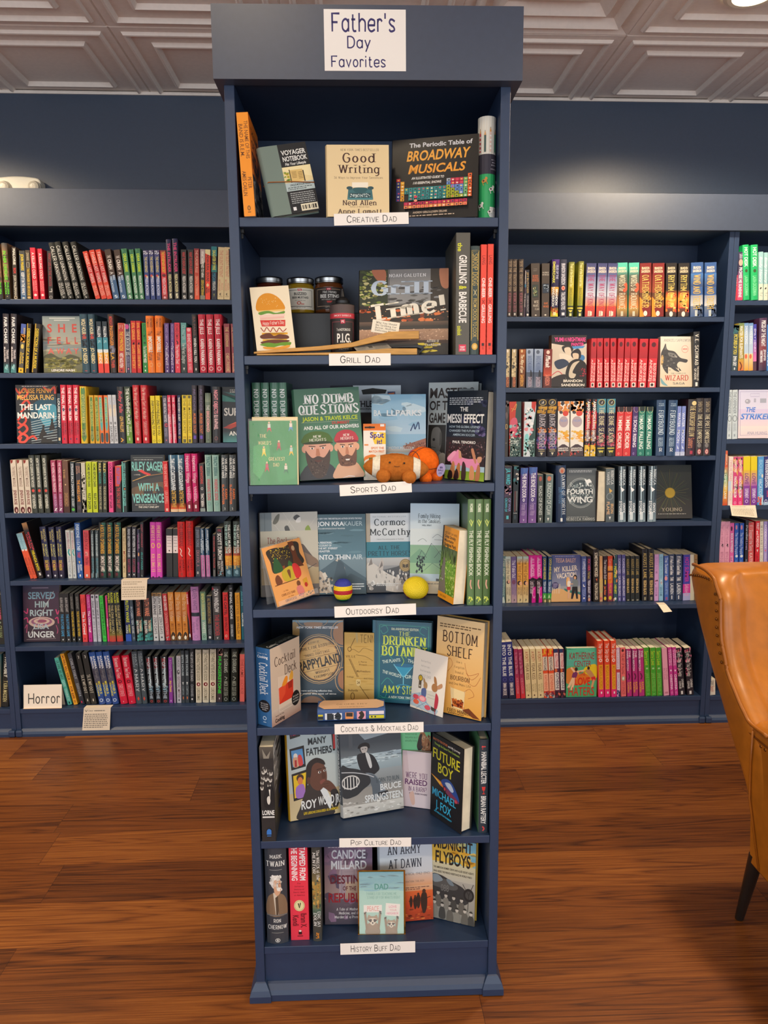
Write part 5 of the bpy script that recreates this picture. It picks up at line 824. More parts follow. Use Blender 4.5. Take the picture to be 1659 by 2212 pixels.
def card(name, label, cat, BL, BR, TL, zs, art, base='f4f0e8', ys=None, lean=6., roll=False, fr=None, t=.0012, mt='card', parts=None):
    fr = fr or ST; mw, w, h = pose(fr, BL, BR, TL, zs, ys, lean, roll, t); mb = MB(); mb.box((0, 0, 0), (w, t, h), hx(base)); flat_canvas(mb, w, h).run(art)
    if parts:
        o = thing(name, label, cat, mw); obj(parts, mb, mt, o, ink=True); return o, w, h
    o = obj(name, mb, mt, None, mw, ink=True); tag(o, label, cat); return o
def spine_out(label, x0, x1, vb, y, zs, top, hc, base, cmds, D=.155, xt=None, sl=0., front='', fcol=None, fr=None):
    fr = fr or ST; A, B = fr.y(x0, vb, y), fr.y(x1, vb, y); q = fr.y(xt if xt is not None else (x0+x1)/2, top, y); ang = math.atan2(q[0]-A[0], q[2]-zs) if xt is not None else 0
    if abs(ang) < .012: ang = 0
    h = min((q[2]-zs)/math.cos(ang), .2515); t = (B[0]-A[0]-.0004)*math.cos(ang); ms = book_mesh(D, h, t, hc, base, cmds, front, fcol or base)
    mw = fr.m @ Matrix.Translation((A[0] if ang <= 0 else B[0], y, zs+.0004)) @ Matrix.Rotation(ang, 4, 'Y') @ Matrix.Translation((t if ang <= 0 else 0, 0, 0)) @ ROT_SPINE
    return put_book(ms, mw, hc, label, 'books on the display bookcase', 'gloss' if hc else 'print')
# handwritten signs
INK = '33302f'
def sign(label, BL, BR, TL, art, y=-.0012): card('shelf_sign', label, 'sign', BL, BR, TL, None, art, 'f6f1ea', (y, y), 0., True, t=.0005)
sign('large white paper lettered Father\'s Day Favorites on the header', (701.5, 154.5), (877, 154.5), (699, 21), '.T K 3a3270 9 34 37 8 x' if 0 else '.T H 37306a 9 7 87 35 Father\'s;.T H 37306a 28 44 57 62 Day;.T H 37306a 8 76 75 93 Favorites', -.0308)
for nm, BL, BR, TL, tx in (('Creative Dad', (722, 488), (883, 486), (721, 462.5), (17, 84)), ('Grill Dad', (711, 792), (844, 789.5), (710.5, 766), (18, 83)), ('Sports Dad', (734.5, 1072.5), (890, 1066), (733, 1048.5), (15, 78)), ('Outdoorsy Dad', (723, 1336), (899, 1328), (722, 1312), (14, 79)),
    ('Cocktails & Mocktails Dad', (723, 1588.5), (915, 1582), (722.5, 1566.5), (7, 94)), ('Pop Culture Dad', (733, 1831), (888, 1829.5), (733, 1811.5), (16, 86)), ('History Buff Dad', (735.5, 2063), (897, 2060.5), (735, 2039), (14, 80))):
    sign('white paper strip hand lettered %s on a shelf edge' % nm.replace('&', 'and'), BL, BR, TL, '.T K %s %d 22 %d 76 %s' % (INK, tx[0], tx[1], nm))
# --- Creative Dad shelf
Z1, Z2, Z3, Z4, Z5, Z6, Z7 = SZ
spine_out('orange paperback with brown spine lettering at the corner of the top shelf', 527.5, 553, 467, -.004, Z1, 243.5, False, 'f8981c', '.L fbb050 .02 2,1 2,99;R1 7a4414 8 44 THE NAME OF THIS;R2 7a4414 11 42 BAND IS R.E.M.;R1 7a4414 62 73 PETER;R2 7a4414 56 80 AMES CARLIN;.O 48 92 10 2 .08 8a5a1c;.R 36 95.5 62 96.3 8a5a1c', .14, 510,
  front='.T B 2a1c10 14 10 90 18 THE NAME;.T B 2a1c10 14 22 90 30 OF THIS;.T B 2a1c10 10 34 92 52 R.E.M.;.R 0 58 100 100 6a6a68;.N 4 60 0 58 100 99 12 3 3a3c40 8a8c90 b8b8b8 1c1c20', fcol='f0801a')
NB = '.R 0 0 36 100 74857c;.R 36 0 100 100 1b1c1f;.N 8 26 40 2 98 98 4 .3 3c4044 2c3034;.T B e8e8e4 41 9 96 16 VOYAGER;.T B e8e8e4 42 18 97 25 NOTEBOOK;.T I e0e0dc 45 27 92 31 Fits Your Lifestyle;.R 36 33 100 56 e8d49c;.P f0e0ac 36,33 100,33 100,50 36,38;.R 52 38 80 55 dcbc74;.R 50 37 52 56 3a3024;.R 80 40 82.5 57 3a3024;.Q 3 5 55 40 66 50 9a7c44;.Q 4 5 69 41 79 52 9a7c44;.N 3 14 37 40 48 52 3 1.4 7a9a3c c8b83c;.R 36 56 100 68 b4c4c4;.T B 2c3438 46 58 92 61 UNIQUE MODULAR DESIGN;.Q 5 2 40 62 96 67 4a5458;.Q 6 6 42 70 97 87 a8acac;.R 42 91 49 96 e8e8e8;.R 60 88 98 98 e4dcc0;.N 9 1 60 88 61 89 .1 .1 e4dcc0;.R 63 90 65 96 3a342c;.R 66 90 67 96 3a342c;.R 69 90 72 96 3a342c;.R 74 90 75 96 3a342c;.R 77 90 80 96 3a342c;.R 83 90 84 96 3a342c;.R 86 90 89 96 3a342c;.R 91 90 95 96 3a342c'
mw, w, h = pose(ST, (596, 466), (695, 469), (563, 321), Z1, (.004, .02), 6, True, .02)
o = thing('traveler_notebook', 'leaning sage green leather notebook in a black printed wrapper with brown cord', 'notebook', mw)
mb = MB(); n = 10; t = .02
for i in range(n):
    a0, a1 = math.pi*i/n, math.pi*(i+1)/n; p = [(-math.sin(a)*t*.45, t/2-math.cos(a)*t/2) for a in (a0, a1)]
    mb.add([(p[0][0], p[0][1], 0), (p[1][0], p[1][1], 0), (p[1][0], p[1][1], h), (p[0][0], p[0][1], h)], [(3, 2, 1, 0)], hx('74857c'))
mb.box((0, 0, 0), (w, .002, h), hx('1b1c1f')); mb.box((0, t-.002, 0), (w, t, h), hx('74857c')); flat_canvas(mb, w, h).run(NB); obj('cover', mb, 'card', o, ink=True)
mb = MB(); mb.box((.001, .0022, .002), (w-.003, t-.0022, h-.002)); obj('page_block', mb, 'paper', o)
mb = MB(); mb.tube([(w+.001, .012, h*.40), (w+.0005, -.0012, h*.40), (w*.5, -.0014, h*.455), (0, -.0012, h*.49), (-.010, .010, h*.47), (0, t+.001, h*.47), (w, t+.001, h*.42), (w+.001, .012, h*.40)], .0011, 6, hx('7a4a2c')); obj('elastic_cord', mb, 'leatherpipe', o, smooth=True)
face_book('cream hardback with a teal typewriter on its cover', (708, 464), (841, 463), (705, 314.5), Z1, '.T c 5a4a3c 22 5.5 84 8.5 NEW YORK TIMES BESTSELLER;.T C 4a2c28 25 12 79 24 Good;.T C 4a2c28 17 28 86 39 Writing;.T c 6a5448 11 44 90 47 36 Ways to Improve Your Sentences;.R 40 52 66 59 f4ecd8;.P 3c6e74 34,61 72,61 74,76 32,76;.E 36 60 5 2.4 2c5058;.E 70 60 5 2.4 2c5058;.S 2c5a60 42,60 64,60 60,66 46,66;.R 36 67 70 73.5 24464c;.N 5 70 37 68 69 73 .9 .7 d8e4e0 b0c8c8;.R 33 74 73 76.5 4a868c;.T C 4a2c28 24 77 80 84 Neal Allen;.T c 6a5448 36 85.4 68 87 Author of Better Days;.T C 4a2c28 16 89.4 88 95.4 Anne Lamott', 'e8d0a0', (.003, .003), 3, .024, True)
PT = '.T B d4d4d8 20 5.5 93 11 The Periodic Table of;.T I f0a838 17 15 91 27.5 BROADWAY;.T I f0a030 19 32 86 43 MUSICALS;.T I ece8e0 23 47 61 50 AN ILLUSTRATED GUIDE TO;.T I ece8e0 25 53 58 56 110 ESSENTIAL SHOWS;'
def ptab():
    s = ''; cx, cy = 4.9, 4.05; x0, y0 = 5.5, 48.; rn = random.Random(3)
    def cell(i, j, c):
        nonlocal s; x, y = x0+i*cx, y0+j*cy; s += '.R %.1f %.1f %.1f %.1f %s;' % (x, y, x+cx-.5, y+cy-.45, c)
        s += '.E %.1f %.1f %.1f %.1f %s;' % (x+cx*.5+rn.uniform(-.4, .4), y+cy*.5, cx*.22, cy*.2, rn.choice(['2c3c4c', 'f0e8d0', '1c2428', 'd84858', 'e8d060']))
    for j in range(7): cell(0, j, 'd83848' if j == 0 else '3a4488')
    for j in range(1, 7): cell(1, j, 'f0a428')
    for j in range(3, 7):
        for i in range(2, 12):
            if not (i == 2 and j > 4): cell(i, j, '2f8c8c')
    for j in range(1, 7):
        for i in range(12, 17): cell(i, j, ['a8b0b8', 'd03050', 'd03050', 'd03050', '78b878'][i-12] if j <= 2 and not (i == 12 and j == 2) else ('78b878' if i == 16 else '6a90d0' if i-12 >= j-2 else 'a8b028'))
    for j in range(7): cell(17, j, 'e8682c')
    for i in range(2, 17): cell(i, 7.6, 'c82050'); cell(i, 8.6, 'f08858')
    return s
face_book('black musicals book with a coloured periodic table on its cover', (845, 471), (1031, 470), (859, 306), Z1, PT+ptab()+'.E 29 73 2 1.6 d83858;.E 29 77.5 2 1.6 f0a080;.T B c8b098 26 91 66 93.5 ANDREW GERLE & JOSEPH ZELLNIK;.Q 4 1 22 95 78 97.5 c8b098', '0c0b0c', (.05, .006), 7, .02, True)
# wrapping paper roll
p = ST.y(1049.5, 470, .045); R_ = .0185; ztop = ST.y(1048, 258, .045)[2]-Z1
o = thing('wrapping_paper_roll', 'upright wrapping paper roll, white with pencils above green with dogs', 'wrapping paper', SM @ Matrix.Translation((p[0], .045, Z1+.0005)))
mb = MB(); mb.lathe([(R_, 0), (R_, ztop), (R_*.8, ztop), (R_*.8, 0)], 36, col=hx('ece4d4')); obj('paper_tube', mb, 'paper', o, smooth='auto')
def cyl_canvas(mb, R, z0, z1, a0, a1, c=(0, 0)): return Canvas(mb, lambda u, v, e: (c[0]+(R+e)*math.sin(a0+(a1-a0)*u), c[1]-(R+e)*math.cos(a0+(a1-a0)*u), z0+(z1-z0)*(1-v)), R*(a1-a0), z1-z0, 4e-5, 18)
mb = MB(); cv = cyl_canvas(mb, R_+.0002, 0, ztop, -math.pi*.98, math.pi*.98); cv.run('.R 0 0 100 37 ece8da;.R 0 54 100 100 34b268')
for i, c in enumerate(['2f6a58', 'd8d0c0', '2f7a68', 'c8404c', '30504c', 'e8c8b8', '2f8a68', 'c83848', '3a4a50', 'd8b8a0']):
    x = 6+i*9.6; y = 10+(i*7 % 5); cv.run('.R %.1f %d %.1f 34 %s;.P e0a058 %.1f,%d %.1f,%d %.1f,%d;.P 3a342c %.1f,%.1f %.1f,%.1f %.1f,%d' % (x-1.6, y+5, x+1.6, c, x-1.6, y+5, x+1.6, y+5, x, y, x-.5, y+1.6, x+.5, y+1.6, x, y))
    if i % 2: cv.run(''.join('.R %.1f %.1f %.1f %.1f f4f0e4;' % (x-1.6, y+8+k*4, x+1.6, y+9.6+k*4) for k in range(4)))
for x, y, c in ((8, 60, 'd88a38'), (26, 68, 'f0ece0'), (44, 62, 'd8903c'), (56, 70, 'f4f0e4'), (38, 86, 'f0ece0'), (70, 62, 'f0ece0'), (82, 82, 'd88a38'), (54, 92, 'f0ece0'), (20, 84, 'd8903c')):
    cv.run('.X -20 %d %d;.E %d %d 4.5 1.7 %s;.E %.1f %.1f 2 1.4 %s;.R %.1f %.1f %.1f %.1f %s;.R %.1f %.1f %.1f %.1f %s;.E %.1f %.1f 1.5 1 4a3a30;.X 0' % (x, y, x, y, c, x+4.5, y-1.6, c, x-4, y, x-3, y+4, c, x+2.5, y, x+3.5, y+4, c, x-1, y-.3))
obj('printed_wrap', mb, 'gloss', o, smooth=True, ink=True)
mb = MB(); cv = cyl_canvas(mb, R_+.0006, 0, ztop, -math.pi*.98, math.pi*.98); cv.run('.R 0 36 100 55 3c3844;.T R d0ccd4 56 41 70 42 SET OF;.T R d0ccd4 58 43.5 70 44.6 MIXED;.T R d0ccd4 56 46 70 47.2 SHEETS;.T R d0ccd4 55 50 70 51 STRETCH;.R 54 87 74 97 f0ece4;.Q 3 2 56 88 72 91 8a8680'); obj('paper_band', mb, 'card', o, smooth=True, ink=True)
card('gift_wrap_pack', 'pale blue flat pack wedged between the paper roll and the side panel', 'wrapping paper', (1068.5, 470), (1079, 470.5), (1068.5, 326), Z1, '.R 0 0 100 14 d0d8d4 b8ccc8;.L 4a6468 .06 30,30 50,30 50,48 30,48;.S 2c3034 30,56 60,54 70,64 50,70 34,66;.R 10 84 90 90 e8ece4', 'a8c8c8', (.13, .02), 2, False, t=.005)
# --- Grill Dad shelf
BUR = '.S e09420 12,37 16,20 34,11 56,12 76,22 84,37 50,38;.N 7 22 22 17 76 34 .9 .7 f4dc9c;.P f0c878 13,37 84,37 82,40 16,40;.S 6a9a3c 16,40 40,38 60,42 82,40 80,44 60,45 40,42 20,44;.R 17 44 82 48 f4d0c0;.R 18 48 80 51.5 f0c0b0;.P d83c34 17,52 82,54 80,64 20,62;.T H f8f0e0 23 55 78 60 Happy Father\'s Day;.~ a83028 .02 17,64 24,70 32,64 40,71 48,65 56,72 64,66 72,72 82,68;.P f0b030 18,72 50,78 84,74 84,77 18,76;.S 6a3a28 14,76 36,73 48,78 64,76 84,79 82,84 40,82 16,81;.P f0c048 18,82 40,86 80,84 80,87 18,85;.S 6a3a28 14,86 40,84 82,86 82,89 40,90 16,89;.S 6a9a2c 10,90 30,88 50,90 70,89 90,90 84,95 62,94 40,96 20,93;.S e8a038 18,94 50,96 84,94 82,98 60,99.5 24,98'
card('greeting_card', 'cream greeting card with a big hamburger at the end of the grill shelf', 'card', (555, 757), (639, 750), (539, 622), Z2+.011, BUR, 'f4e6c8', (.032, .045), 8, True, t=.0016)
rt = float(ST.y(650, 678, .17)[2])
a, b = ST.y(540, 700, .15), ST.y(779, 700, .15)
mb = MB(); mb.box((a[0], .15, Z2+.0005), (b[0], .30, rt)); obj('display_riser', mb, 'black', None, SM, bevel=.002); tag(bpy.data.objects['display_riser'], 'low black riser box holding up the three jars', 'display riser')
def jar(name, label, u0, u1, sauce, lab, art, vlid):
    A, B = ST.y(u0, 640, .205), ST.y(u1, 640, .205); r = (B[0]-A[0])/2; c = ((A[0]+B[0])/2, .205); H_ = ST.y((u0+u1)/2, vlid+4, .205-r)[2]-rt
    o = thing(name, label, 'jar', SM @ Matrix.Translation((c[0], c[1], rt+.0006)), 'sauce jars on the riser')
    hb = H_-.014
    mb = MB(); mb.lathe([(.001, .002), (r-.006, .0), (r-.001, .004), (r, .009), (r, hb-.010), (r-.002, hb-.004), (r-.005, hb)], 48); obj('jar_body', mb, sauce, o, smooth=True)
    mb = MB(); mb.lathe([(r-.002, hb-.001), (r-.0008, hb), (r-.0004, hb+.002), (r-.0012, hb+.003), (r-.0004, hb+.010), (r-.0015, H_-.0015), (r-.005, H_), (.001, H_-.0008)], 48); obj('lid', mb, 'steel', o, smooth=True)
    mb = MB(); cyl_canvas(mb, r+.0002, .010, hb-.012, -1.25, 1.25).run('.R 0 0 100 100 %s;' % lab+art); obj('label', mb, 'card', o, smooth=True, ink=True)
for n_, c_ in (('s1', '5a2414'), ('s2', '9a7a1c'), ('s3', '6a3a1c')): M[n_] = noisy('sauce_'+n_, c_, .08, .6, 30, .12)
LOGO = '.P d03048 44,4 56,3 57,12 45,13;.T B f4e8e8 47 6 54 10.5 PS;'
JF = '.L %s .012 14,9 43,9;.L %s .012 58,9 88,9 88,86 14,86 14,9;'
jar('sauce_jar', 'dark red sauce jar half hidden by the burger card', 553, 612.5, 's1', '2f2a28', LOGO+(JF % ('a89a90', 'a89a90'))+'.T H e8e4dc 28 20 38 28 The;.T B ece8e0 40 20 78 28 NOTORIOUS;.T B ece8e0 30 36 70 56 P.I.G.', 592)
jar('mustard_jar', 'yellow mustard jar with a white label, middle of the three jars', 619.5, 679.5, 's2', 'e8e2d2', LOGO+(JF % ('3a3a38', '3a3a38'))+'.T B 2c2c2c 34 20 70 33 BUZZED;.T B 2c2c2c 28 39 76 49 BEER MUSTARD;.T R 3a3a3a 36 56 66 60 HOT HONEY ALE;.O 48 70 5 6 .02 c84838;.L c84838 .02 54,75 62,75;.T R 3a3a3a 40 89 66 92 NET WT 7.6 OZ', 593.5)
jar('sauce_jar', 'brown honey sauce jar with black label behind the squat bottle', 680, 742.5, 's3', '332c28', LOGO+(JF % ('b89a80', 'b89a80'))+'.T H ece8e0 34 16 72 26 Hot Honey;.T B f0ece4 26 32 80 48 BEE STING;.T R d8d0c8 30 53 78 58 HOT HONEY CHIPOTLE;.P c84038 44,62 60,62 56,70 46,70;.T R d8d0c8 40 89 62 92 NET WT 7', 591.5)
p = ST.y(740, 700, .095); r = .0272
o = thing('sauce_bottle', 'squat charcoal barbecue sauce bottle standing before the jars', 'bottle', SM @ Matrix.Translation((p[0], .095, Z2+.0006))); hb = ST.y(740, 656, .07)[2]-Z2
mb = MB(); mb.lathe([(.001, 0), (r-.003, 0), (r, .004), (r, hb-.004), (r-.002, hb), (.012, hb+.004)], 44); obj('bottle_body', mb, 'black', o, smooth='auto')
mb = MB(); mb.lathe([(.016, hb+.001), (.0165, hb+.008), (.013, hb+.013), (.006, hb+.017), (.0035, hb+.034), (.001, hb+.035)], 30); obj('nozzle_cap', mb, 'black', o, smooth='auto')
mb = MB(); cyl_canvas(mb, r+.0002, .004, hb-.002, -1.5, 1.5).run('.R 0 0 100 100 332e2e;.R 0 0 100 17 5a4c4a;.R 0 17 100 27 c83c48;.T R f0d0d0 26 20 48 23.5 SMOKY;.T R f0d0d0 50 20 76 23.5 BARBECUE;.P c03048 45,30 57,29 58,37 46,38;.T B f0e0e0 48 31.5 55 36 PS;.L a85058 .01 20,34 44,34;.L a85058 .01 59,34 84,34 84,99 20,99 20,34;.T H d8d4cc 34 47 42 52 The;.T B e0dcd4 43 47 72 52 NOTORIOUS;.T B f4f0e8 35 57 74 75 P.I.G.;.T R d8d0c8 40 83 66 88 BBQ SAUCE', ); obj('label', mb, 'card', o, smooth=True, ink=True)
o = thing('wooden_tongs', 'pale wooden grilling tongs with black hinge lying along the shelf front', 'tongs', SM)
def bar(pts, mat_, name):   # (u,v,depth, half width, thickness)
    mb = MB(); P = []
    for u, v, y, hwid, th in pts:
        q = ST.y(u, v, y); P.append([(q[0], y-hwid, q[2]), (q[0], y+hwid, q[2]+.001), (q[0], y+hwid, q[2]+th), (q[0], y-hwid, q[2]+th)])
    for A, B in zip(P, P[1:]): mb.add(A+B, [(0, 4, 5, 1), (1, 5, 6, 2), (2, 6, 7, 3), (3, 7, 4, 0)])
    mb.add(P[0], [(0, 1, 2, 3)]); mb.add(P[-1], [(3, 2, 1, 0)]); obj(name, mb, mat_, o, bevel=.0015)
bar([(550, 765, .022, .010, .004), (600, 762.5, .03, .016, .007), (690, 758, .042, .014, .009), (760, 751, .05, .011, .010), (840, 734, .055, .013, .016), (904, 733, .058, .012, .017)], 'wood', 'tong_arm')
bar([(556, 768.2, .012, .008, .003), (640, 768, .016, .014, .004), (740, 768, .02, .014, .006), (838, 767, .022, .012, .013), (900, 766.8, .024, .011, .013)], 'wood', 'tong_arm')
bar([(846, 751, .044, .004, .003), (902, 752, .046, .006, .007), (915, 757, .044, .006, .010), (905, 765, .04, .005, .004)], 'black', 'hinge')
q0, q1, q2 = ST.y(773, 761, .018), ST.y(846, 752, .034), ST.y(762, 748, .05)
mb = MB(); e_, f_ = q1-q0, q2-q0; Canvas(mb, lambda u, v, e: tuple(q0+e_*u+f_*(1-v)+np.array([0, -e, e])), .09, .03, 3e-5).run('.R 0 0 100 100 9a968e;.R 40 26 52 60 5a5a56;.Q 4 6 56 16 96 84 6a6a66;.Q 5 4 6 16 34 70 6a6a66'); obj('info_card', mb, 'card', o, ink=True)
GT = '.R 0 0 100 46 5a5a58 6a6c6c;.R 0 0 32 46 24301c;.N 3 90 0 2 30 44 3 1.6 7a8a3c a8a860 3a4a24 c8c088;.R 34 0 82 40 7c7c7c 8c8e8e;.R 80 0 100 44 2c2620;.S b06a4c 14,0 28,0 30,10 26,16 18,10;.S b87858 90,0 100,0 100,22 92,20;.N 5 30 32 20 90 44 5 1.4 3a3a3c 5c5c5a 8c8e90;.R 0 42 100 62 1c1410;.N 8 34 0 44 100 60 5 2.2 d06028 a84820 e87c3c 7a2c14 3a2018;.N 4 70 0 42 100 62 1 .7 2a1c14 e0a070;.R 0 61 100 66 6a5444 3c3028;.R 0 66 100 70 2c2824;.R 0 70 100 83 b08a6c 9a745a;.N 6 120 0 70 100 83 1 .6 c8a080 8a6448 d8b494;.R 0 83 100 87 3a2418;.R 0 87 100 100 201c18;.N 9 10 70 86 88 99 5 1.6 b8a020 d8c030;.T C ececec 33 5.4 75 9 NOAH GALUTEN;.T D b8c8d8 13 14 82 29 Grill;.X -8 50 42;.T D f4ecd8 13 37 96 55 Time!;.X 0;.X 9 30 68;.R 14 60 45 75 ece4d0;.T C 4a4038 18 62 42 64 Why You Should;.T C 4a4038 18 65 42 67 Be Grilling for;.T C 4a4038 18 68 42 70 Better, Healthier;.T C 4a4038 18 71 42 73 Delicious Meals;.X 0;.T C e8e0d0 76 83 90 85.5 AUTHOR OF;.T C e8e0d0 74 87 92 89.5 Cookbook'
face_book('grilling cookbook with coals and hands on its photo cover', (776, 769), (968, 767), (790, 587), Z2, GT, '2a2420', (.065, .04), 8, .02, True)
spine_out('thick charcoal cookbook with white and yellow spine lettering on the grill shelf', 983.6, 1014.2, 766, .006, Z2, 503, False, '59564c', 'B2 d8d820 8 15 the;B f4f0e8 18 41 GRILLING;B d8d820 43 46 &;B f4f0e8 48 73.5 BARBECUE;B2 d8d820 76 84 cookbook;.R 24 91.5 76 97.5 d83050;.T B f8e8e8 32 93 68 94.6 TEST;.T B f8e8e8 32 95 68 96.6 KITCHEN', .19, front='.R 0 0 100 100 59564c')
spine_out('dark teal cookbook with a gold framed spine beside two red ones', 1015.3, 1034.3, 766, .006, Z2, 532, True, '33433f', '.L c8a850 .04 10,4 90,4 90,87 10,87 10,4;.L c8a850 .03 18,5.4 82,5.4 82,85.6 18,85.6 18,5.4;C c8ac58 7 36 SNOOP DOGG;.L d8c890 .06 34,40 66,45;.L d8c890 .06 66,40 34,45;R3 c8ac58 48 84 FROM CROOK TO COOK;.E 50 92.5 34 3.2 d8a838;.E 50 92.5 20 1.8 e8c878', .19)
for i, (a, b, t_) in enumerate(((1036.4, 1049.6, 528.5), (1050.8, 1064, 527.5))):
    spine_out('thin red grilling paperback, '+('beside the gold framed cookbook' if i == 0 else 'against the side panel'), a, b, 766, .006, Z2, t_, False, 'ee4a34', 'R0 8a2418 10 18 LANG;B f8ece4 30 48 ONE-BEER;.L 8a2418 .08 30,50 70,53;.L 8a2418 .08 70,50 30,53;B f8e4dc 54 71 GRILLING;.R 30 89.4 70 92 3a1810;.R 36 93 64 93.4 8a2418;.R 36 94.4 64 94.8 8a2418', .19)
# --- Sports Dad shelf
NDS = 'C e8ece8 6 78 NO DUMB QUESTIONS'
for i, (a, b, t_) in enumerate(((551, 568.5, 827), (569.6, 587, 827), (589, 606.5, 827), (608.5, 627, 827))):
    spine_out('green hardback with white spine lettering behind the golf card, %s of four' % ORD[i], a, b, 1044, .085, Z3, t_, True, '45735c', NDS, .155, xt=(542, 561, 580.5, 599.5)[i], front='.T C e0e8e0 10 16 94 34 NO DUMB;.T C e0e8e0 6 38 96 56 QUESTIONS;.R 20 62 80 66 c8d820')
GC = '.R 0 0 100 100 2f8f4c;.P 46a85c 8,40 40,30 44,60 20,90 6,80;.P 3a9a58 50,50 100,40 96,90 60,96;'
for x, y, c, d in ((42, 9, 'd8d8d0', 'c83848'), (88, 8, 'e8d8c8', '4a90c0'), (30, 47, 'e8d870', 'e8d030'), (62, 38, 'c05848', 'a83848'), (88, 46, 'b8d0c8', 'e8c030'), (36, 71, 'c05868', 'c83848'), (76, 74, 'e0d8c8', '3a7a58')):
    GC += '.E %d %d 2 1.6 e8c0a0;.P %s %d,%d %d,%d %d,%d %d,%d;.P %s %d,%d %d,%d %d,%d %d,%d %d,%d;' % (x, y-6, c, x-3, y-4, x+3, y-4, x+3, y+2, x-3, y+2, d, x-3, y+2, x+3, y+2, x+5, y+9, x, y+4, x-5, y+9)
GC += '.T C f0e0a0 22 21 36 26 THE;.T C f0e0a0 18 32 46 37 WORLD\'S;.T C f0e0a0 40 57 74 62 GREATEST;.T C f0e0a0 49 66 62 71 DAD'
o, w, h = card('greeting_card', 'green golfers greeting card in clear sleeve on the sports shelf', 'card', (541, 1047), (642.5, 1046), (538, 910), Z3, GC, '2f8f4c', (.006, .01), 4, True, t=.0012, parts='card_front')
mb = MB(); mb.box((.006, .0016, .0), (w+.003, .0026, h+.008), hx('e8d4a4')); obj('envelope', mb, 'card', o, ink=True)
mb = MB(); rn = random.Random(4); P = [[(w*(i/10)*1.03-.002, -.002-.0025*math.sin(i*1.9+j*.8)-.0015*rn.random(), h*j/12*1.03) for i in range(11)] for j in range(13)]; mb.grid(P); obj('clear_sleeve', mb, 'film', o, smooth=True)
def man(cx, cap, brim, skin, beard, shirt, smile, sc=1.):
    s = ''
    X = lambda x: cx+x*sc
    s += '.S %s %.1f,100 %.1f,88 %.1f,82 %.1f,79 %.1f,79 %.1f,82 %.1f,88 %.1f,100;' % (shirt, X(-24), X(-20), X(-12), X(-6), X(6), X(12), X(20), X(24))
    s += '.E %.1f 66 4 4 %s;.E %.1f 66 4 4 %s;' % (X(-17), skin, X(17), skin)
    s += '.S %s %.1f,54 %.1f,54 %.1f,66 %.1f,78 %.1f,88 %.1f,88 %.1f,78 %.1f,66;' % (skin, X(-15.5), X(15.5), X(16), X(13), X(6), X(-6), X(-13), X(-16))
    if beard: s += '.S %s %.1f,68 %.1f,72 %.1f,76 %.1f,74 %.1f,76 %.1f,72 %.1f,68 %.1f,84 %.1f,%d %.1f,%d %.1f,84;' % (beard[0], X(-16), X(-12), X(-7), X(0), X(7), X(12), X(16), X(14), X(6), beard[1], X(-6), beard[1], X(-14))+'.N 7 60 %.1f 78 %.1f %d 1 .7 %s;' % (X(-10), X(10), beard[1]-1, beard[2])
    s += '.S 5a3024 %.1f,79 %.1f,%s %.1f,79 %.1f,81 ;' % (X(-5), X(0), '80.5' if smile else '78.5', X(5), X(0))
    if smile: s += '.P f0e8e0 %.1f,79.2 %.1f,79.2 %.1f,80.8 %.1f,80.8;' % (X(-4), X(4), X(2.5), X(-2.5))
    s += '.P b87858 %.1f,66 %.1f,66 %.1f,73.5 %.1f,74.5 %.1f,73.5;' % (X(-1.6), X(1.6), X(3), X(0), X(-3))
    for d in (-1, 1): s += '.E %.1f 65.5 2.6 1.1 f0e8e0;.E %.1f 65.5 1.3 1.1 2a2420;.L 3a2a20 .012 %.1f,62.8 %.1f,63.6;' % (X(d*7), X(d*7), X(d*11), X(d*3))
    s += '.S %s %.1f,60 %.1f,52 %.1f,48.5 %.1f,47 %.1f,47 %.1f,48.5 %.1f,52 %.1f,60;' % (cap, X(-18), X(-17), X(-11), X(-4), X(4), X(11), X(17), X(18))
    s += '.S %s %.1f,60 %.1f,58 %.1f,58 %.1f,60.5 %.1f,61 %.1f,61;' % (brim, X(-19), X(-8), X(10), X(21), X(10), X(-10))
    return s+'.T C f0ece0 %.1f 51.4 %.1f 54 NEW;.T C f0ece0 %.1f 55 %.1f 57.8 HEIGHTS;' % (X(-5), X(6), X(-10), X(12))
ND = '.R 0 0 100 40 3c6c58 4a7c60;.R 0 40 100 100 4a7c60 559068;.T D eef0ec 13 7 91 16.5 NO DUMB;.T D eef0ec 5 18.5 98 28 QUESTIONS;.L b8c8a0 .004 8,28.5 96,28.5;.T B d0e020 10 31 95 35.5 JASON & TRAVIS KELCE;.L b8c8a0 .004 8,37 96,37;.T B d83830 55 37 82 40 DUMBEST;.T B f0f0ec 11 41 96 45 AND ALL OF OUR ANSWERS;'+man(30, '4a6a24', '2c3c18', 'd8a088', ('4a382e', 97, '2a201c 6a5a4e'), '38383c', 0, 1.18)+man(75, 'b83440', '8a2430', 'd8a080', ('6a4430', 87, '4a3020 8a6044'), 'd8a888', 1, .92)+'.L e8e8ec .01 66,100 75,98 84,99;'
face_book('green hardback with two men in caps on its cover', (648.5, 1042), (789, 1038), (634, 846), Z3, ND, '45735c', (.05, .07), 8, .03, True, roll=True)
card('blister_pack', 'white baseball figures blister pack behind the green hardback', 'toy pack', (716, 1040), (868, 1040), (709, 834), Z3, '.P 1a1c2c 0,0 32,0 38,14 30,30 0,34;.P 1c1c1c 44,5 60,3 80,5 78,9 46,10;.T B 24242c 24 17 76 24 BATHLETES;.T B 24242c 40 25 66 27 PERSONALIZED;.R 81 7 92 16 3a4a78;.P d87848 82,9 91,8 90,14 84,13;.R 30 30 60 80 3a2c28 241c1a', 'd0d8e0', (.20, .20), 7, t=.004)
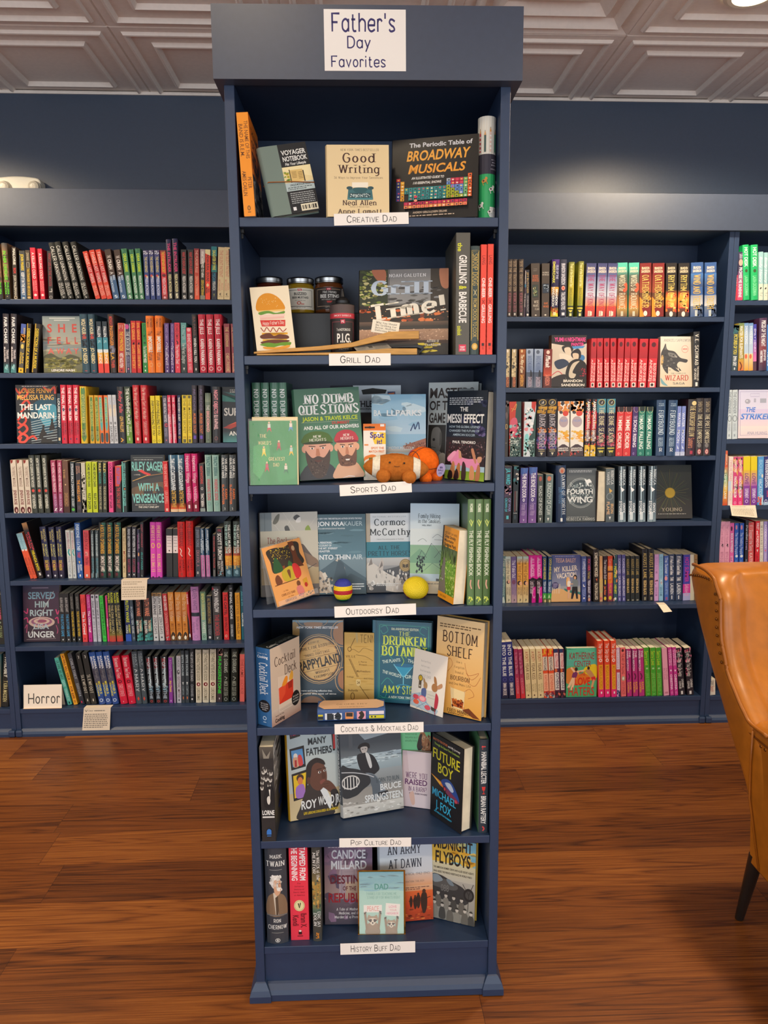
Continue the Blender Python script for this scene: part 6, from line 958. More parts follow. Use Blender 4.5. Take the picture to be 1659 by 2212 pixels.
BP = '.R 0 0 100 48 8cc0dc c0dcec;.N 4 16 0 4 100 44 20 5 a8d0e4 d0e8f0 9cc8e0;.P a86a50 58,62 100,53 100,68 58,68;.N 5 40 60 58 99 66 1.4 1 8a4e3a c8a088 6a3c30;.R 0 66 100 74 d8d8d4 98a090;.R 0 74 28 100 5a7a38 6c8c48;.L a8c070 .01 0,78 28,84;.L a8c070 .01 0,86 28,92;.R 28 70 100 100 b8dcec 98c8e0;.T B f0f4f4 4 19 18 26 BA;.T B f0f4f4 28 19 92 26 LLPARKS;.~ 2c4878 .02 72,44 78,36 80,42 86,34 88,42;.T R f4f4f0 27 63 78 66.4 TIMOTHY MALCOLM;.N 3 60 29 72 99 99 2 .8 e8f4f4 a0b890 d8c8b0;.E 80 76 13 10 e0487c;.Q 3 4 72 71 88 82 f4c0d0'
face_book('sky blue ballpark guide behind the plush toys', (803, 1038), (920, 1038), (801, 855), Z3, BP, '9cc8e0', (.13, .12), 8, .018)
card('game_box', 'small orange and white matching game box beside the plush football', 'game', (786, 1040), (834, 1040), (779, 917.5), Z3, '.R 0 0 100 12 ec7c2c;.R 6 5 52 8 2a1c14;.E 30 6.4 10 2 2a1c14;.R 76 1 94 5 f4f0e8;.P f0c838 30,14 100,16 100,36 50,36;.T B 4a3488 30 15 92 25 Spot;.T B f8f4f0 31 16 90 24 Spot;.T B 4a3488 31 15.4 91 24.6 Spot;.T B 4a3488 60 28 84 36 it!;.E 66 19 8 3.4 f4f4f4;.E 67 20 3.6 1.6 3a2c70;.R 4 36 22 38.6 e89050;.T B e88848 34 41 92 45 SPOT THE;.T B e88848 24 47 94 51 MATCH FIRST;.S ec8434 0,64 20,56 54,56 90,74 100,100 0,100;.S f4ecdc 0,70 20,62 48,62 80,78 90,100 0,100;.R 24 60 44 65 6a7a28;.E 40 74 14 6 e8c090;.L 3a2c20 .04 10,76 22,68 30,80;.E 60 84 8 5 8a5ab0', 'f0e8dc', (.075, .075), 3, t=.03)
# plush football and basketball
def plush_ball(fr_m, r): pass
p = ST.y(855, 1048, .035); q0, q1 = ST.y(784, 1010, .035), ST.y(927, 1010, .035); L_ = (q1[0]-q0[0])/2; c = ((q0[0]+q1[0])/2, .036, Z3+.0325); rz = .0315
o = thing('plush_football', 'brown plush football with stubby feet and a stitched smile', 'plush toy', SM @ Matrix.Translation(c) @ Matrix.Rotation(.06, 4, 'Y'))
def foot(x): return rz*max(0., 1-abs(x/L_)**1.9)**.62
mb = MB(); n = 32; prof = [(-L_+2*L_*i/40) for i in range(41)]
P = [[(x, .92*foot(x)*math.cos(2*math.pi*k/n), foot(x)*math.sin(2*math.pi*k/n)) for k in range(n+1)] for x in prof]; mb.grid(P); obj('body', mb, 'fur_brown', o, smooth=True)
for s in (-1, 1):
    mb = MB(); P = [[(s*(L_*.50+L_*.22*i/6), .92*(foot(L_*.50+L_*.22*i/6)+.0009)*math.cos(2*math.pi*k/n), (foot(L_*.50+L_*.22*i/6)+.0009)*math.sin(2*math.pi*k/n)) for k in range(n+1)] for i in range(7)]; mb.grid(P); obj('stripe', mb, 'fur_white', o, smooth=True)
    mb = MB(); mb.ball((s*L_*.385, -.029, -.0165), (.0158, .015, .0155)); obj('foot', mb, 'fur_brown', o, smooth=True)
    mb = MB(); mb.ball((s*L_*.215, -.0275, .0135), (.0021, .0018, .0021), 12, 8); obj('eye', mb, 'black', o, smooth=True)
mb = MB(); mb.tube([(x, -.0288-.0006, .0052+60*x*x*.5) for x in [(-.006+.0015*i) for i in range(9)]], .0005, 6); obj('mouth', mb, 'black', o)
mb = MB(); mb.tube([(-.016, -.007, rz-.0004), (0, -.006, rz+.0008), (.016, -.007, rz-.0004)], .0008, 6); [mb.tube([(x, -.011, rz-.003), (x, -.002, rz+.0006)], .0008, 6) for x in (-.01, 0, .01)]; obj('lacing', mb, 'fur_brown', o)
q = ST.y(914, 1000, .085); R2 = .0375; c = (q[0], .088, Z3+R2+.001)
o = thing('plush_basketball', 'orange plush basketball with black seams half behind the football', 'plush toy', SM @ Matrix.Translation(c) @ Matrix.Rotation(.5, 4, 'Z') @ Matrix.Rotation(.3, 4, 'X'))
mb = MB(); mb.ball((0, 0, 0), R2, 36, 24); obj('body', mb, 'fur_orange', o, smooth=True)
mb = MB()
for pts in ([(R2*1.003*math.cos(a), R2*1.003*math.sin(a), 0) for a in np.linspace(0, 6.283, 40)], [(R2*1.003*math.cos(a), 0, R2*1.003*math.sin(a)) for a in np.linspace(0, 6.283, 40)],
            [(R2*1.003*math.sin(.75), R2*1.003*math.cos(.75)*math.cos(a), R2*1.003*math.cos(.75)*math.sin(a)) for a in np.linspace(0, 6.283, 40)], [(-R2*1.003*math.sin(.75), R2*1.003*math.cos(.75)*math.cos(a), R2*1.003*math.cos(.75)*math.sin(a)) for a in np.linspace(0, 6.283, 40)]): mb.tube(pts, .0007, 6)
obj('seam', mb, 'black', o)
for x, y in ((-.012, -.037), (.022, -.03)):
    mb = MB(); mb.ball((x, y, -.022), .0145); obj('foot', mb, 'fur_orange', o, smooth=True)
mb = MB(); cv = Canvas(mb, lambda u, v, e: (.010+u*.022, -.0415-e-.004*u, .016-v*.034), .022, .034); cv.run('.E 50 50 46 48 c0b0d8;.T B 3a2c68 34 26 66 40 B;.T B 3a2c68 20 46 80 58 BALL;.Q 2 2 30 66 70 80 5a4c88'); obj('hang_tag', mb, 'card', o, ink=True)
MG = '.T B 3c302c 3 6 92 17 MASTERS;.T B 3c302c 3 20 60 30 OF THE;.T B 3c302c 3 33 36 44 GAME;.R 2 46 38 100 2a241f 4a443c;.S 8a8680 8,60 12,50 24,49 30,58 28,72 20,78 10,72;.S a8a49c 10,80 30,76 38,100 6,100;.S e0dcd0 24,80 38,78 38,100 22,100;.E 14 62 2.6 1.6 2a2622;.L 2a2622 .01 10,70 18,71;.S 6a6660 26,54 30,58 29,66 26,68;.R 62 7 92 11 8a9498;.R 62 11 92 16 687478'
face_book('white sports portraits book behind the black soccer book', (920, 1040), (1026, 1040), (922, 830), Z3, MG, 'd4dcdc', (.19, .14), 6, .03, True, fcol='d0d8d8')
ME = '.R 0 0 100 52 17202c 1b2434;.N 5 12 40 10 100 46 9 4 2a3050 343a60 1b2434;.N 6 8 72 40 98 50 8 3 6a6090 3c3c68;.R 0 52 100 84 2a2026;.N 3 140 0 56 100 80 2 1.2 4a3a40 6a4a50 8a7074 2a2228 5a2c34;.R 0 84 100 90 a8c8d8;.R 0 90 100 100 7ca028 98b83c;.N 7 12 4 70 34 84 3 4 3a2a2a 7a5a50;.Q 4 4 6 7 90 16 c8d0d8;.T B f4f4f0 34 18 54 23 THE;.T B f4f4f0 2 26 94 36 MESSI EFFECT;.T R b8d0e0 8 39 84 41.5 HOW THE GLOBAL LEGEND;.T R b8d0e0 8 43.5 84 46 CHANGED THE FUTURE OF;.T R b8d0e0 18 48 74 50.5 AMERICAN SOCCER;.T B f0f0ec 18 56 76 59 PAUL TENORIO;.S ec94bc 26,70 34,66 42,74 60,76 82,76 88,84 78,88 60,86 44,84 22,84 14,78;.S f4a8c8 6,76 22,68 28,70 12,80;.E 90 72 6 3.4 3a2820;.S d8a080 82,74 92,73 92,78 84,80;.S c88a68 66,66 72,65 80,78 76,80;.P d8a080 34,66 40,68 44,76 36,76;.S c88858 12,96 20,80 26,84 24,98;.S b87848 26,98 34,82 40,84 38,98;.S d89868 64,98 66,84 74,86 76,98;.S b87850 78,99 84,82 90,86 88,99;.S 241c1c 8,99 12,90 20,92 20,99;.S 2c1c20 24,99 30,88 36,92 36,99;.S 3c2c2c 44,99 46,80 54,84 54,99'
face_book('black soccer book with pink shirted players lifting a man on its cover', (960, 1044), (1045, 1045), (962, 847), Z3, ME, '17202c', (.10, .012), 3, .030, True)
# --- Outdoorsy Dad shelf
BJ = '.R 0 0 20 46 78868c;.L 586870 .01 8,0 8,46;.R 20 0 100 46 c4c0b4;.L dcd8cc .006 20,10 60,46;.L dcd8cc .006 40,0 84,46;.L dcd8cc .006 60,0 22,46;.L dcd8cc .006 100,4 56,46;.S 6a6858 22,12 28,4 34,2 32,10 26,14;.S 3c3a38 58,6 64,3 70,6 66,10 60,9;.S e4e0d8 64,8 70,6 70,12 62,12;.S 4a4844 42,18 48,16 52,24 46,26;.S 8aa038 78,20 84,16 88,24 80,26;.R 0 22 100 100 cfc8b2;.R 0 46 100 68 cfc8b2 c4b494;.T C 9a4438 12 30 66 37 The Backyard;.T C 9a4438 12 40 64 47 Bird Journal;.S 5c4a3c 60,42 72,38 82,46 96,60 84,58 70,52;.R 0 66 100 86 b8a074 a88a58;.S 8a6a4c 66,46 96,56 100,66 80,62;.L 4a3a30 .012 70,72 96,62;.R 0 86 100 100 5a4c40'
face_book('grey backyard bird journal behind the campfire card', (566, 1293), (690, 1288), (562.5, 1111), Z4, BJ, 'c4c0b4', None, 7, .022, True, fcol='c4c0b4')
IT = '.R 0 0 100 54 3c606c 5c8492;.N 4 10 0 20 100 54 26 2.4 58808c 486c78 6a909c;.R 0 54 100 100 7a929a 60747c;.P 48606a 0,74 20,66 46,54 56,60 76,70 100,80 100,100 0,100;.P d0c4b0 40,58 46,54 52,62 58,66 60,74 54,68 48,60;.P c8b49c 0,78 10,70 18,74 26,86 30,98 0,98;.P e4d8c4 14,74 20,72 28,82 34,98 28,96;.P 3c505a 46,56 56,62 62,78 70,74 100,84 100,100 44,100 36,80;.N 5 30 0 78 34 98 3 2 5a5a58 b8a48c e0d0b8;.T B e8eef0 6 4.4 93 6.4 #1 NEW YORK TIMES BESTSELLING AUTHOR OF INTO THE WILD;.T B f0f4f4 6 9 58 14.5 JON KRA;.T R b8ccd0 58 9 94 14.5 KAUER;.T B e0e8e8 6 17 60 18.6 WITH A NEW INTRODUCTION BY THE AUTHOR;.T B f0f4f4 6 34 34 36.4 A PERSONAL;.T B f0f4f4 6 37.6 33 40 ACCOUNT OF;.T B f0f4f4 6 41.2 45 43.6 THE MT. EVEREST;.T B f0f4f4 6 44.8 30 47.2 DISASTER;.T B f0f4f4 6 50.4 70 56.5 INTO THIN;.T B c0d0d4 73 50.4 94 56.5 AIR;.Q 4 3 72 86 96 95 e8eef0'
face_book('blue grey paperback with a snowy mountain peak on its cover', (681, 1287), (791.5, 1285), (676.5, 1114), Z4, IT, '4a6c78', None, 7, .018, False)
AP = '.R 0 0 100 36 e8ecec d8dee0;.R 0 0 9 36 b8ac98;.R 0 36 100 56 1f7a8c;.R 0 56 100 100 a8a8a8 58585a;.P 5a5c5e 30,72 60,68 100,66 100,100 0,100;.R 0 56 100 66 c8c8c4 b4b0ac;.P 4c4c4e 36,74 70,66 100,70 100,92 80,90;.S d8d0c4 0,66 10,62 26,68 44,76 70,84 90,96 100,100 60,100 20,94 0,90;.P 8a8078 4,66 10,56 13,64;.P c8beb4 22,72 32,56 36,62 34,72;.P 7a706a 26,70 32,60 34,66;.N 4 60 20 72 90 98 2 3 f4f0e8 d0c8bc e8e0d4 9a948c;.R 0 90 40 100 4a4a4c;.N 9 8 0 86 14 98 4 3 f0ece4 b8b0a8;.T c 8a9498 14 3.6 84 5 NATIONAL BESTSELLER;.T C 2c3438 17 7.5 82 15 Cormac;.T C 24292c 7 19.5 94 27.5 McCarthy;.T c 6a6a68 22 32 78 33.4 Pulitzer Prize winning author of The Road;.T C 103c48 24 41 70 45.5 ALL THE;.T C 103c48 3 48 94 53.4 PRETTY HORSES;.E 81 66 12.4 8.2 b89a60;.O 81 66 11.4 7.5 .008 5a4624;.O 81 66 8 5.2 .006 5a4624;.P 4a3a20 75,64 81,65.4 87,64 87,68.4 81,69.6 75,68.4;.L c8b078 .006 81,65.4 81,69.6;.Q 5 2 20 88 74 92 e8e8e4'
face_book('white and teal paperback with a horse mane and round gold seal', (792.5, 1283), (896, 1281), (788, 1112), Z4, AP, 'd8dee0', None, 7, .02, False)
FH = '.R 0 0 100 28 bcd4e4 dce8ea;.R 0 28 100 46 e4ece8;.R 0 46 100 78 8cb890 a0c890;.P 78a880 0,60 20,50 34,56 44,46 70,60 100,54 100,66 0,66;.L 2c4038 .008 16,62 24,52 34,60;.L 2c4038 .008 28,62 44,44 60,54 72,64;.L 2c4038 .008 50,60 62,52 72,60;.~ 2c4038 .006 46,38 56,34 66,37 74,36 76,40 50,40;.~ 2c4038 .006 16,42 26,39 34,42;.N 5 50 14 58 30 76 2 1.6 24342c 1c2c24 30463a;.N 6 26 60 62 78 70 1.6 1.4 2c4034 24342c;.L 3a5c48 .006 30,74 46,66 62,72;.E 72 74 2.6 2.6 241c1c;.S e8ece8 68,77 76,77 76,83 66,84;.P 3c3c3c 54,83 74,84 76,87 54,86;.R 0 86 100 100 dcc8a0;.T C 3a4a50 16 11.5 62 16 Family Hiking;.T C 3a4a50 16 17.4 62 21.5 in the Smokies;.T B 3a4a50 24 23.4 44 25 WELL SPENT;.T B 4a4438 28 88 62 89.6 CHARLES MAYNARD, AND DAVID'
face_book('pale green hiking guide with line drawn mountains', (885, 1283), (990, 1286), (872, 1089), Z4, FH, 'bcd4e4', None, 6, .016, False, fcol='c8dce4')
SMK = '.R 0 0 100 28 f0a028;.R 0 0 9 28 24201c;.T R 6a4414 16 7 90 10 BEST EASY DAY HIKES;.T B 3a2c18 14 11 84 15.4 Great Smoky;.T B 3a2c18 14 16.6 72 20.6 Mountains;.T B 3a2c18 14 22 90 26.4 National Park;.R 0 28 100 48 5a6a4a 6a8a3c;.N 4 40 0 28 100 46 2 6 2c3820 7a8a68 485a30;.R 0 48 100 91 7ab03c 5a8a2c;.N 8 120 34 44 100 90 2.6 2 a8d058 4a7a24 88b848 d8e890;.S 7a7470 14,46 30,44 34,64 44,91 2,91 6,66;.N 9 30 0 44 16 80 3 2 4a6a2c 6a8a40;.R 0 91 100 100 f0a028;.T R 6a4414 14 94 52 97 RANDY JOHNSON;.T B e8f0e0 10 72 24 74 11'
face_book('slim orange trail guide with a forest path photo, leaning', (945.5, 1292), (978.5, 1308.5), (958, 1138), Z4, SMK, 'f0a028', None, 4, .028, False, roll=True, sbase='2c2620')
for i, (a, b, x) in enumerate(((1008.8, 1024, 1007), (1025.3, 1041.3, 1025), (1042, 1058, 1043.5))):
    spine_out('green fly fishing hardback, %s of three against the side panel' % ORD[i], a, b, 1304.5, .012, Z4, 1078.5, True, ('5c7c4c', '587648', '4c6a34')[i], 'B3 e4ecd0 4 12 WICKMERE;.~ c8d868 .12 40,19 60,22 50,25;.~ c8d868 .1 24,20 50,24 76,20;R0 ecf0d8 29 72 THE FLY FISHING BOOK;.~ e0a890 .16 50,76 44,80 60,84;.N 4 12 24 92 76 98 8 1 c8d850 d8e468', .19, front='.R 0 0 100 100 45613c', fcol='45613c')
AC = '.R 0 0 100 100 f0a860;.S 3a3028 8,8 30,5 54,8 78,3 93,8 90,24 96,40 80,46 50,44 14,46 12,26;.N 7 60 18 6 66 28 1.1 .8 f0d838 f0c828;.S 2c5a34 14,44 26,20 38,44;.S 3a6a38 52,42 58,32 66,44;.P 6a3820 66,2 80,2 82,30 92,48 66,46 70,26;.E 76 14 4 4.4 c8a078;.R 38 38 44 44 8a4428;.S c8b030 34,46 60,42 62,60 54,66 40,65 32,60;.S 7a4a28 46,48 54,48 50,62;.S 7a4428 12,56 18,50 24,52 28,64 14,66;.S d83434 62,42 72,40 80,50 78,62 64,64;.L 5a3020 .014 8,66 70,66;.E 66 74 5 5 7a4828;.S e08078 58,80 70,78 76,88 70,95 60,94;.P d8a030 78,70 90,68 90,82 80,82;.E 84 80 4 4 c03028;.N 4 20 60 92 96 98 2 .8 8a7a38 3a3020;.T c 8a4a20 24 77 36 79.6 to the;.T C 7a3c1c 17 82.6 52 86 COOLEST DAD;.T c 8a4a20 32 88.4 46 90.6 in the;.T C 7a3c1c 22 93 52 97 UNIVERSE'
o, w, h = card('card_holder', 'clear acrylic stand holding an orange campfire birds card', 'card stand', (600, 1312.5), (683, 1292), (564.5, 1186), Z4, AC, 'f0a860', None, 16, True, t=.0012, parts='greeting_card')
mb = MB(); mb.box((-.002, .0014, -.0005), (w+.002, .0034, h+.002)); mb.box((-.002, -.012, -.0005), (w+.002, .0014, .0015)); mb.box((-.002, -.012, .0015), (w+.002, -.0105, .012)); obj('acrylic_stand', mb, 'clear', o)
mb = MB(); mb.prism([(.0036, h*.9), (.0056, h*.9), (.042, -.004), (.040, -.006)], 0, 0, w); obj('back_leg', mb, 'clear', o)
def sack(label, u, v, rx, vtop, bands, y, tilt=0., sx_=1.0):
    q = ST.z(u, v, Z4); A = ST.y(u-rx, v, q[1]); B = ST.y(u+rx, v, q[1]); r = (B[0]-A[0])/2; T_ = ST.y(u, vtop, q[1]); hh = (T_[2]-Z4)/2
    mb = MB(); n, m = 72, 40; vs = []
    for j in range(m+1):
        th = math.pi*j/m
        for i in range(n): k = 1+.028*abs(math.sin(j*math.pi*.5))*(1 if (i//2+j//2) % 2 else .2); vs.append((r*k*math.sin(th)**.72*math.cos(2*math.pi*i/n), r*k*.92*math.sin(th)**.72*math.sin(2*math.pi*i/n), hh*k*math.cos(th)*(.96 if th > 1.57 else 1)))
    for j in range(m):
        c_ = [c for f, c in bands if j/m < f][0]; mb.add([vs[j*n+i] for i in range(n)]+[vs[(j+1)*n+i] for i in range(n)], [(i, n+i, n+(i+1) % n, (i+1) % n) for i in range(n)], hx(c_))
    o = obj('crochet_footbag', mb, 'card', None, SM @ Matrix.Translation((q[0], q[1]+r*.9, Z4+hh*.985)) @ Matrix.Rotation(tilt, 4, 'X'), smooth=True, ink=True); tag(o, label, 'footbag', 'crocheted footbags')
sack('striped blue, yellow, red and green crocheted footbag', 741, 1302, 20.5, 1255, [(.33, '2c3494'), (.46, 'e8c81c'), (.60, 'b8202c'), (.80, 'e8cc20'), (1.1, '2c8a44')], .1)
sack('yellow crocheted footbag with a dark red rim', 900, 1296, 27.5, 1256.5, [(.5, 'e8cc1c'), (1.1, 'a81c30')], .1, 1.0)
# --- Cocktails & Mocktails Dad shelf
CD = '.R 0 0 100 100 d8c4b0;.R 0 80 100 100 d8c8b8 b89080;.T c 4a3028 14 14 84 25 Cocktail;.T c 4a3028 14.4 14 84.4 25 Cocktail;.T c 4a3028 46 29 88 41 Deck;.T c 4a3028 46.4 29 88.4 41 Deck;.P e4d0bc 24,40 76,44 74,82 26,82;.P d83c24 24,55 76,52 74,76 26,76;.P e85030 24,55 50,55 46,66 30,74 25,72;.S f09428 36,54 48,44 56,46 52,54;.S f0b040 60,50 70,40 76,46 72,52;.P a82818 56,54 72,52 70,62 58,62;.L f4e8dc .008 24,40 26,86 74,86 76,42;.E 82 79 14 10 1f1c1c;.T C e8e4dc 72 75 92 77 50 Cards;.T C e8e4dc 72 78.4 92 80.4 for Classic;.T C e8e4dc 72 82 92 84 and Creative;.T c 3a2820 12 88 40 90 The New York Times;.T B 2c1c18 11 92 42 97 Cooking'
CS = '.T c e8f0f4 12 6.4 80 8 The New York Times;.T B f0f4f8 10 9.6 84 13 Cooking;C f0f4f8 19 60 Cocktail Deck;.E 50 74.5 41 8 1c1c20;.T C e8e8e8 24 70.4 76 72 50 Cards;.T C e8e8e8 24 73 76 74.6 for Classic;.T C e8e8e8 24 75.6 76 77.2 and Creative;.T C e8e8e8 34 78.2 66 79.8 Drinks;.E 50 90 13 2.6 c8dcec;.E 50 90 8 1.6 34689c;.R 40 94.6 60 95.6 c8dcec'
mw, w, h = pose(ST, (587.8, 1572.2), (650.2, 1534.2), (584.8, 1402.3), Z5, None, 0, False)
o = thing('card_deck_box', 'tall blue and cream cocktail recipe card box standing at an angle', 'box', mw); t = .0405
mb = MB(); mb.box((0, 0, 0), (w, t, h), hx('34689c')); flat_canvas(mb, w, h).run(CD); Canvas(mb, lambda u, v, e: (-e, t*(1-u), (1-v)*h), t, h).run(CS); obj('box_sleeve', mb, 'gloss', o, ink=True, bevel=0)
mb = MB(); Canvas(mb, lambda u, v, e: (.001+u*(w-.002), t-.001-v*(t-.002), h+.0002+e), w, t).run('.R 0 0 100 100 1e2424;.T c a8b0b0 40 50 90 80 Cocktail Deck;.T B d8dcdc 6 56 34 84 Cooking'); obj('box_lid', mb, 'card', o, ink=True)
PP = '.R 0 0 100 100 3a4a56;.R 0 0 100 3 7a98a8;.O 40 0 30 9 .012 a88a6a;.S 9a7454 24,3 58,3 54,8 38,10 28,8;.O 100 16 24 16 .014 c8a070;.E 100 16 20 14 a87850;.O 100 72 16 15 .014 c8a070;.E 102 72 13 12 a87048;.O 36 102 30 14 .014 c0a078;.E 38 104 24 12 8a6448;.E 4 14 10 12 a8844c;.O 52 47 46 30 .016 a88a60;.E 52 47 43 28.4 24303a;.O 52 47 42 28 .016 d8b078;.E 52 47 39 26 b88448;.E 52 47 37 25 d8b070;.N 5 40 18 26 86 68 9 .4 c89c58 e8c88c b08040;.T I ececec 8 7.5 90 10.2 NEW YORK TIMES BESTSELLER;.X -13 52 47;.T C 3a2c20 38 25 60 27 A STORY OF;.T C 3a2c20 18 30 84 33.4 FAMILY, FINE BOURBON,;.T c 3a2c20 44 35.4 58 37 and the;.T C 3a2c20 26 38.6 76 41.4 THINGS THAT LAST;.L 5a4028 .006 14,43.6 92,43.6;.T B 2a221c 9 45 95 57 PAPPYLAND;.L 5a4028 .006 16,59 90,59;.T C 3a2c20 38 61 68 64 WRIGHT;.T C 3a2c20 34 66 76 69 THOMPSON;.X 0;.T B e8ecec 12 84.4 78 86.4 A warm and loving reflection that,;.T B e8ecec 6 88 86 90 will stand the test of time'
face_book('dark bourbon paperback with a round wooden barrel head', (633, 1520), (742, 1520.5), (626.7, 1342), Z5, PP, '3a4a56', None, 7, .02, False)
TN = '.N 6 40 0 0 100 100 30 .6 c89c48 e0b868 d8b060;.T c 7a5a28 54 3 104 14 TENN;.L 7a5a28 .02 20,22 36,8;.O 18 24 6 3 .02 7a5a28;.S c8b078 38,0 44,0 46,12 42,14;.~ 7a5a28 .012 16,28 30,24 50,28 66,22 96,26;.T C 7a5a28 4 33 38 36 VILLE;.L 7a5a28 .02 16,38 44,64;.L 8a6a34 .016 20,38 48,64;.~ 7a5a28 .012 40,32 70,34 96,40;.T R 7a5a28 48 41 76 43 J. Percy;.T R 7a5a28 50 45 76 47 Priest;.T R 7a5a28 42 54 88 57 Murfreesboro;.T R 7a5a28 8 63 32 65 College;.T R 7a5a28 66 65 98 67 FAYETTEVILLE;.S e4c888 40,68 54,68 52,76 42,76;.T B 7a5a28 43 70 52 74 24;.L 7a5a28 .02 52,77 90,110;.T R 7a5a28 12 82 46 85 Shelbyville;.O 28 92 6 5 .02 7a5a28;.T R 7a5a28 12 98 56 100 Lynch'
card('map_notepad', 'tan pad printed with a hand drawn state map behind the teal book', 'notepad', (744, 1516), (808, 1518), (743, 1367), Z5, TN, 'd8b060', None, 5, False, t=.008)
DB = '.L 2c8a8c .006 10,4 97,4 97,96 10,96 10,4;.L 4ab098 .008 12,5.4 95,5.4 95,94.6 12,94.6 12,5.4;.R 0 0 4 100 2a6c84;.L 1c4c60 .008 6,0 6,100;.~ 3c9c90 .012 14,8 22,6 26,12 18,16 14,12;.~ 3c9c90 .012 92,8 84,6 80,12 88,16;.~ 3c9c90 .012 14,92 22,94 26,86;.~ 3c9c90 .012 14,44 24,40 34,46;.~ 3c9c90 .012 16,78 26,70 36,76;.~ 3c9c90 .012 60,92 80,90 90,86;.T B e4ecc8 32 8 78 11 10th ANNIVERSARY EDITION;.T C e0ec80 45 12.4 64 17.4 THE;.T C dcec50 17 18.5 91 29 DRUNKEN;.T C dcec50 17.8 18.5 91.8 29 DRUNKEN;.T C dcec50 15 31 92 42 BOTANIST;.T C dcec50 15.8 31 92.8 42 BOTANIST;.X -10 30 49;.T B d0e4d8 17 47 48 51 THE PLANTS;.X 0;.X 12 74 49;.T B d0e4d8 60 47 78 51 THAT;.X 0;.X 12 30 65;.T B d0e4d8 17 62 50 66 THE WORLD\'S;.X 0;.T B d0e4d8 56 65 84 69 GREAT;.P 2c9cc0 38,54 70,54 55,66 52,66;.L 7ad0e4 .014 37,53 71,53 55,67 52,67 37,53;.E 54 53.4 16 2.4 1c6c94;.L 7ad0e4 .014 53.5,66 53.5,78;.E 54 79 12 2.4 38a0c4;.E 54 79 9 1.6 1f6076;.~ a8d850 .01 50,54 54,48 50,42 54,38 58,44;.T C dcec50 17 79 48 88 AMY;.T C dcec50 52 79 96 88 STEWART;.T I d8e8d8 28 91.4 92 94.4 A NEW YORK TIMES BESTSELLER'
face_book('teal hardback with a martini glass and lime lettering', (803.5, 1517.5), (930, 1526.5), (804, 1342), Z5, DB, '1f6076', None, 6, .026, True)
BS = '.R 0 0 100 40 e4c898 ecc07c;.R 0 40 100 100 ecc07c e8a848;.Q 3 2 6 6 94 11 6a5030;.T C 4a3020 12 14 88 25 BOTTOM;.T C 4a3020 23 29 77 39 SHELF;.T c 5a3c24 44 43 56 45.4 How a;.T c 5a3c24 40 48.4 62 50.8 Forgotten;.T c 5a3c24 42 53.8 60 56.2 Brand of;.T C 5a3420 32 59 74 63.4 BOURBON;.T c 5a3c24 30 66 76 68.4 and One Mans Life;.~ b0582c .006 20,48 30,42 36,48 26,56;.~ b0582c .006 62,44 70,56 92,52 78,60 66,54;.~ b0582c .006 66,62 84,66 96,56;.~ b0582c .006 34,72 56,76 74,70 84,76 72,80;.P f0d8a0 34,72 64,74 62,94 38,92;.P c06020 37,83 63,85 61,92 40,91;.N 6 26 38,83 62 91 3 1.4 8a2c10 d87828 5a1c0c' .replace('38,83 62 91', '38 83 62 91')+';.L f8e8c0 .006 34,71 38,93 62,95 65,73;.P 7a3c18 60,93 74,90 98,99 84,99;.T C 5a3c24 28 94 80 97.4 FRED MINNICK;.Q 5 1 30 97.8 72 99.4 5a3c24'
face_book('amber hardback with a whiskey glass on its cover, pages showing', (938, 1536), (1038.5, 1560), (930, 1329.7), Z5, BS, 'e8b868', None, 4, .03, True)
BC = '.T c a8a4a0 22 16 52 19 butterflies;.T c a8a4a0 24 24 50 27 buttercups;.T c a8a4a0 22 32 54 35 buttermilk;.T c a8a4a0 24 40 56 44 BEST DAD;.E 25 47 7 5.4 3a342c;.E 25 47 5.4 4.2 e8c030;.L 3a342c .01 25,47 25,44;.R 21 52 29 64 6a5a44;.E 25 60 2 1.6 e8e0d0;.P b8ccd8 0,78 30,70 86,92 80,100 0,96;.L 4a6c94 .008 0,80 40,100;.L 4a6c94 .008 10,76 60,100;.L 4a6c94 .008 24,72 76,98;.L 4a6c94 .008 0,90 24,76;.L 4a6c94 .008 20,98 56,80;.E 42 57 6 6 b89060;.S b89060 36,53 34,45 39,48 42,54;.S 5a6a9c 32,64 44,62 46,74 38,80 32,74;.P d8d4c8 46,64 76,62 72,90 50,84;.L 8a8880 .006 50,70 72,70;.L 8a8880 .006 50,75 72,75;.E 70 56 9 7 b07c4c;.S b07c4c 68,48 66,38 72,40 76,50;.S c8946c 78,52 90,46 92,52 80,57;.S c03848 76,64 84,72 82,88 74,90 74,72;.E 16 80 9 4 e05060;.E 18 88 9 4 e86848;.E 36 80 12 5 f08090;.E 36 80 8 3.4 f8b8b8;.E 54 92 9 4 e05868;.P 4a4038 64,88 80,90 78,95 66,94;.L a83040 .02 76,92 78,100'
card('greeting_card', 'cream greeting card with rabbits reading a newspaper at breakfast', 'card', (885.6, 1526.5), (955.6, 1550.8), (896.8, 1400.3), Z5, BC, 'f4ece0', None, 8, True, t=.0014)
P0, P1, P2 = ST.z(686, 1561, Z5), ST.z(832.5, 1557, Z5), ST.z(690, 1536, Z5); mw_ = float(np.linalg.norm(P1-P0)); ex = (P1-P0)/mw_; yaw_ = math.atan2(ex[1], ex[0]); H_ = .030; D_ = .058
o = thing('sock_gift_pack', 'folded blue patterned socks in a tan paper band', 'socks', SM @ Matrix.Translation((P0[0], P0[1], Z5+.0006)) @ Matrix.Rotation(yaw_, 4, 'Z'))
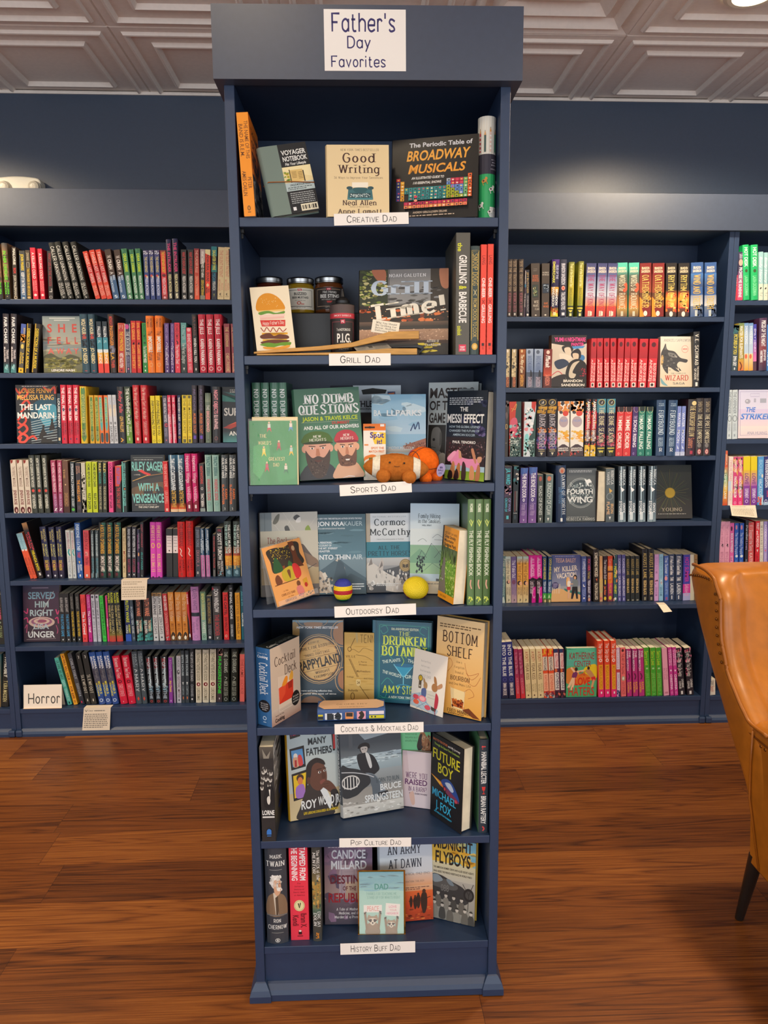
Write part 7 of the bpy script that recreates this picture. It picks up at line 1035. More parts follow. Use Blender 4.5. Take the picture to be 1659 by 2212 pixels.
mb = MB(); rr = .008; pr = [(0+rr*(1-math.cos(a)), rr*(1-math.sin(a))) for a in np.linspace(0, math.pi/2, 5)]+[(D_-rr+rr*math.sin(a), rr*(1-math.cos(a))) for a in np.linspace(0, math.pi/2, 5)]+[(D_-rr*(1-math.cos(a)), H_-rr*(1-math.sin(a))) for a in np.linspace(0, math.pi/2, 5)]+[(rr*(1-math.sin(a)), H_-rr*(1-math.cos(a))) for a in np.linspace(0, math.pi/2, 5)]
mb.prism(pr, 0, 0, mw_, hx('3c5a90'))
cv = Canvas(mb, lambda u, v, e: (u*mw_, -e, rr*.6+(1-v)*(H_-rr*1.2)), mw_, H_-rr*1.2)
cv.run('.N 3 80 0 0 100 100 .5 2 34508a 4a689c;.R 1 34 8 96 d8c82c;.L 2c3038 .05 2,74 7,74;.R 11 20 36 96 e4e4ea;.L 2c3038 .08 18,40 18,86;.L 2c3038 .04 22,40 22,86;.~ 2c3038 .08 29,40 31,60 29,84;.R 41 14 53 92 ee9858;.L 3a3028 .06 44,40 50,42;.R 58 4 71 96 eea4b4;.~ 3a3028 .06 64,20 66,50 63,86;.R 76 4 98 44 e8dce0;.R 76 54 98 92 d8cc2c;.R 79 62 81 82 2c3038;.R 84 62 86 82 2c3038'); obj('sock', mb, 'card', o, ink=True)
mb = MB(); Canvas(mb, lambda u, v, e: (u*mw_, D_*1.02-.004-v*(D_*.92)+e*0, H_+.0003+e), mw_, D_).run('.P e0b894 8,4 88,2 99,30 98,78 88,98 10,98 1,66 3,28;.T c 5a4430 28 44 74 56 GEOMETRY;.Q 4 1 32 76 72 84 8a6a50'); obj('paper_band', mb, 'card', o, ink=True)
# --- Pop Culture Dad shelf
LR = '.R 0 0 100 12 5a544c 3a3632;.P 8a8478 20,2 50,10 80,4 60,16 30,14;.R 0 12 100 62 2c2a2a;.N 5 6 20 22 80 30 6 3 8a8a88 a8a8a4;'
for x, y in ((24, 26), (66, 28), (40, 24), (20, 32), (58, 32), (80, 27), (14, 37), (42, 33), (74, 34), (12, 42), (64, 40)): LR += '.E %d %d 12 2.9 c8c4bc;.E %d %.1f 11 1.8 3a3634;.E %d %.1f 3 .6 2a2624;.E %d %.1f 3 .6 2a2624;' % (x, y, x, y-2, x-4, y+.3, x+4, y+.3)
LR += '.S 1c1c1e 26,62 40,44 84,42 96,62;.P e0dcd4 60,44 72,44 68,54;.S d8d4cc 46,53 62,51 70,56 60,60 48,58;.T B f4f4f0 10 66 96 71 LORNE;.R 10 72.4 96 74 e0e0dc;.R 36 88.4 70 92 3a78c8;.E 54 88.4 16 2.4 3a78c8;.R 38 93 68 93.8 3a78c8'
spine_out('thick black and white hardback showing a crowd on its spine', 566.5, 596.6, 1817, .001, Z6, 1614, False, '2c2a2a', LR, .15, front='.R 0 0 100 50 c8c8c4 5a5a58;.N 4 40 0 4 100 70 20 3 2a2a2c 8a8a88 3a3a3c e0e0dc;.R 0 50 100 100 3c3a36;.N 6 10 30 60 100 90 20 4 2c3c7a 24305c 3c3a36', fcol='4a4844')
RW = '.R 0 0 100 72 bcd0d4 c4ccc8;.R 0 72 100 100 d8c498;.P 24201c 4,0 24,0 26,14 6,16;.P c8385c 7,0 22,0 23,12 8,13;.N 4 5 9 3 20 12 4 3 4a2c50 8a2c4c;.P 24201c 4,26 32,24 34,46 6,48;.P 5a98d0 7,28 29,27 31,43 9,45;.E 15 34 4 3 e8e0d8;.S d8a888 10,36 20,36 22,44 11,45;.S d84848 20,34 26,34 29,43 21,44;.P b02c30 13,38 17,38 17,45 13,45;.P 24201c 6,52 38,49 34,78 8,80;.P f0c828 9,54 34,52 30,76 10,77;.E 22 57 7 4 4a3020;.E 22 60 5 4 e0884c;.S a878c8 14,66 28,64 30,76 14,77;.P 24201c 86,14 92,14 92,34 88,34;.P c83838 89,16 93,16 93,32 89,32;.S 3c3430 16,100.0 20,86.9 34,67.9 44,62.8 60,69.7 76,86.9 84,100.0;.P e8ecec 60,73.1 70,69.7 82,85.1 78,95.5;.S 6a4434 36,49.0 42,43.9 62,43.0 72,50.7 74,61.1 70,67.9 58,73.1 46,69.7 40,62.8;.S 2a221f 36,59.3 34,49.0 40,42.1 54,38.7 68,42.1 71,47.3 56,43.9 46,47.3 42,57.6;.E 38 61.1 3.4 3.8 5c3a2c;.E 60 54.2 3 1.3 ece4dc;.E 60.4 54.2 1.4 1.3 1c1614;.E 70 53.3 2.4 1.2 ece4dc;.E 70.4 53.3 1.2 1.2 1c1614;.L 2a1c18 .012 55,51.1 64,50.7;.L 2a1c18 .012 67,50.2 73,50.7;.S 5a3828 64,55.9 69,55.0 71,60.2 65,61.1;.S 8a5044 60,63.6 68,61.9 71,64.5 62,67.1;.S 6a4434 62,67.9 72,63.6 82,66.2 92,74.8 84,78.3 70,72.2;.L 4a2c20 .008 66,67.1 76,67.1;.L 4a2c20 .008 66,69.7 76,69.7;.S 2c2624 80,76.5 92,74.8 97,86.9 86,95.5;.T B 2c3438 50 10 68 15 OF;.T B 2c3438 40 17.5 76 24.5 MANY;.T B 2c3438 36 28 86 35.5 FATHERS;.T B f4f4f0 22 81 52 90 ROY;.T B f4f4f0 55 79.4 97 88.6 WOOD JR;.T B ecc828 26 93 94 95.6 LIFE LESSONS DISGUISED AS A MEMOIR'
face_book('pale blue memoir with a man resting chin on hand, yellow spine', (627.6, 1776.8), (738, 1757), (604, 1569), Z6, RW, 'bcd0d4', None, 6, .022, True, sbase='ecb41c')
BR_ = '.R 0 0 100 22 8a98a4 a8b8c0;.P 4a525a 0,8 30,10 40,18 100,12 100,30 0,26;.R 60 0 100 8 7a8c98;.R 0 22 100 34 4c545a 6a747a;.R 0 34 100 52 b8ccd4 98acb4;.N 4 60 0 34 100 44 6 .7 dcecf0 788890 c8dce4;.R 0 52 100 70 a0aaae 888c8c;.R 0 70 100 88 989690 a8a49c;.R 0 88 100 100 dcdad2 c4c2ba;.N 6 60 0 84 100 99 4 1 f0eee8 a8a49c c8c4bc;.R 14 0 20 26 585e64;.E 38 27.2 7 5.3 201c1c;.S 1c1a1c 28,26.4 31,22.4 40,20.8 47,23.2 47,28.0 42,25.6 34,26.4;.S d0c8c0 33,25.6 43,25.6 43,30.4 38,32.8 34,30.4;.L 2a2422 .01 35,27.7 37,27.7;.L 2a2422 .01 39.6,27.7 41.6,27.7;.S 24262a 26,34.4 36,32.0 44,32.8 54,37.6 62,50.4 58,55.2 48,58.4 38,56.8 30,48.8;.S d4d8d8 40,32.8 46,34.4 50,47.2 46,48.8;.S 7c8a94 34,55.2 52,56.8 66,69.6 72,82.4 62,82.4 50,69.6;.S 5c6872 40,56.8 54,58.4 62,71.2 58,84.0 50,84.0 48,69.6;.P 2a2a2c 58,78 74,77 76,81 60,82;.S 2c3034 0,44 12,46 30,50 44,58 46,66 34,72 20,78 0,76;.O 14 62 14 7 .02 d8d8d4;.L e0e0dc .016 4,58 4,68;.L e0e0dc .016 9,57 9,69;.L e0e0dc .016 14,56 14,70;.L e0e0dc .016 19,57 19,69;.L e0e0dc .016 24,58 24,68;.~ c8ccd0 .014 0,50 20,52 40,56 52,60;.T R 4a5860 56 62 94 67 BORN TO RUN;.T B e8ecec 62 69 97 76 BRUCE;.T B e8ecec 36 79 99 87 SPRINGSTEEN'
face_book('black and white hardback of a man leaning on a car', (742, 1771), (872.4, 1748), (715, 1576), Z6, BR_, '8a949c', None, 7, .026, True, spine='.R 0 0 100 100 4a525a;.R 0 86 100 100 c8c8c4;B e0e4e4 2 72 BRUCE SPRINGSTEEN;R0 d8dcdc 76 84 BORN', sbase='4a525a')
face_book('bright green goat book behind the pink one', (860, 1740), (930, 1742), (855.6, 1560), Z6, '.T c 2c5a38 22 13 58 15.4 the closest ill ever come;.T c 2c5a38 22 17 62 19.4 beauty without any of it;.T c 2c5a38 22 21 58 23.4 annually living;.S b07850 62,22 68,13 76,10 86,16 100,24 100,44 74,44 72,32;.S 2c2420 58,28 66,16 74,14 72,22 76,30 64,34;.N 3 30 74 16 99 40 3 2 c89868 8a5838 d8b088', '7cd498', None, 5, .012, False)
face_book('pale pink book with purple block lettering, partly hidden', (868, 1741), (929.5, 1749), (850, 1619), Z6, '.R 0 0 100 100 e4d4d8;.P d8c4c8 0,0 16,0 36,100 0,100;.T C 6a3a68 12 38 88 48 WERE YOU;.T B 6a3a68 10 50 88 60 RAISED;.T C 6a3a68 22 63 86 71 IN A BARN?;.T B 4a2c4c 26 74 88 77 BIRDS EVERYWHERE;.S e0b8a8 26,78 40,72 46,92 36,96', 'dcc8cc', None, 4, .01, False)
FB = '.T B d87848 3 5 50 7.6 BACK TO THE FUTURE;.T B e8e4dc 52 5 90 7.6 and My Journey;.T B a8c84c 8 10 88 12.6 Through the Space-Time Continuum;.T R e0d82c 4 17 90 29 FUTURE;.T R e0d82c 4.6 17 90.6 29 FUTURE;.T R e0d82c 22 32 70 43.6 BOY;.T R e0d82c 22.6 32 70.6 43.6 BOY;.P f08828 0,50 40,54 44,59 30,58;.P f8d048 0,50.4 34,55 30,57;.S 2c4c98 34,54 50,46 70,48 88,58 92,64 78,66;.S b8c8e0 46,52 62,49 74,55 66,58;.S 7a3858 40,56 60,58 90,64 86,67 60,65 44,60;.E 46 59 5 3.4 3a2430;.E 46 59 3 2 c83848;.E 82 66 4 2 c84858;.T R 3cb4e0 6 65 82 74 MICHAEL;.T R 3cb4e0 6.6 65 82.6 74 MICHAEL;.T R 3cb4e0 18 78 68 88 J. FOX;.T R 3cb4e0 18.6 78 68.6 88 J. FOX;.T B 3cb4e0 14 91.4 72 93.4 and NELLE FORTENBERRY'
face_book('black hardback with yellow digital lettering and a flying car', (929, 1757.5), (995, 1803.8), (929.3, 1580), Z6, FB, '1e1d1f', None, 2, .034, True)
spine_out('dark slate hardback with white spine lettering and a red wine glass', 1033, 1053.5, 1800.5, .015, Z6, 1597, True, '2f3a44', '.N 4 8 30 7 70 10 8 .8 d84848;B e8e8e4 13 47 HANNIBAL LECTER;.P d83c38 30,50 70,50 62,54 38,54;.R 47 54 53 57 d83c38;.R 36 57 64 57.8 d83c38;B e8e8e4 60 90 BRIAN RAFTERY;.~ d84848 .14 44,93 58,95 46,97', .155, front='.R 0 0 100 100 5c9468;.~ 88b088 .04 10,4 40,10 20,20;.S d89858 40,34 60,30 70,50 50,56', fcol='5c9468')
# --- History Buff Dad shelf
MT = '.T C f0f0ec 24 8.4 82 12 MARK;.T C f0f0ec 8 15 94 20 TWAIN;.R 22 23.4 80 24 8a8a88;.S 8a7058 6,70 8,54 30,48 56,47 84,50 98,58 98,70;.P d8cbb8 36,47 54,46 60,70 46,70;.P 5a4a3c 46,52 58,50 62,70 48,70;.E 48 36 24 7 e8e4dc;.N 5 30 22 29 74 42 7 1.6 f4f0ea d8d4cc c8c4bc;.S d8a888 42,35 68,34 74,40 72,46 56,50 42,46;.S f0ece4 56,42 74,42 78,45 58,45;.L 5a4034 .03 54,37.6 60,37.6;.L 5a4034 .03 66,37.6 71,37.6;.S c89478 62,37 67,40 62,41;.R 3 69.6 98 70.6 7a7a7a;.T C f4f4f0 34 74 70 77.4 RON;.T C f4f4f0 8 80.4 96 84.4 CHERNOW;.R 24 88 80 88.6 8a8a88;.O 52 96 10 1.8 .03 d8d8d4;.E 52 96 4 1.2 d8d8d4'
spine_out('thick dark grey hardback with a white haired man on its spine', 577.5, 623.5, 2030, .018, Z7, 1794, True, '3e424a', MT, .155)
spine_out('red paperback with a cream round seal on its spine', 629, 668.6, 2026.5, .022, Z7, 1795, False, 'e83c50', '.R 0 0 100 100 e83c50;B1 f8f0f0 2 38 STAMPED FROM;B2 f8f0f0 2 38 THE BEGINNING;.T c 5a1820 40 40.4 60 41.8 The;.T c 5a1820 26 43.4 76 44.8 Definitive;.T c 5a1820 24 46.4 78 47.8 History of;.T c 5a1820 20 49.4 82 50.8 Racist Ideas;.T c 5a1820 24 52.4 80 53.8 in America;.E 50 64 29 5.8 e8e0a8;.O 50 64 25 5 .02 a89a60;.S 3a3428 42,62 50,67 48,62;.S 3a3428 58,62 50,67 54,61;.R1 5a1820 70 86 x' .replace(';.R1 5a1820 70 86 x', '')+';R1 5a1820 72 87 Ibram X.;R2 5a1820 74 85 Kendi;.R 42 91 60 94 3a1014;.E 51 90.4 7 1 f0e0d8;.R 36 95.4 66 96 3a1014', .14)
spine_out('narrow dark hardback with gold sea picture on its spine', 677, 696, 2031, .018, Z7, 1790, True, '454641', '.R 0 22 100 40 454641 8a7a50;.R 0 40 100 66 a88c4c 6a7a58;.N 5 26 0 34 100 68 14 2 c8a860 5a6a54 8a7440 3a4a44;.R 0 66 100 74 5a7464 3c4a44;C1 f0ece4 6 36 The WRECK of the;C2 f0ece4 8 30 MENTOR;c1 e8a040 38 66 A True Story of Castaways;c2 e8a040 38 62 in the Age of Sail;C1 f0f0ec 69 85 ERIC JAY;C2 f0f0ec 70 84 DOLIN;.N 3 8 34 91 66 95 8 .8 e89030;.R 30 96 70 96.6 e89030', .155)
DR = '.R 0 0 100 30 6a5a78 7c6880;.R 0 30 100 70 8a7080 a89088;.R 0 70 100 100 6a5a64 4a4450;.N 6 30 0 0 100 100 10 6 8a6c88 705c74 9a8494 5c5064;.P a898a0 30,40 34,30 64,30 68,40 68,70 30,70;.L 8a7c8c .01 36,34 36,68;.L 8a7c8c .01 62,34 62,68;.R 44 50 100 70 c8b098 a89080;.L 3c3848 .008 52,12 50,24;.Q 3 2 8 7 84 10 d8d4e0;.T B d8dce4 15 12.4 86 22.6 CANDICE;.T B d8dce4 14 25 88 35 MILLARD;.L 8a7884 .005 42,38 60,38;.T B 6a2030 12 42 86 52 DESTINY;.T B 6a3038 38 55 66 60 OF THE;.T B 9a2430 8 63 92 74 REPUBLIC;.L 8a7884 .005 40,77 58,77;.T C f0ecec 24 80.4 76 83.4 A Tale of Madness,;.T C f0ecec 29 85 74 88 Medicine, and the;.T C f0ecec 20 89.6 84 92.6 Murder of a President'
face_book('mauve history paperback behind the raccoon card', (702.2, 1999.5), (805.5, 1998), (700, 1816), Z7, DR, '6a5a78', None, 6, .022, False)
AD = '.R 0 0 100 46 c8d8e8 d8dce0;.R 0 46 100 60 e0c8b8 e8a878;.R 0 60 100 66 e8b890 e8a070;.R 0 66 100 84 e87038 d84c24;.R 0 84 100 100 d05028 a83c1c;.N 6 40 0 84 100 99 5 1 8a3418 c85028 e07838;.Q 3 1 14 4 76 6 8a98a8;.T C 2c3444 14 13 78 23 AN ARMY;.T C 2c3444 16 29 80 38.6 AT DAWN;.T c 4a5464 20 45 94 47.6 IN NORTH AFRICA, 1942-1943;.T c 6a6464 30 54 84 56 THE LIBERATION TRILOGY;.Q 5 2 20 61 96 65 8a6050;'
for x, y, k in ((83, 72, 1.7), (66, 75, 1.), (58, 75, .8), (72, 73, 1.1)): AD += '.S 3a2418 %.1f,%.1f %.1f,%.1f %.1f,%.1f %.1f,%.1f %.1f,%.1f;.E %.1f %.1f %.1f %.1f 4a2c1c;.L 2c1c14 .012 %.1f,%.1f %.1f,%.1f;' % (x-4*k, y+4*k, x-2*k, y-2*k, x+3*k, y-1*k, x+3*k, y+8*k, x-1*k, y+12*k, x, y-3*k, 2*k, 1.4*k, x-5*k, y+3*k, x+7*k, y+1*k)
face_book('pale blue and orange history hardback with marching soldiers', (823, 1998), (936, 1988), (812, 1808), Z7, AD, 'c8d8e8', None, 6, .03, True)
MF = '.R 0 0 100 30 d8b040 e8c050;.P 7ab8d0 66,0 100,0 100,28 84,20;.N 5 16 40 0 100 30 14 3 e8c868 c8c888 8ac0c8 e0a838;.R 0 30 100 50 d8d0a8 c8c4b4;.R 0 50 100 100 b8b4a8 8a8880;.T B 2a2620 4 1 92 14 MIDNIGHT;.T B 2a2620 8 17 88 32 FLYBOYS;.T B 3a342c 4 36 96 38.4 THE AMERICAN BOMBER CREWS AND ALLIED SECRET AGENTS;.T B 3a342c 4 41 92 43.4 WHO AIDED THE FRENCH RESISTANCE IN WORLD WAR II;.S 3c3c3c 0,48 20,46 50,52 76,58 86,72 70,78 40,76 0,72;.S 5c5c5a 0,52 30,50 60,56 50,62 0,60;.S 8a98a0 0,48 14,46 26,52 6,56;.S 7a8890 34,50 44,50 52,56 42,56;.T R 7a7a76 22 57 40 65 088;.E 86 64 12 8 2a2a2a;.E 86 64 8 5 4a4a48;.L 2a2a28 .012 72,52 86,64;.L 2a2a28 .012 86,64 96,50;.L 2a2a28 .012 86,64 84,84;'
for i, (x, y) in enumerate([(16, 68), (34, 70), (52, 71), (70, 72), (8, 80), (26, 82), (44, 84), (60, 85), (92, 86), (78, 84)]): MF += '.S %s %d,%d %d,%d %d,%d %d,%d %d,%d;.E %d %d 3.6 2.4 c8c0b4;.S 3a3834 %d,%.1f %d,%.1f %d,%.1f;' % (('6a665e', '8a867c', '4c4a46')[i % 3], x-7, y+16, x-6, y+5, x, y+2, x+6, y+5, x+7, y+16, x, y, x-4, y-1.4, x, y-3.6, x+4, y-1.4)
face_book('yellow aviation hardback with a bomber and its crew', (931, 1981), (1024.5, 2003), (922, 1803), Z7, MF, 'd8b848', None, 3, .026, True)
def rac(x, y, k): return '.S a89078 %.1f,%.1f %.1f,%.1f %.1f,%.1f %.1f,%.1f %.1f,%.1f %.1f,%.1f;' % (x-15*k, 100, x-14*k, y+12*k, x-8*k, y+6*k, x+8*k, y+6*k, x+14*k, y+12*k, x+15*k, 100)+'.L a08870 .05 %.1f,%.1f %.1f,%.1f;.L a08870 .05 %.1f,%.1f %.1f,%.1f;' % (x-13*k, y+16*k, x-17*k, y-10*k, x+13*k, y+16*k, x+17*k, y-10*k)+'.N 2 5 %.1f %.1f %.1f %.1f 1.6 1.2 4a4038;.N 3 5 %.1f %.1f %.1f %.1f 1.6 1.2 4a4038;' % (x-19*k, y-13*k, x-15*k, y-9*k, x+15*k, y-13*k, x+19*k, y-9*k)+'.S b09a80 %.1f,%.1f %.1f,%.1f %.1f,%.1f %.1f,%.1f %.1f,%.1f %.1f,%.1f;' % (x-11*k, y+2*k, x-9*k, y-7*k, x-4*k, y-5*k, x+4*k, y-5*k, x+9*k, y-7*k, x+11*k, y+2*k)+'.S e8dcc8 %.1f,%.1f %.1f,%.1f %.1f,%.1f %.1f,%.1f;' % (x-10*k, y+1*k, x, y-2*k, x+10*k, y+1*k, x, y+10*k)+'.S 4a4038 %.1f,%.1f %.1f,%.1f %.1f,%.1f;.S 4a4038 %.1f,%.1f %.1f,%.1f %.1f,%.1f;.E %.1f %.1f %.1f %.1f 2a2420;' % (x-10*k, y+1*k, x-2*k, y, x-4*k, y+5*k, x+10*k, y+1*k, x+2*k, y, x+4*k, y+5*k, x, y+6*k, 1.6*k, 1.4*k)
RC = '.R 0 0 100 30 78b8c8 98ccc8;.R 0 30 100 100 a8d4c8 b8dccc;.N 5 20 0 4 100 30 20 2 8cc4cc 84bcc8;.T R 1f9484 35 19 65 28 DAD;.T R 1f9484 35.8 19 65.8 28 DAD;.T c 58a090 16 33 84 37 THANKS FOR TEACHING ME;.T c 58a090 18 39 92 43 STAND UP FOR WHATS RIGHT;.R 10 53 51 65 f0ece4;.T R e8a098 18 55 44 63 PEACE;.P f0ece4 60,50 92,52 90,72 58,70;.T R e890a8 67 54 84 58 LOVE;.T R e8a0a8 68 60 84 63 YOUR;.T R e890a8 62 65 88 68.6 NEIGHBOR;'+rac(30, 76, 1.)+rac(72, 82, .8)
o, w, h = card('greeting_card', 'teal greeting card with two raccoons holding signs, in gold wrapper', 'card', (776.5, 2018), (872.5, 2017), (778.3, 1884.5), Z7, RC, 'a8d4c8', None, 4, False, t=.0014, parts='card_front')
M['goldfoil'] = noisy('gold_foil', 'c8963c', .22, .5, 90, .1, .2, 1.)
mb = MB(); mb.box((-.003, .0016, -.0035), (w+.004, .003, h+.003)); mb.box((-.003, -.002, -.0035), (w+.004, .0016, -.0003)); mb.box((w+.0003, -.001, -.0003), (w+.004, .0016, h+.003)); mb.box((-.003, -.001, -.0003), (-.0004, .0016, h+.003)); obj('gold_wrapper', mb, 'goldfoil', o)
mb = MB(); mb.grid([[(w*i/6, -.0016-.0006*math.sin(i*2+j), h*j/8) for i in range(7)] for j in range(9)]); obj('clear_sleeve', mb, 'film', o, smooth=True)
# ---------------- face-out books and cards on the built-in shelves ----------------
def wface(label, BL, BR, TL, z, y, art, base, t=.02, hc=False, lean=5., grp='face-out books on the built-in shelves', **k):
    return face_book(label, BL, BR, TL, z, art, base, ys=(y, y), lean=lean, t=t, hc=hc, fr=WF, group=grp, **k)
wface('grey misty forest paperback with widely spaced red letters, facing out', (95, 805), (178.5, 805), (93, 684), LZ[1], .012, '.R 0 0 100 45 7e8e90 a4a498;.N 4 14 0 40 100 62 24 2.4 8a8e88 b0a890 9a9a90;.R 0 62 100 100 8a8a74 5a5a38;.S 4a4c34 0,72 20,66 44,74 70,68 100,76 100,84 0,84;.N 6 90 0 74 100 99 7 2 6a6a34 8a8844 50502c a09c50 7a7440;.R 18 3 84 4.6 c8ccc8;.R 30 6.6 70 8 c8ccc8;.T B c4453c 12 14 24 29 S;.T B c4453c 40 14 58 29 H;.T B c4453c 76 14 88 29 E;.T B c4453c 12 37 22 49 F;.T B c4453c 36 37 46 49 E;.T B c4453c 60 37 70 49 L;.T B c4453c 82 37 90 49 L;.T B d06058 12 57 28 67 A;.T B d06058 34 57 54 67 W;.T B d06058 58 57 74 67 A;.T B d06058 78 57 92 67 Y;.T B e8e4dc 76 76 90 77.6 A NOVEL;.T B f0ece4 20 94 80 98 LENORE NASH', '7e8e90')
wface('black hardback with red swirls and two running figures, facing out', (37.5, 957.5), (124.5, 957.5), (41, 833), LZ[2], .012, '.R 0 0 100 100 2a2a30;.S 1c4a60 40,34 100,22 100,70 70,86 40,80;.S 4a98b0 54,40 96,34 98,60 70,70;'+''.join('.L c8d8dc .012 %d,%d %d,%d;' % (36, 64+i*4, 100, 54+i*4.6) for i in range(10))+'.~ d84838 .05 0,6 10,14 22,6 30,14 18,22 8,18;.~ d84838 .05 70,4 84,10 96,4 98,14;.~ d04434 .05 14,34 26,26 34,34 22,40 12,46;.~ d84838 .05 4,60 16,52 24,60 14,68 4,64;.~ d84838 .06 4,74 18,68 26,76 14,84 6,80;.~ e05040 .06 2,92 14,84 26,90 18,98 6,97 10,90;.~ d84838 .05 28,92 40,88 48,93;.S 2a2420 54,90 60,80 66,72 70,80 74,84 66,88 62,94;.E 66 71 3 2 2a2420;.S 2a2420 80,78 84,68 88,60 92,68 94,76 88,78;.E 88 60 3 2 2a2420;.S 2a2622 60,100 66,92 84,95 90,100;.Q 3 1 16 1 86 4 c8c0b8;.T R f0b048 9 6 90 14 LOUISE PENNY;.T R f0c060 4 17 94 25.6 MELLISSA FUNG;.T B f0f0ec 9 33 88 43 THE LAST;.T B f0f0ec 3 47 94 57.4 MANDARIN', '2a2a30', .024, True)
wface('dark teal and red thriller facing out, partly behind the display stand', (482, 957.5), (566, 957.5), (477.5, 837), LZ[2], .012, '.R 0 0 100 100 262a2c;.P 3a8078 0,14 70,34 100,30 0,26;.P 2c6064 0,8 60,24 100,20;.P a83828 0,74 70,52 90,54 20,76;.P d85838 10,70 70,53 60,60;.R 0 80 100 100 2c2c30 4a9090;.Q 4 2 20 4 90 11 c8c8c4;.T B d8dcd8 36 20 46 33 T;.T B d8dcd8 50 20 84 33 HEY;.T B d8d8d4 4 38 84 52 SURVIVE;.T B e4e4e0 16 80 80 88 ANDREW', '262a2c')
wface('black thriller with turquoise capitals over a train bridge, facing out', (285.5, 1106), (357, 1106), (285, 984), LZ[3], .012, '.R 0 0 100 100 1f201e;.L b8c0b8 .008 6,5 96,5;.Q 2 1 10 7 90 10 c0c0b8;.T B 82d0c8 2 12 98 28 RILEY SAGER;.P d83830 18,27 34,26 42,30 60,34 54,37 40,34;.P 4a8068 70,26 100,30 100,34 80,30;.T R d8d4c8 8 34 28 36 A NOVEL;.L e8b050 .02 4,46 50,36;.L d89848 .012 48,37 98,33;.P 3a342c 2,49 98,36 98,46 4,60;.S 6a5030 0,60 30,54 100,48 100,64 0,72;.E 50 66 14 6 2a2420;.E 84 62 12 6 2a2420;.T B 82d0c8 20 50 84 64 WITH A;.T B 82d0c8 2 69 98 85 VENGEANCE;.Q 5 1 10 87.6 90 89.6 c8c4b8;.T I e8e4d8 20 91 82 94 THE ONLY ONE LEFT', '1f201e', .02)
wface('plum hardback with teacup and pale blue capitals, facing out', (51.5, 1385), (130, 1384), (64, 1265), LZ[5], .06, '.R 0 0 100 14 2c2048 3a2038;.R 0 14 100 100 4a2840 38202c;.R 24 5 70 6.2 a890a8;.T B 8ab4c4 14 13 88 25 SERVED;.T B a8c0c4 32 29 70 40 HIM;.T B b8ccd0 18 44 82 55 RIGHT;.E 50 66 36 9.6 d8b8a8;.E 50 65 29 7 a06080;.E 50 64 22 5 e0c0ac;.E 50 64 14 3 a0506c;.T B b8c8cc 28 69 70 78 LISA;.T B d4d8d8 12 82 86 93 UNGER;.L d8d0cc .012 16,90 84,12;.~ e0407a .03 2,46 10,50 12,42;.~ e0407a .03 2,60 10,58 12,66;.~ e0407a .03 90,44 94,52 98,46;.~ d83c74 .03 88,60 94,58 96,68;.~ c05078 .02 4,76 10,70 8,84;.~ c05078 .02 90,72 94,80 92,86;.L c8b8b8 .006 8,96 88,95', '4a2840', .024, True, lean=7)
wface('pale and black anime style novel with hot pink lettering, facing out', (1191, 837), (1266.5, 837), (1190, 726), RZ[1], .010, '.R 0 0 100 100 cfc4b4;.P 1f1c22 0,0 100,0 100,16 70,24 0,16;.P 4a92cc 56,22 96,20 90,25 60,27;.E 86 44 9 6 3a78b0;.S 2a262a 30,22 52,20 62,28 48,36 34,32;.S d8c8b4 36,26 52,24 56,36 44,40;.S e0d4c4 22,36 46,38 60,44 30,50;.S 2c3a54 8,52 34,46 50,56 20,66;.S 24222a 56,34 74,26 84,34 80,46 60,44;.S d4c0a8 60,36 76,36 76,46 66,50;.S 211f22 50,54 76,46 100,58 100,90 56,96 40,78;.S c8bca8 52,66 62,54 80,50 70,58 60,72 70,76 62,84 50,80;.~ c84050 .02 0,78 20,70 36,84 20,98;.~ c84858 .02 4,98 26,80 44,94;.S 2a2426 0,84 40,76 30,100 0,100;.N 4 20 80 64 100 80 3 1.4 a8283c 3a2428;.P 24211f 30,100 40,84 100,82 100,100;.T B f04a98 8 4.4 34 12.6 YUMI;.T R f04a98 36 5 44 12 AND;.T B f04a98 46 4.4 97 12.6 NIGHTMARE;.T B f04a98 56 14.6 92 21 PAINTER;.T B ece4d8 34 86 88 91 BRANDON;.T B ece4d8 28 94 94 99 SANDERSON', 'cfc4b4', .04, True, spine='.R 0 0 100 100 4a3428', sbase='4a3428', roll=False)
wface('white fantasy paperback with a snarling grey wolf head, facing out', (1425.4, 835), (1495, 835), (1427.3, 728.5), RZ[1], .010, '.R 0 0 100 100 ded8cc d8c8ac;.T c 5a5a5c 10 5 94 10 ANDRZEJ SAPKOWSKI;.O 76 25 10 7 .01 d86a60;.T B d04a48 69 23.4 83 26.4 SERIES;.S 4a4a4c 2,34 10,22 16,14 22,26 44,30 62,42 84,46 80,52 60,50 52,56 56,64 48,62 60,70 46,68 26,60 24,74 10,64 4,50;.P 6a6a6c 12,26 16,16 20,26;.S c8a870 4,38 10,40 8,56 2,54;.S 7a7a78 24,32 44,34 52,42 30,40;.L d8d4cc .01 44,38 52,41;.P 3a3a3c 60,68 56,60 66,68;.N 5 30 4 34 44 68 4 1 3a3a3c 6a6a6a 8a8884;.T C 8a8a84 34 72 80 74.6 THE COMPLETE;.T C c04840 14 77 88 87 WIZARD;.T C 6a6a68 40 91 78 95 SAGA;.S 78a8b0 2,82 12,90 24,98 6,94', 'ded8cc', .03)
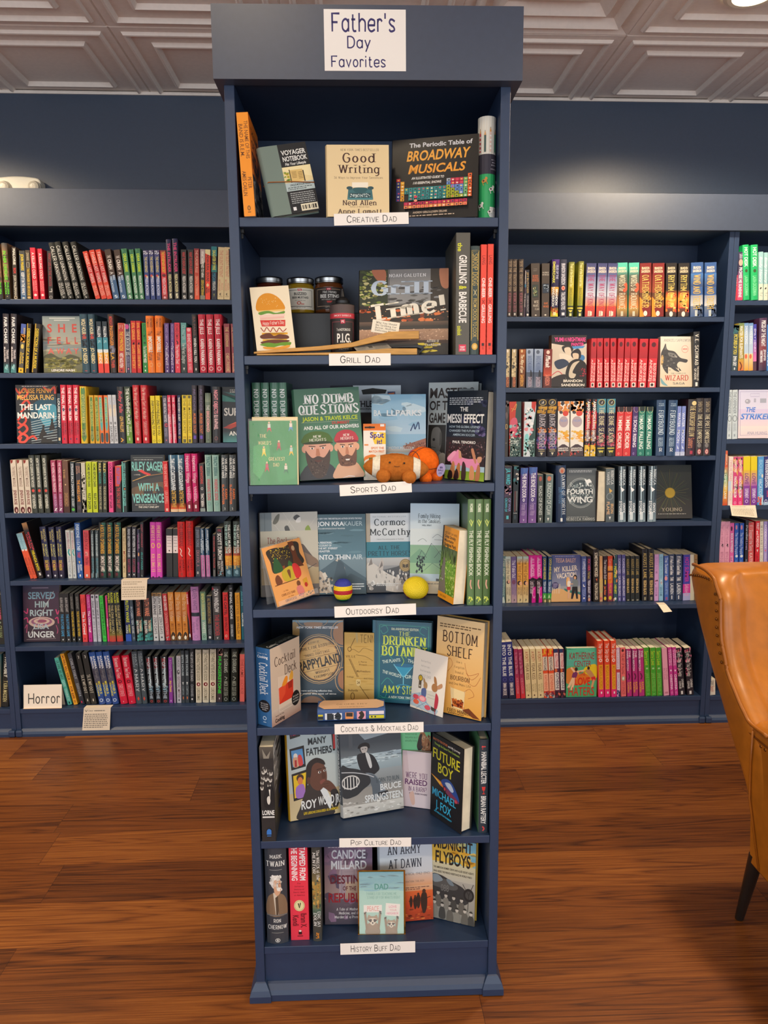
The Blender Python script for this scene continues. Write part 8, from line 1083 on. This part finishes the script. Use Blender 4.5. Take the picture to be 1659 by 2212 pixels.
wface('grey fantasy hardback with a white winged circle emblem, facing out', (1223, 1127), (1287, 1127), (1223.5, 1013), RZ[3], .012, '.R 0 0 100 100 5a6062 4c5254;.Q 4 2 8 3 86 8 d8dcdc;.E 48 46 47 28 6c7476;.O 48 46 47 28 .01 b8c0c0;.O 48 46 43 25.6 .006 a0a8a8;.E 48 46 40 24 3a4448;.N 7 150 12 26 84 66 3 1.6 d8e0e0 8a9ca0 4a585c b0c0c4;.S f0f4f4 60,20 68,22 76,20 84,26 74,28 76,34 68,30;.T B e4e8e8 2 39 88 48 FOURTH;.T B e4e8e8 2 53 88 64 WING;.Q 6 1 4 90 96 92.4 9aa0a0;.T C c8ccc8 0 93 96 97.6 REBECCA YARROS', '5a6062', .024, True, lean=4)
wface('dark hardback with a golden sun and radiating rays, facing out', (1417, 1114), (1496, 1114), (1420.3, 1007.5), RZ[3], .05, '.R 0 0 100 60 2c302a 24241f;.R 0 60 100 100 2a2621 332f2c;'+''.join('.L %s .008 %.1f,%.1f %.1f,%.1f;' % (('6a6838', '4a4c34', '3c5238')[i % 3], 40+12*math.cos(i*.157), 52+9*math.sin(i*.157), 40+(44+13*(i*7 % 5)/5)*math.cos(i*.157), 52+(38+12*(i*5 % 4)/4)*math.sin(i*.157)) for i in range(40))+'.E 40 52 14 9.6 b8941c;.E 40 52 12 8 c8a428;.T C a89c88 16 80 72 86 YOUNG;.Q 4 1 6 90 88 92.6 a8a49c', '2c302a', .03, True, lean=10)
wface('lilac romance paperback with a couple on a beach, facing out', (1190.7, 1299.5), (1253.4, 1299), (1190.7, 1200.5), RZ[4], .055, '.R 0 0 100 66 4c5494 8890ac;.R 0 66 100 80 98a0b0 b8b0a0;.S 3c8078 44,72 70,76 100,80 100,84 60,82;.S e0b078 0,78 30,72 60,80 100,86 100,100 0,100;.Q 3 1 12 2 84 4 b8bce0;.T R dcb4a0 14 7 84 16 TESSA BAILEY;.X -5 50 34;.T B f0e4d8 10 24 30 35 MY;.T B f0e4d8 38 24 90 35 KILLER;.T B f0e4d8 16 38 84 49 VACATION;.X 0;.E 14 65 12 7 3c3468;.Q 4 4 6 60 22 70 b8b4d8;.L f0e0d0 .012 6,72 6,82;.L f0e0d0 .012 12,71 12,82;.L f0e0d0 .012 18,71 18,82;.L f0e0d0 .012 26,62 24,82;.L f0e0d0 .012 30,62 28,82;.S 2a2420 76,46 82,42 88,47 86,54 78,54;.E 81 49 4 3.4 d8a888;.S 7a848c 72,54 82,52 92,56 90,68 74,68;.P 26282e 72,68 90,68 92,94 86,94 82,76 74,94 68,94;.S e8b068 52,50 60,48 64,54 58,62 52,66;.E 60 52 3.6 3 e8c0a0;.S f0e8e0 56,56 66,57 64,68 56,68;.P c83848 54,68 66,68 66,75 54,75;.P e0b090 56,75 64,75 62,92 57,94;.L e0b090 .03 64,62 74,62', '4c5494', .028)
wface('green romance paperback with red hand lettering and two jumpers, facing out', (1222.5, 1503.5), (1288.5, 1502.5), (1219, 1401.3), RZ[5], .012, '.R 0 0 100 36 58c09c 60b8a8;.R 0 36 100 100 58b888 4ca870;.S e0883c 0,44 30,40 44,60 30,74 0,70;.S ecd028 60,40 96,34 100,60 70,66 56,56;.S e07828 26,60 60,52 80,66 40,76;.N 4 16 0 0 100 24 14 1 4cb08c 6accac 48a880;.T R a03038 9 9 90 23 KATHERINE;.T R a03038 24 26 80 38 CENTER;.E 32 43 5 4 3a2420;.S 7a3468 24,48 36,50 34,58 28,62 18,60;.L f0c8a0 .06 16,40 26,48;.L f0c8a0 .06 36,48 56,46;.L f0c8a0 .08 22,62 8,80;.L f0c8a0 .08 28,62 18,84;.S c89060 62,46 76,44 92,58 86,64 70,54;.E 72 41 4.4 3.4 3a2420;.P d83030 80,60 94,58 98,66 84,68;.L d8a070 .07 90,66 84,80;.T R c83c2c 42 48 62 56 THE;.T B d8301c 28 60 78 76 LOVE;.T R d02c24 8 80 92 97 HATERS', '58b888', .024, lean=3)
wface('pastel lilac sports romance with blue block lettering, facing out', (1594, 948), (1668, 948.5), (1596, 843.5), FZ[2], .010, '.R 0 0 100 40 d0d0e8 dcd8ec;.R 0 40 100 75 d4c8e8 ecd8dc;.R 0 75 100 100 ece0dc e8d4d8;.L 8a80b0 .008 4,4 86,4 92,8 92,92 6,94 4,4;.L a8a0c8 .008 34,8 60,8 60,14 34,14 34,8;.E 26 24 8 5 a8a8b8;.E 24 23 2 1.4 e8e8f0;.R 44 18 50 26 b0b0c4;.R 62 18 80 27 a8acbc;.T I 4a80d8 22 36 50 46 THE;.T I 4a80d8 6 49 96 61 STRIKER;.T I 88b0e8 6.6 49 96.6 52 STRIKER;.T R a8a0b8 26 86 84 92 ANA HUANG', 'd4d0e8', .03)
# a book shelved with its page edges out
A = at_y(1287.6, 1128, YF+.006); B = at_y(1307.5, 1128, YF+.006); h_ = at_y(1297, 1018, YF+.006)[2]-RZ[3]; t_ = B[0]-A[0]
put_book(book_mesh(.15, h_, t_, True, '3a2c22', ''), Matrix.Translation((A[0], YF+.156, RZ[3]+.0004)) @ Matrix.Rotation(-math.pi/2, 4, 'Z'), True, 'hardback shelved with its tan page edges facing out', 'face-out books on the built-in shelves')
# handwritten notes
def note(label, z, TLp, TRp, BRp, BLp, art, top=.03, out=.004):
    Y = YF-.0012; a, b = at_y(*TLp, Y), at_y(*TRp, Y); c, d = at_y(*BRp, Y-out), at_y(*BLp, Y-out); a[2] = b[2] = z+.0006
    mb = MB(); e = np.array([0, -.0004, 0.])
    P = [a, b, c, d]; mb.add(P+[p-e*1.2 for p in P], [(0, 3, 2, 1), (4, 5, 6, 7), (0, 4, 7, 3), (1, 2, 6, 5), (3, 7, 6, 2)], hx('ecdcc4'))
    q = [a, b, b+np.array([.002, top, 0]), a+np.array([.002, top, 0])]; mb.add(q+[p+np.array([0, 0, .0004]) for p in q], [(3, 2, 1, 0), (4, 5, 6, 7), (2, 3, 7, 6), (1, 2, 6, 5), (0, 4, 7, 3)], hx('ecdcc4'))
    Canvas(mb, lambda u, v, e: tuple((a*(1-u)+b*u)*(1-v)+(d*(1-u)+c*u)*v+np.array([0, -e-1e-5, 0])), float(np.linalg.norm(b-a)), float(np.linalg.norm(a-d))).run(art)
    o = obj('shelf_note', mb, 'card', None, ink=True); tag(o, label, 'note'); return o
note('cream handwritten note hanging from the fifth shelf over dark paperbacks', LZ[4], (262, 1253), (318, 1250), (316, 1295), (262, 1296.5), '.Q 3 2 6 6 80 26 b0a088;.Q 4 5 4 32 94 88 b8a890;.L b0a088 .012 86,64 92,66')
note('cream handwritten note hanging from the bottom shelf under blue hardbacks', LZ[6], (181, 1529), (239, 1527), (237, 1577), (177.5, 1578), '.T H 6a6458 18 8 36 15 Dear;.Q 5 1 40 8 88 17 7a7468;.Q 6 8 5 24 92 90 847c70;.~ 5a5448 .02 6,8 10,16 14,8', out=.006)
note('cream handwritten note under yellow and violet paperbacks', FZ[3], (1577, 1090.5), (1632, 1091.5), (1636, 1118.5), (1581, 1114), '.Q 3 1 6 6 66 18 b8b098;.Q 4 5 6 26 92 88 c0b8a0', out=.02)
note('small cream bookmark tag with red emblem poking off a shelf', RZ[4], (1421.5, 1308.5), (1439, 1308), (1452, 1321), (1433.5, 1323), '.S c84838 40,62 60,52 84,72 76,84 56,78;.S 3a3a3a 46,78 62,84 80,84 66,92;.S e8e4dc 50,72 66,70 72,80 58,82', out=.03)
mw, w, h = pose(WF, (51, 1531), (133.5, 1529), (52.5, 1480), LZ[6], (.006, .006), 9, False, .001)
mb = MB(); mb.box((0, 0, 0), (w, .0006, h), hx('f0e4d4')); flat_canvas(mb, w, h).run('.T H 4a4640 12 38 96 78 Horror'); b_ = math.radians(18)
mb.add([(0, .0008, h), (w, .0008, h), (w, .0008+.38*h, .0), (0, .0008+.38*h, .0)], [(3, 2, 1, 0)], hx('e8d8c0')); mb.box((0, -.006, 0), (w, 0, .0008), hx('e8c8a4'))
o = obj('shelf_sign', mb, 'card', None, mw, ink=True); tag(o, 'folded white tent card lettered Horror on the bottom shelf', 'sign')
# emergency light on the wall above the fascia
a, b = at_y(-14, 411, YW-.05), at_y(91, 411, YW-.05); zt = at_y(40, 381, YW-.05)[2]; zb = zt-.13; w = b[0]-a[0]
o = thing('emergency_light', 'white emergency light with two round lamps above the fascia', 'light fitting', Matrix.Translation((a[0], YW-.0005, zb)))
mb = MB(); n = 14; prof = [(0, 0), (w, 0), (w-.003, zt-zb-.018), (w-.012, zt-zb-.009)]+[(w-.012-(w-.024)*i/n, zt-zb-.007+.007*math.sin(math.pi*i/n)) for i in range(1, n)]+[(.012, zt-zb-.009), (.003, zt-zb-.018)]
mb.prism(prof, 1, -.055, 0); obj('housing', mb, 'white', o, bevel=.006)
for u in (10, 75):
    q = at_y(u, 405, YW-.06); c = (q[0]-a[0], -.055, q[2]-zb)
    mb = MB(); pr = [(.0001, .026), (.012, .025), (.0215, .020), (.023, .012), (.026, .008), (.027, 0)]
    mb.lathe(pr, 32); me = mb.mesh('lamp_head'); me.transform(Matrix.Translation(c) @ Matrix.Rotation(math.pi/2, 4, 'X')); obj('lamp_head', me, 'lens', o, smooth=True)
# ---------------- tan leather armchair ----------------
CX = 1.37
chair = thing('armchair', 'tan leather wing armchair with black tapered legs and brass nailheads', 'armchair', Matrix.Translation((CX, 1.45, 0)))
def yb(z): return float(np.interp(z, [.21, .27, .315, .42, .50, .60, .70, .80, .90, .96], [1.675, 1.712, 1.735, 1.785, 1.85, 1.92, 2.0, 2.075, 2.14, 2.165]))-1.45
def yw(z): return float(np.interp(z, [.24, .42, .56, .60, .623, .686, .765, .878, .93, .96], [1.60, 1.66, 1.70, 1.745, 1.79, 1.865, 1.905, 1.93, 1.985, 2.04]))-1.45
def hw(z): return float(np.interp(z, [.24, .4, .6, .8, .94], [.338, .352, .366, .372, .366]))
def ring(z, k=0.):
    o, r, f = hw(z)-k, yb(z)-k*.6, yw(z)+k*.5; th = .085-.0*k; inr = r-.135; m = max(inr, f+.03)
    L = [(-o, f+.012), (-o, (f+r)/2), (-o, r-.03), (-o+.012, r-.006), (-o+.04, r), (-.15, r+.004)]
    Rr = [(-x, y) for x, y in reversed(L)]
    inn = [(o-.012, f-.006), (o-.035, f-.012), (o-.065, f+.0), (o-th, f+.03), (o-th-.03, m-.0), (.14, m+.018)]
    I2 = [(-x, y) for x, y in reversed(inn)]
    return [(x, y, z) for x, y in L+Rr+inn+I2]
mb = MB(); zs = [.215, .235, .32, .38, .44, .50, .55, .585, .61, .64, .69, .74, .79, .84, .88, .905]
R_ = [ring(z) for z in zs]; R_.append([(x*.985, y, z+.0) for x, y, z in ring(.925, .006)]); R_.append([(x*.95, y*.0+.0*y+y, z) for x, y, z in ring(.938, .022)]); n = len(R_[0])
for A, B in zip(R_, R_[1:]): mb.add(A+B, [(i, (i+1) % n, n+(i+1) % n, n+i) for i in range(n)])
top = R_[-1]; h2 = n//2; mb.add(top, [(i, i+1, n-2-i, n-1-i) for i in range(h2-1)]); mb.add(R_[0], [(n-1-i, n-2-i, i+1, i) for i in range(h2-1)])
me = mb.mesh('backrest'); o = obj('backrest', me, 'leather', chair, smooth=True)
wd = o.modifiers.new('weld', 'WELD'); wd.merge_threshold = .0006; ss = o.modifiers.new('subdivision', 'SUBSURF'); ss.levels = 1; ss.render_levels = 2
for s in (-1, 1):
    pz = list(np.linspace(.60, .925, 22)); P = [(s*(hw(z)-.003), yw(z)-.0015, z) for z in pz]+[(s*(hw(.93)-.006), yw(.93)+.05, .935), (s*(hw(.93)-.006), yb(.93)-.06, .936), (s*(hw(.93)-.02), yb(.93)-.012, .928)]
    P = [(s*(hw(.595)-.006), yw(.56)-.03, .598)]+P; q = [tuple(p) for p in _catmull(P, 4)]
    mb = MB(); mb.tube(q, .0052, 8); obj('piping', mb, 'leatherpipe', chair, smooth=True)
    mb = MB()
    for k in range(10): mb.ball((s*(hw(.9)+.0005), yw(.93)+.01+.013*k, .917-.0006*k*k*.3), (.0028, .0042, .0042), 10, 6)
    for k in range(9): z = .885-.022*k; mb.ball((s*(hw(z)+.001), yw(z)+.016, z), (.0028, .0042, .0042), 10, 6)
    obj('nailheads', mb, 'brass', chair, smooth=True)
    # arm: rounded box with a padded top roll
    mb = MB(); A0, A1 = 1.085-1.45, yw(.58)+.02; xo, xi = hw(.5)-.004, hw(.5)-.105
    prof = [(xo-.014, .215), (xo-.004, .40), (xo, .555), (xo+.006, .575), (xo+.004, .592), (xo-.014, .606), (xo-.05, .612), (xi+.014, .606), (xi, .59), (xi, .215)]
    mb.prism([(s*x, z) for x, z in prof], 1, A0, A1); obj('arm', mb, 'leather', chair, smooth='auto', bevel=.006)
    mb = MB(); [mb.ball((s*(xo+.001), A0+.012+.0195*k, .558), (.0028, .0045, .0045), 10, 6) for k in range(int((A1-A0-.03)/.0195))]; obj('nailheads', mb, 'brass', chair, smooth=True)
    mb = MB(); mb.tube([(s*(xo+.004), A0+.004, .572), (s*(xo+.004), A1+.01, .572)], .004, 8); mb.tube([(s*(hw(.58)+.003), 1.722-1.45, .59), (s*(hw(.5)+.004), 1.73-1.45, .5), (s*(hw(.4)+.004), 1.735-1.45, .40), (s*(hw(.25)+.005), 1.69-1.45, .225)], .0028, 8); obj('piping', mb, 'leatherpipe', chair, smooth=True)
    for (x0, y0, z0, r0), (x1, y1) in (((.325, 1.735-1.45, .235, .0185), (.318, 1.807-1.45)), ((.31, 1.15-1.45, .235, .0185), (.33, 1.10-1.45))):
        mb = MB(); mb.lathe([(.0001, 0), (.0105, 0), (.0115, .004), (.0195, .24), (.0001, .24)], 24)
        sh = Matrix(((1, 0, s*(x0-x1)/.235, s*x1), (0, 1, (y0-y1)/.235, y1), (0, 0, 1, .0003), (0, 0, 0, 1))); me = mb.mesh('leg'); me.transform(sh); obj('leg', me, 'blackwood', chair, smooth='auto')
mb = MB(); mb.box((-.235, 1.07-1.45, .345), (.235, 1.86-1.45, .475)); obj('seat_cushion', mb, 'leather', chair, smooth='auto', bevel=.035, seg=4)
mb = MB(); mb.box((-.33, 1.095-1.45, .225), (.33, 1.70-1.45, .343)); obj('seat_frame', mb, 'leather', chair, bevel=.008)
mb = MB(); mb.tube([(-.236, 1.075-1.45, .41), (.236, 1.075-1.45, .41)], .004, 8); obj('piping', mb, 'leatherpipe', chair, smooth=True)
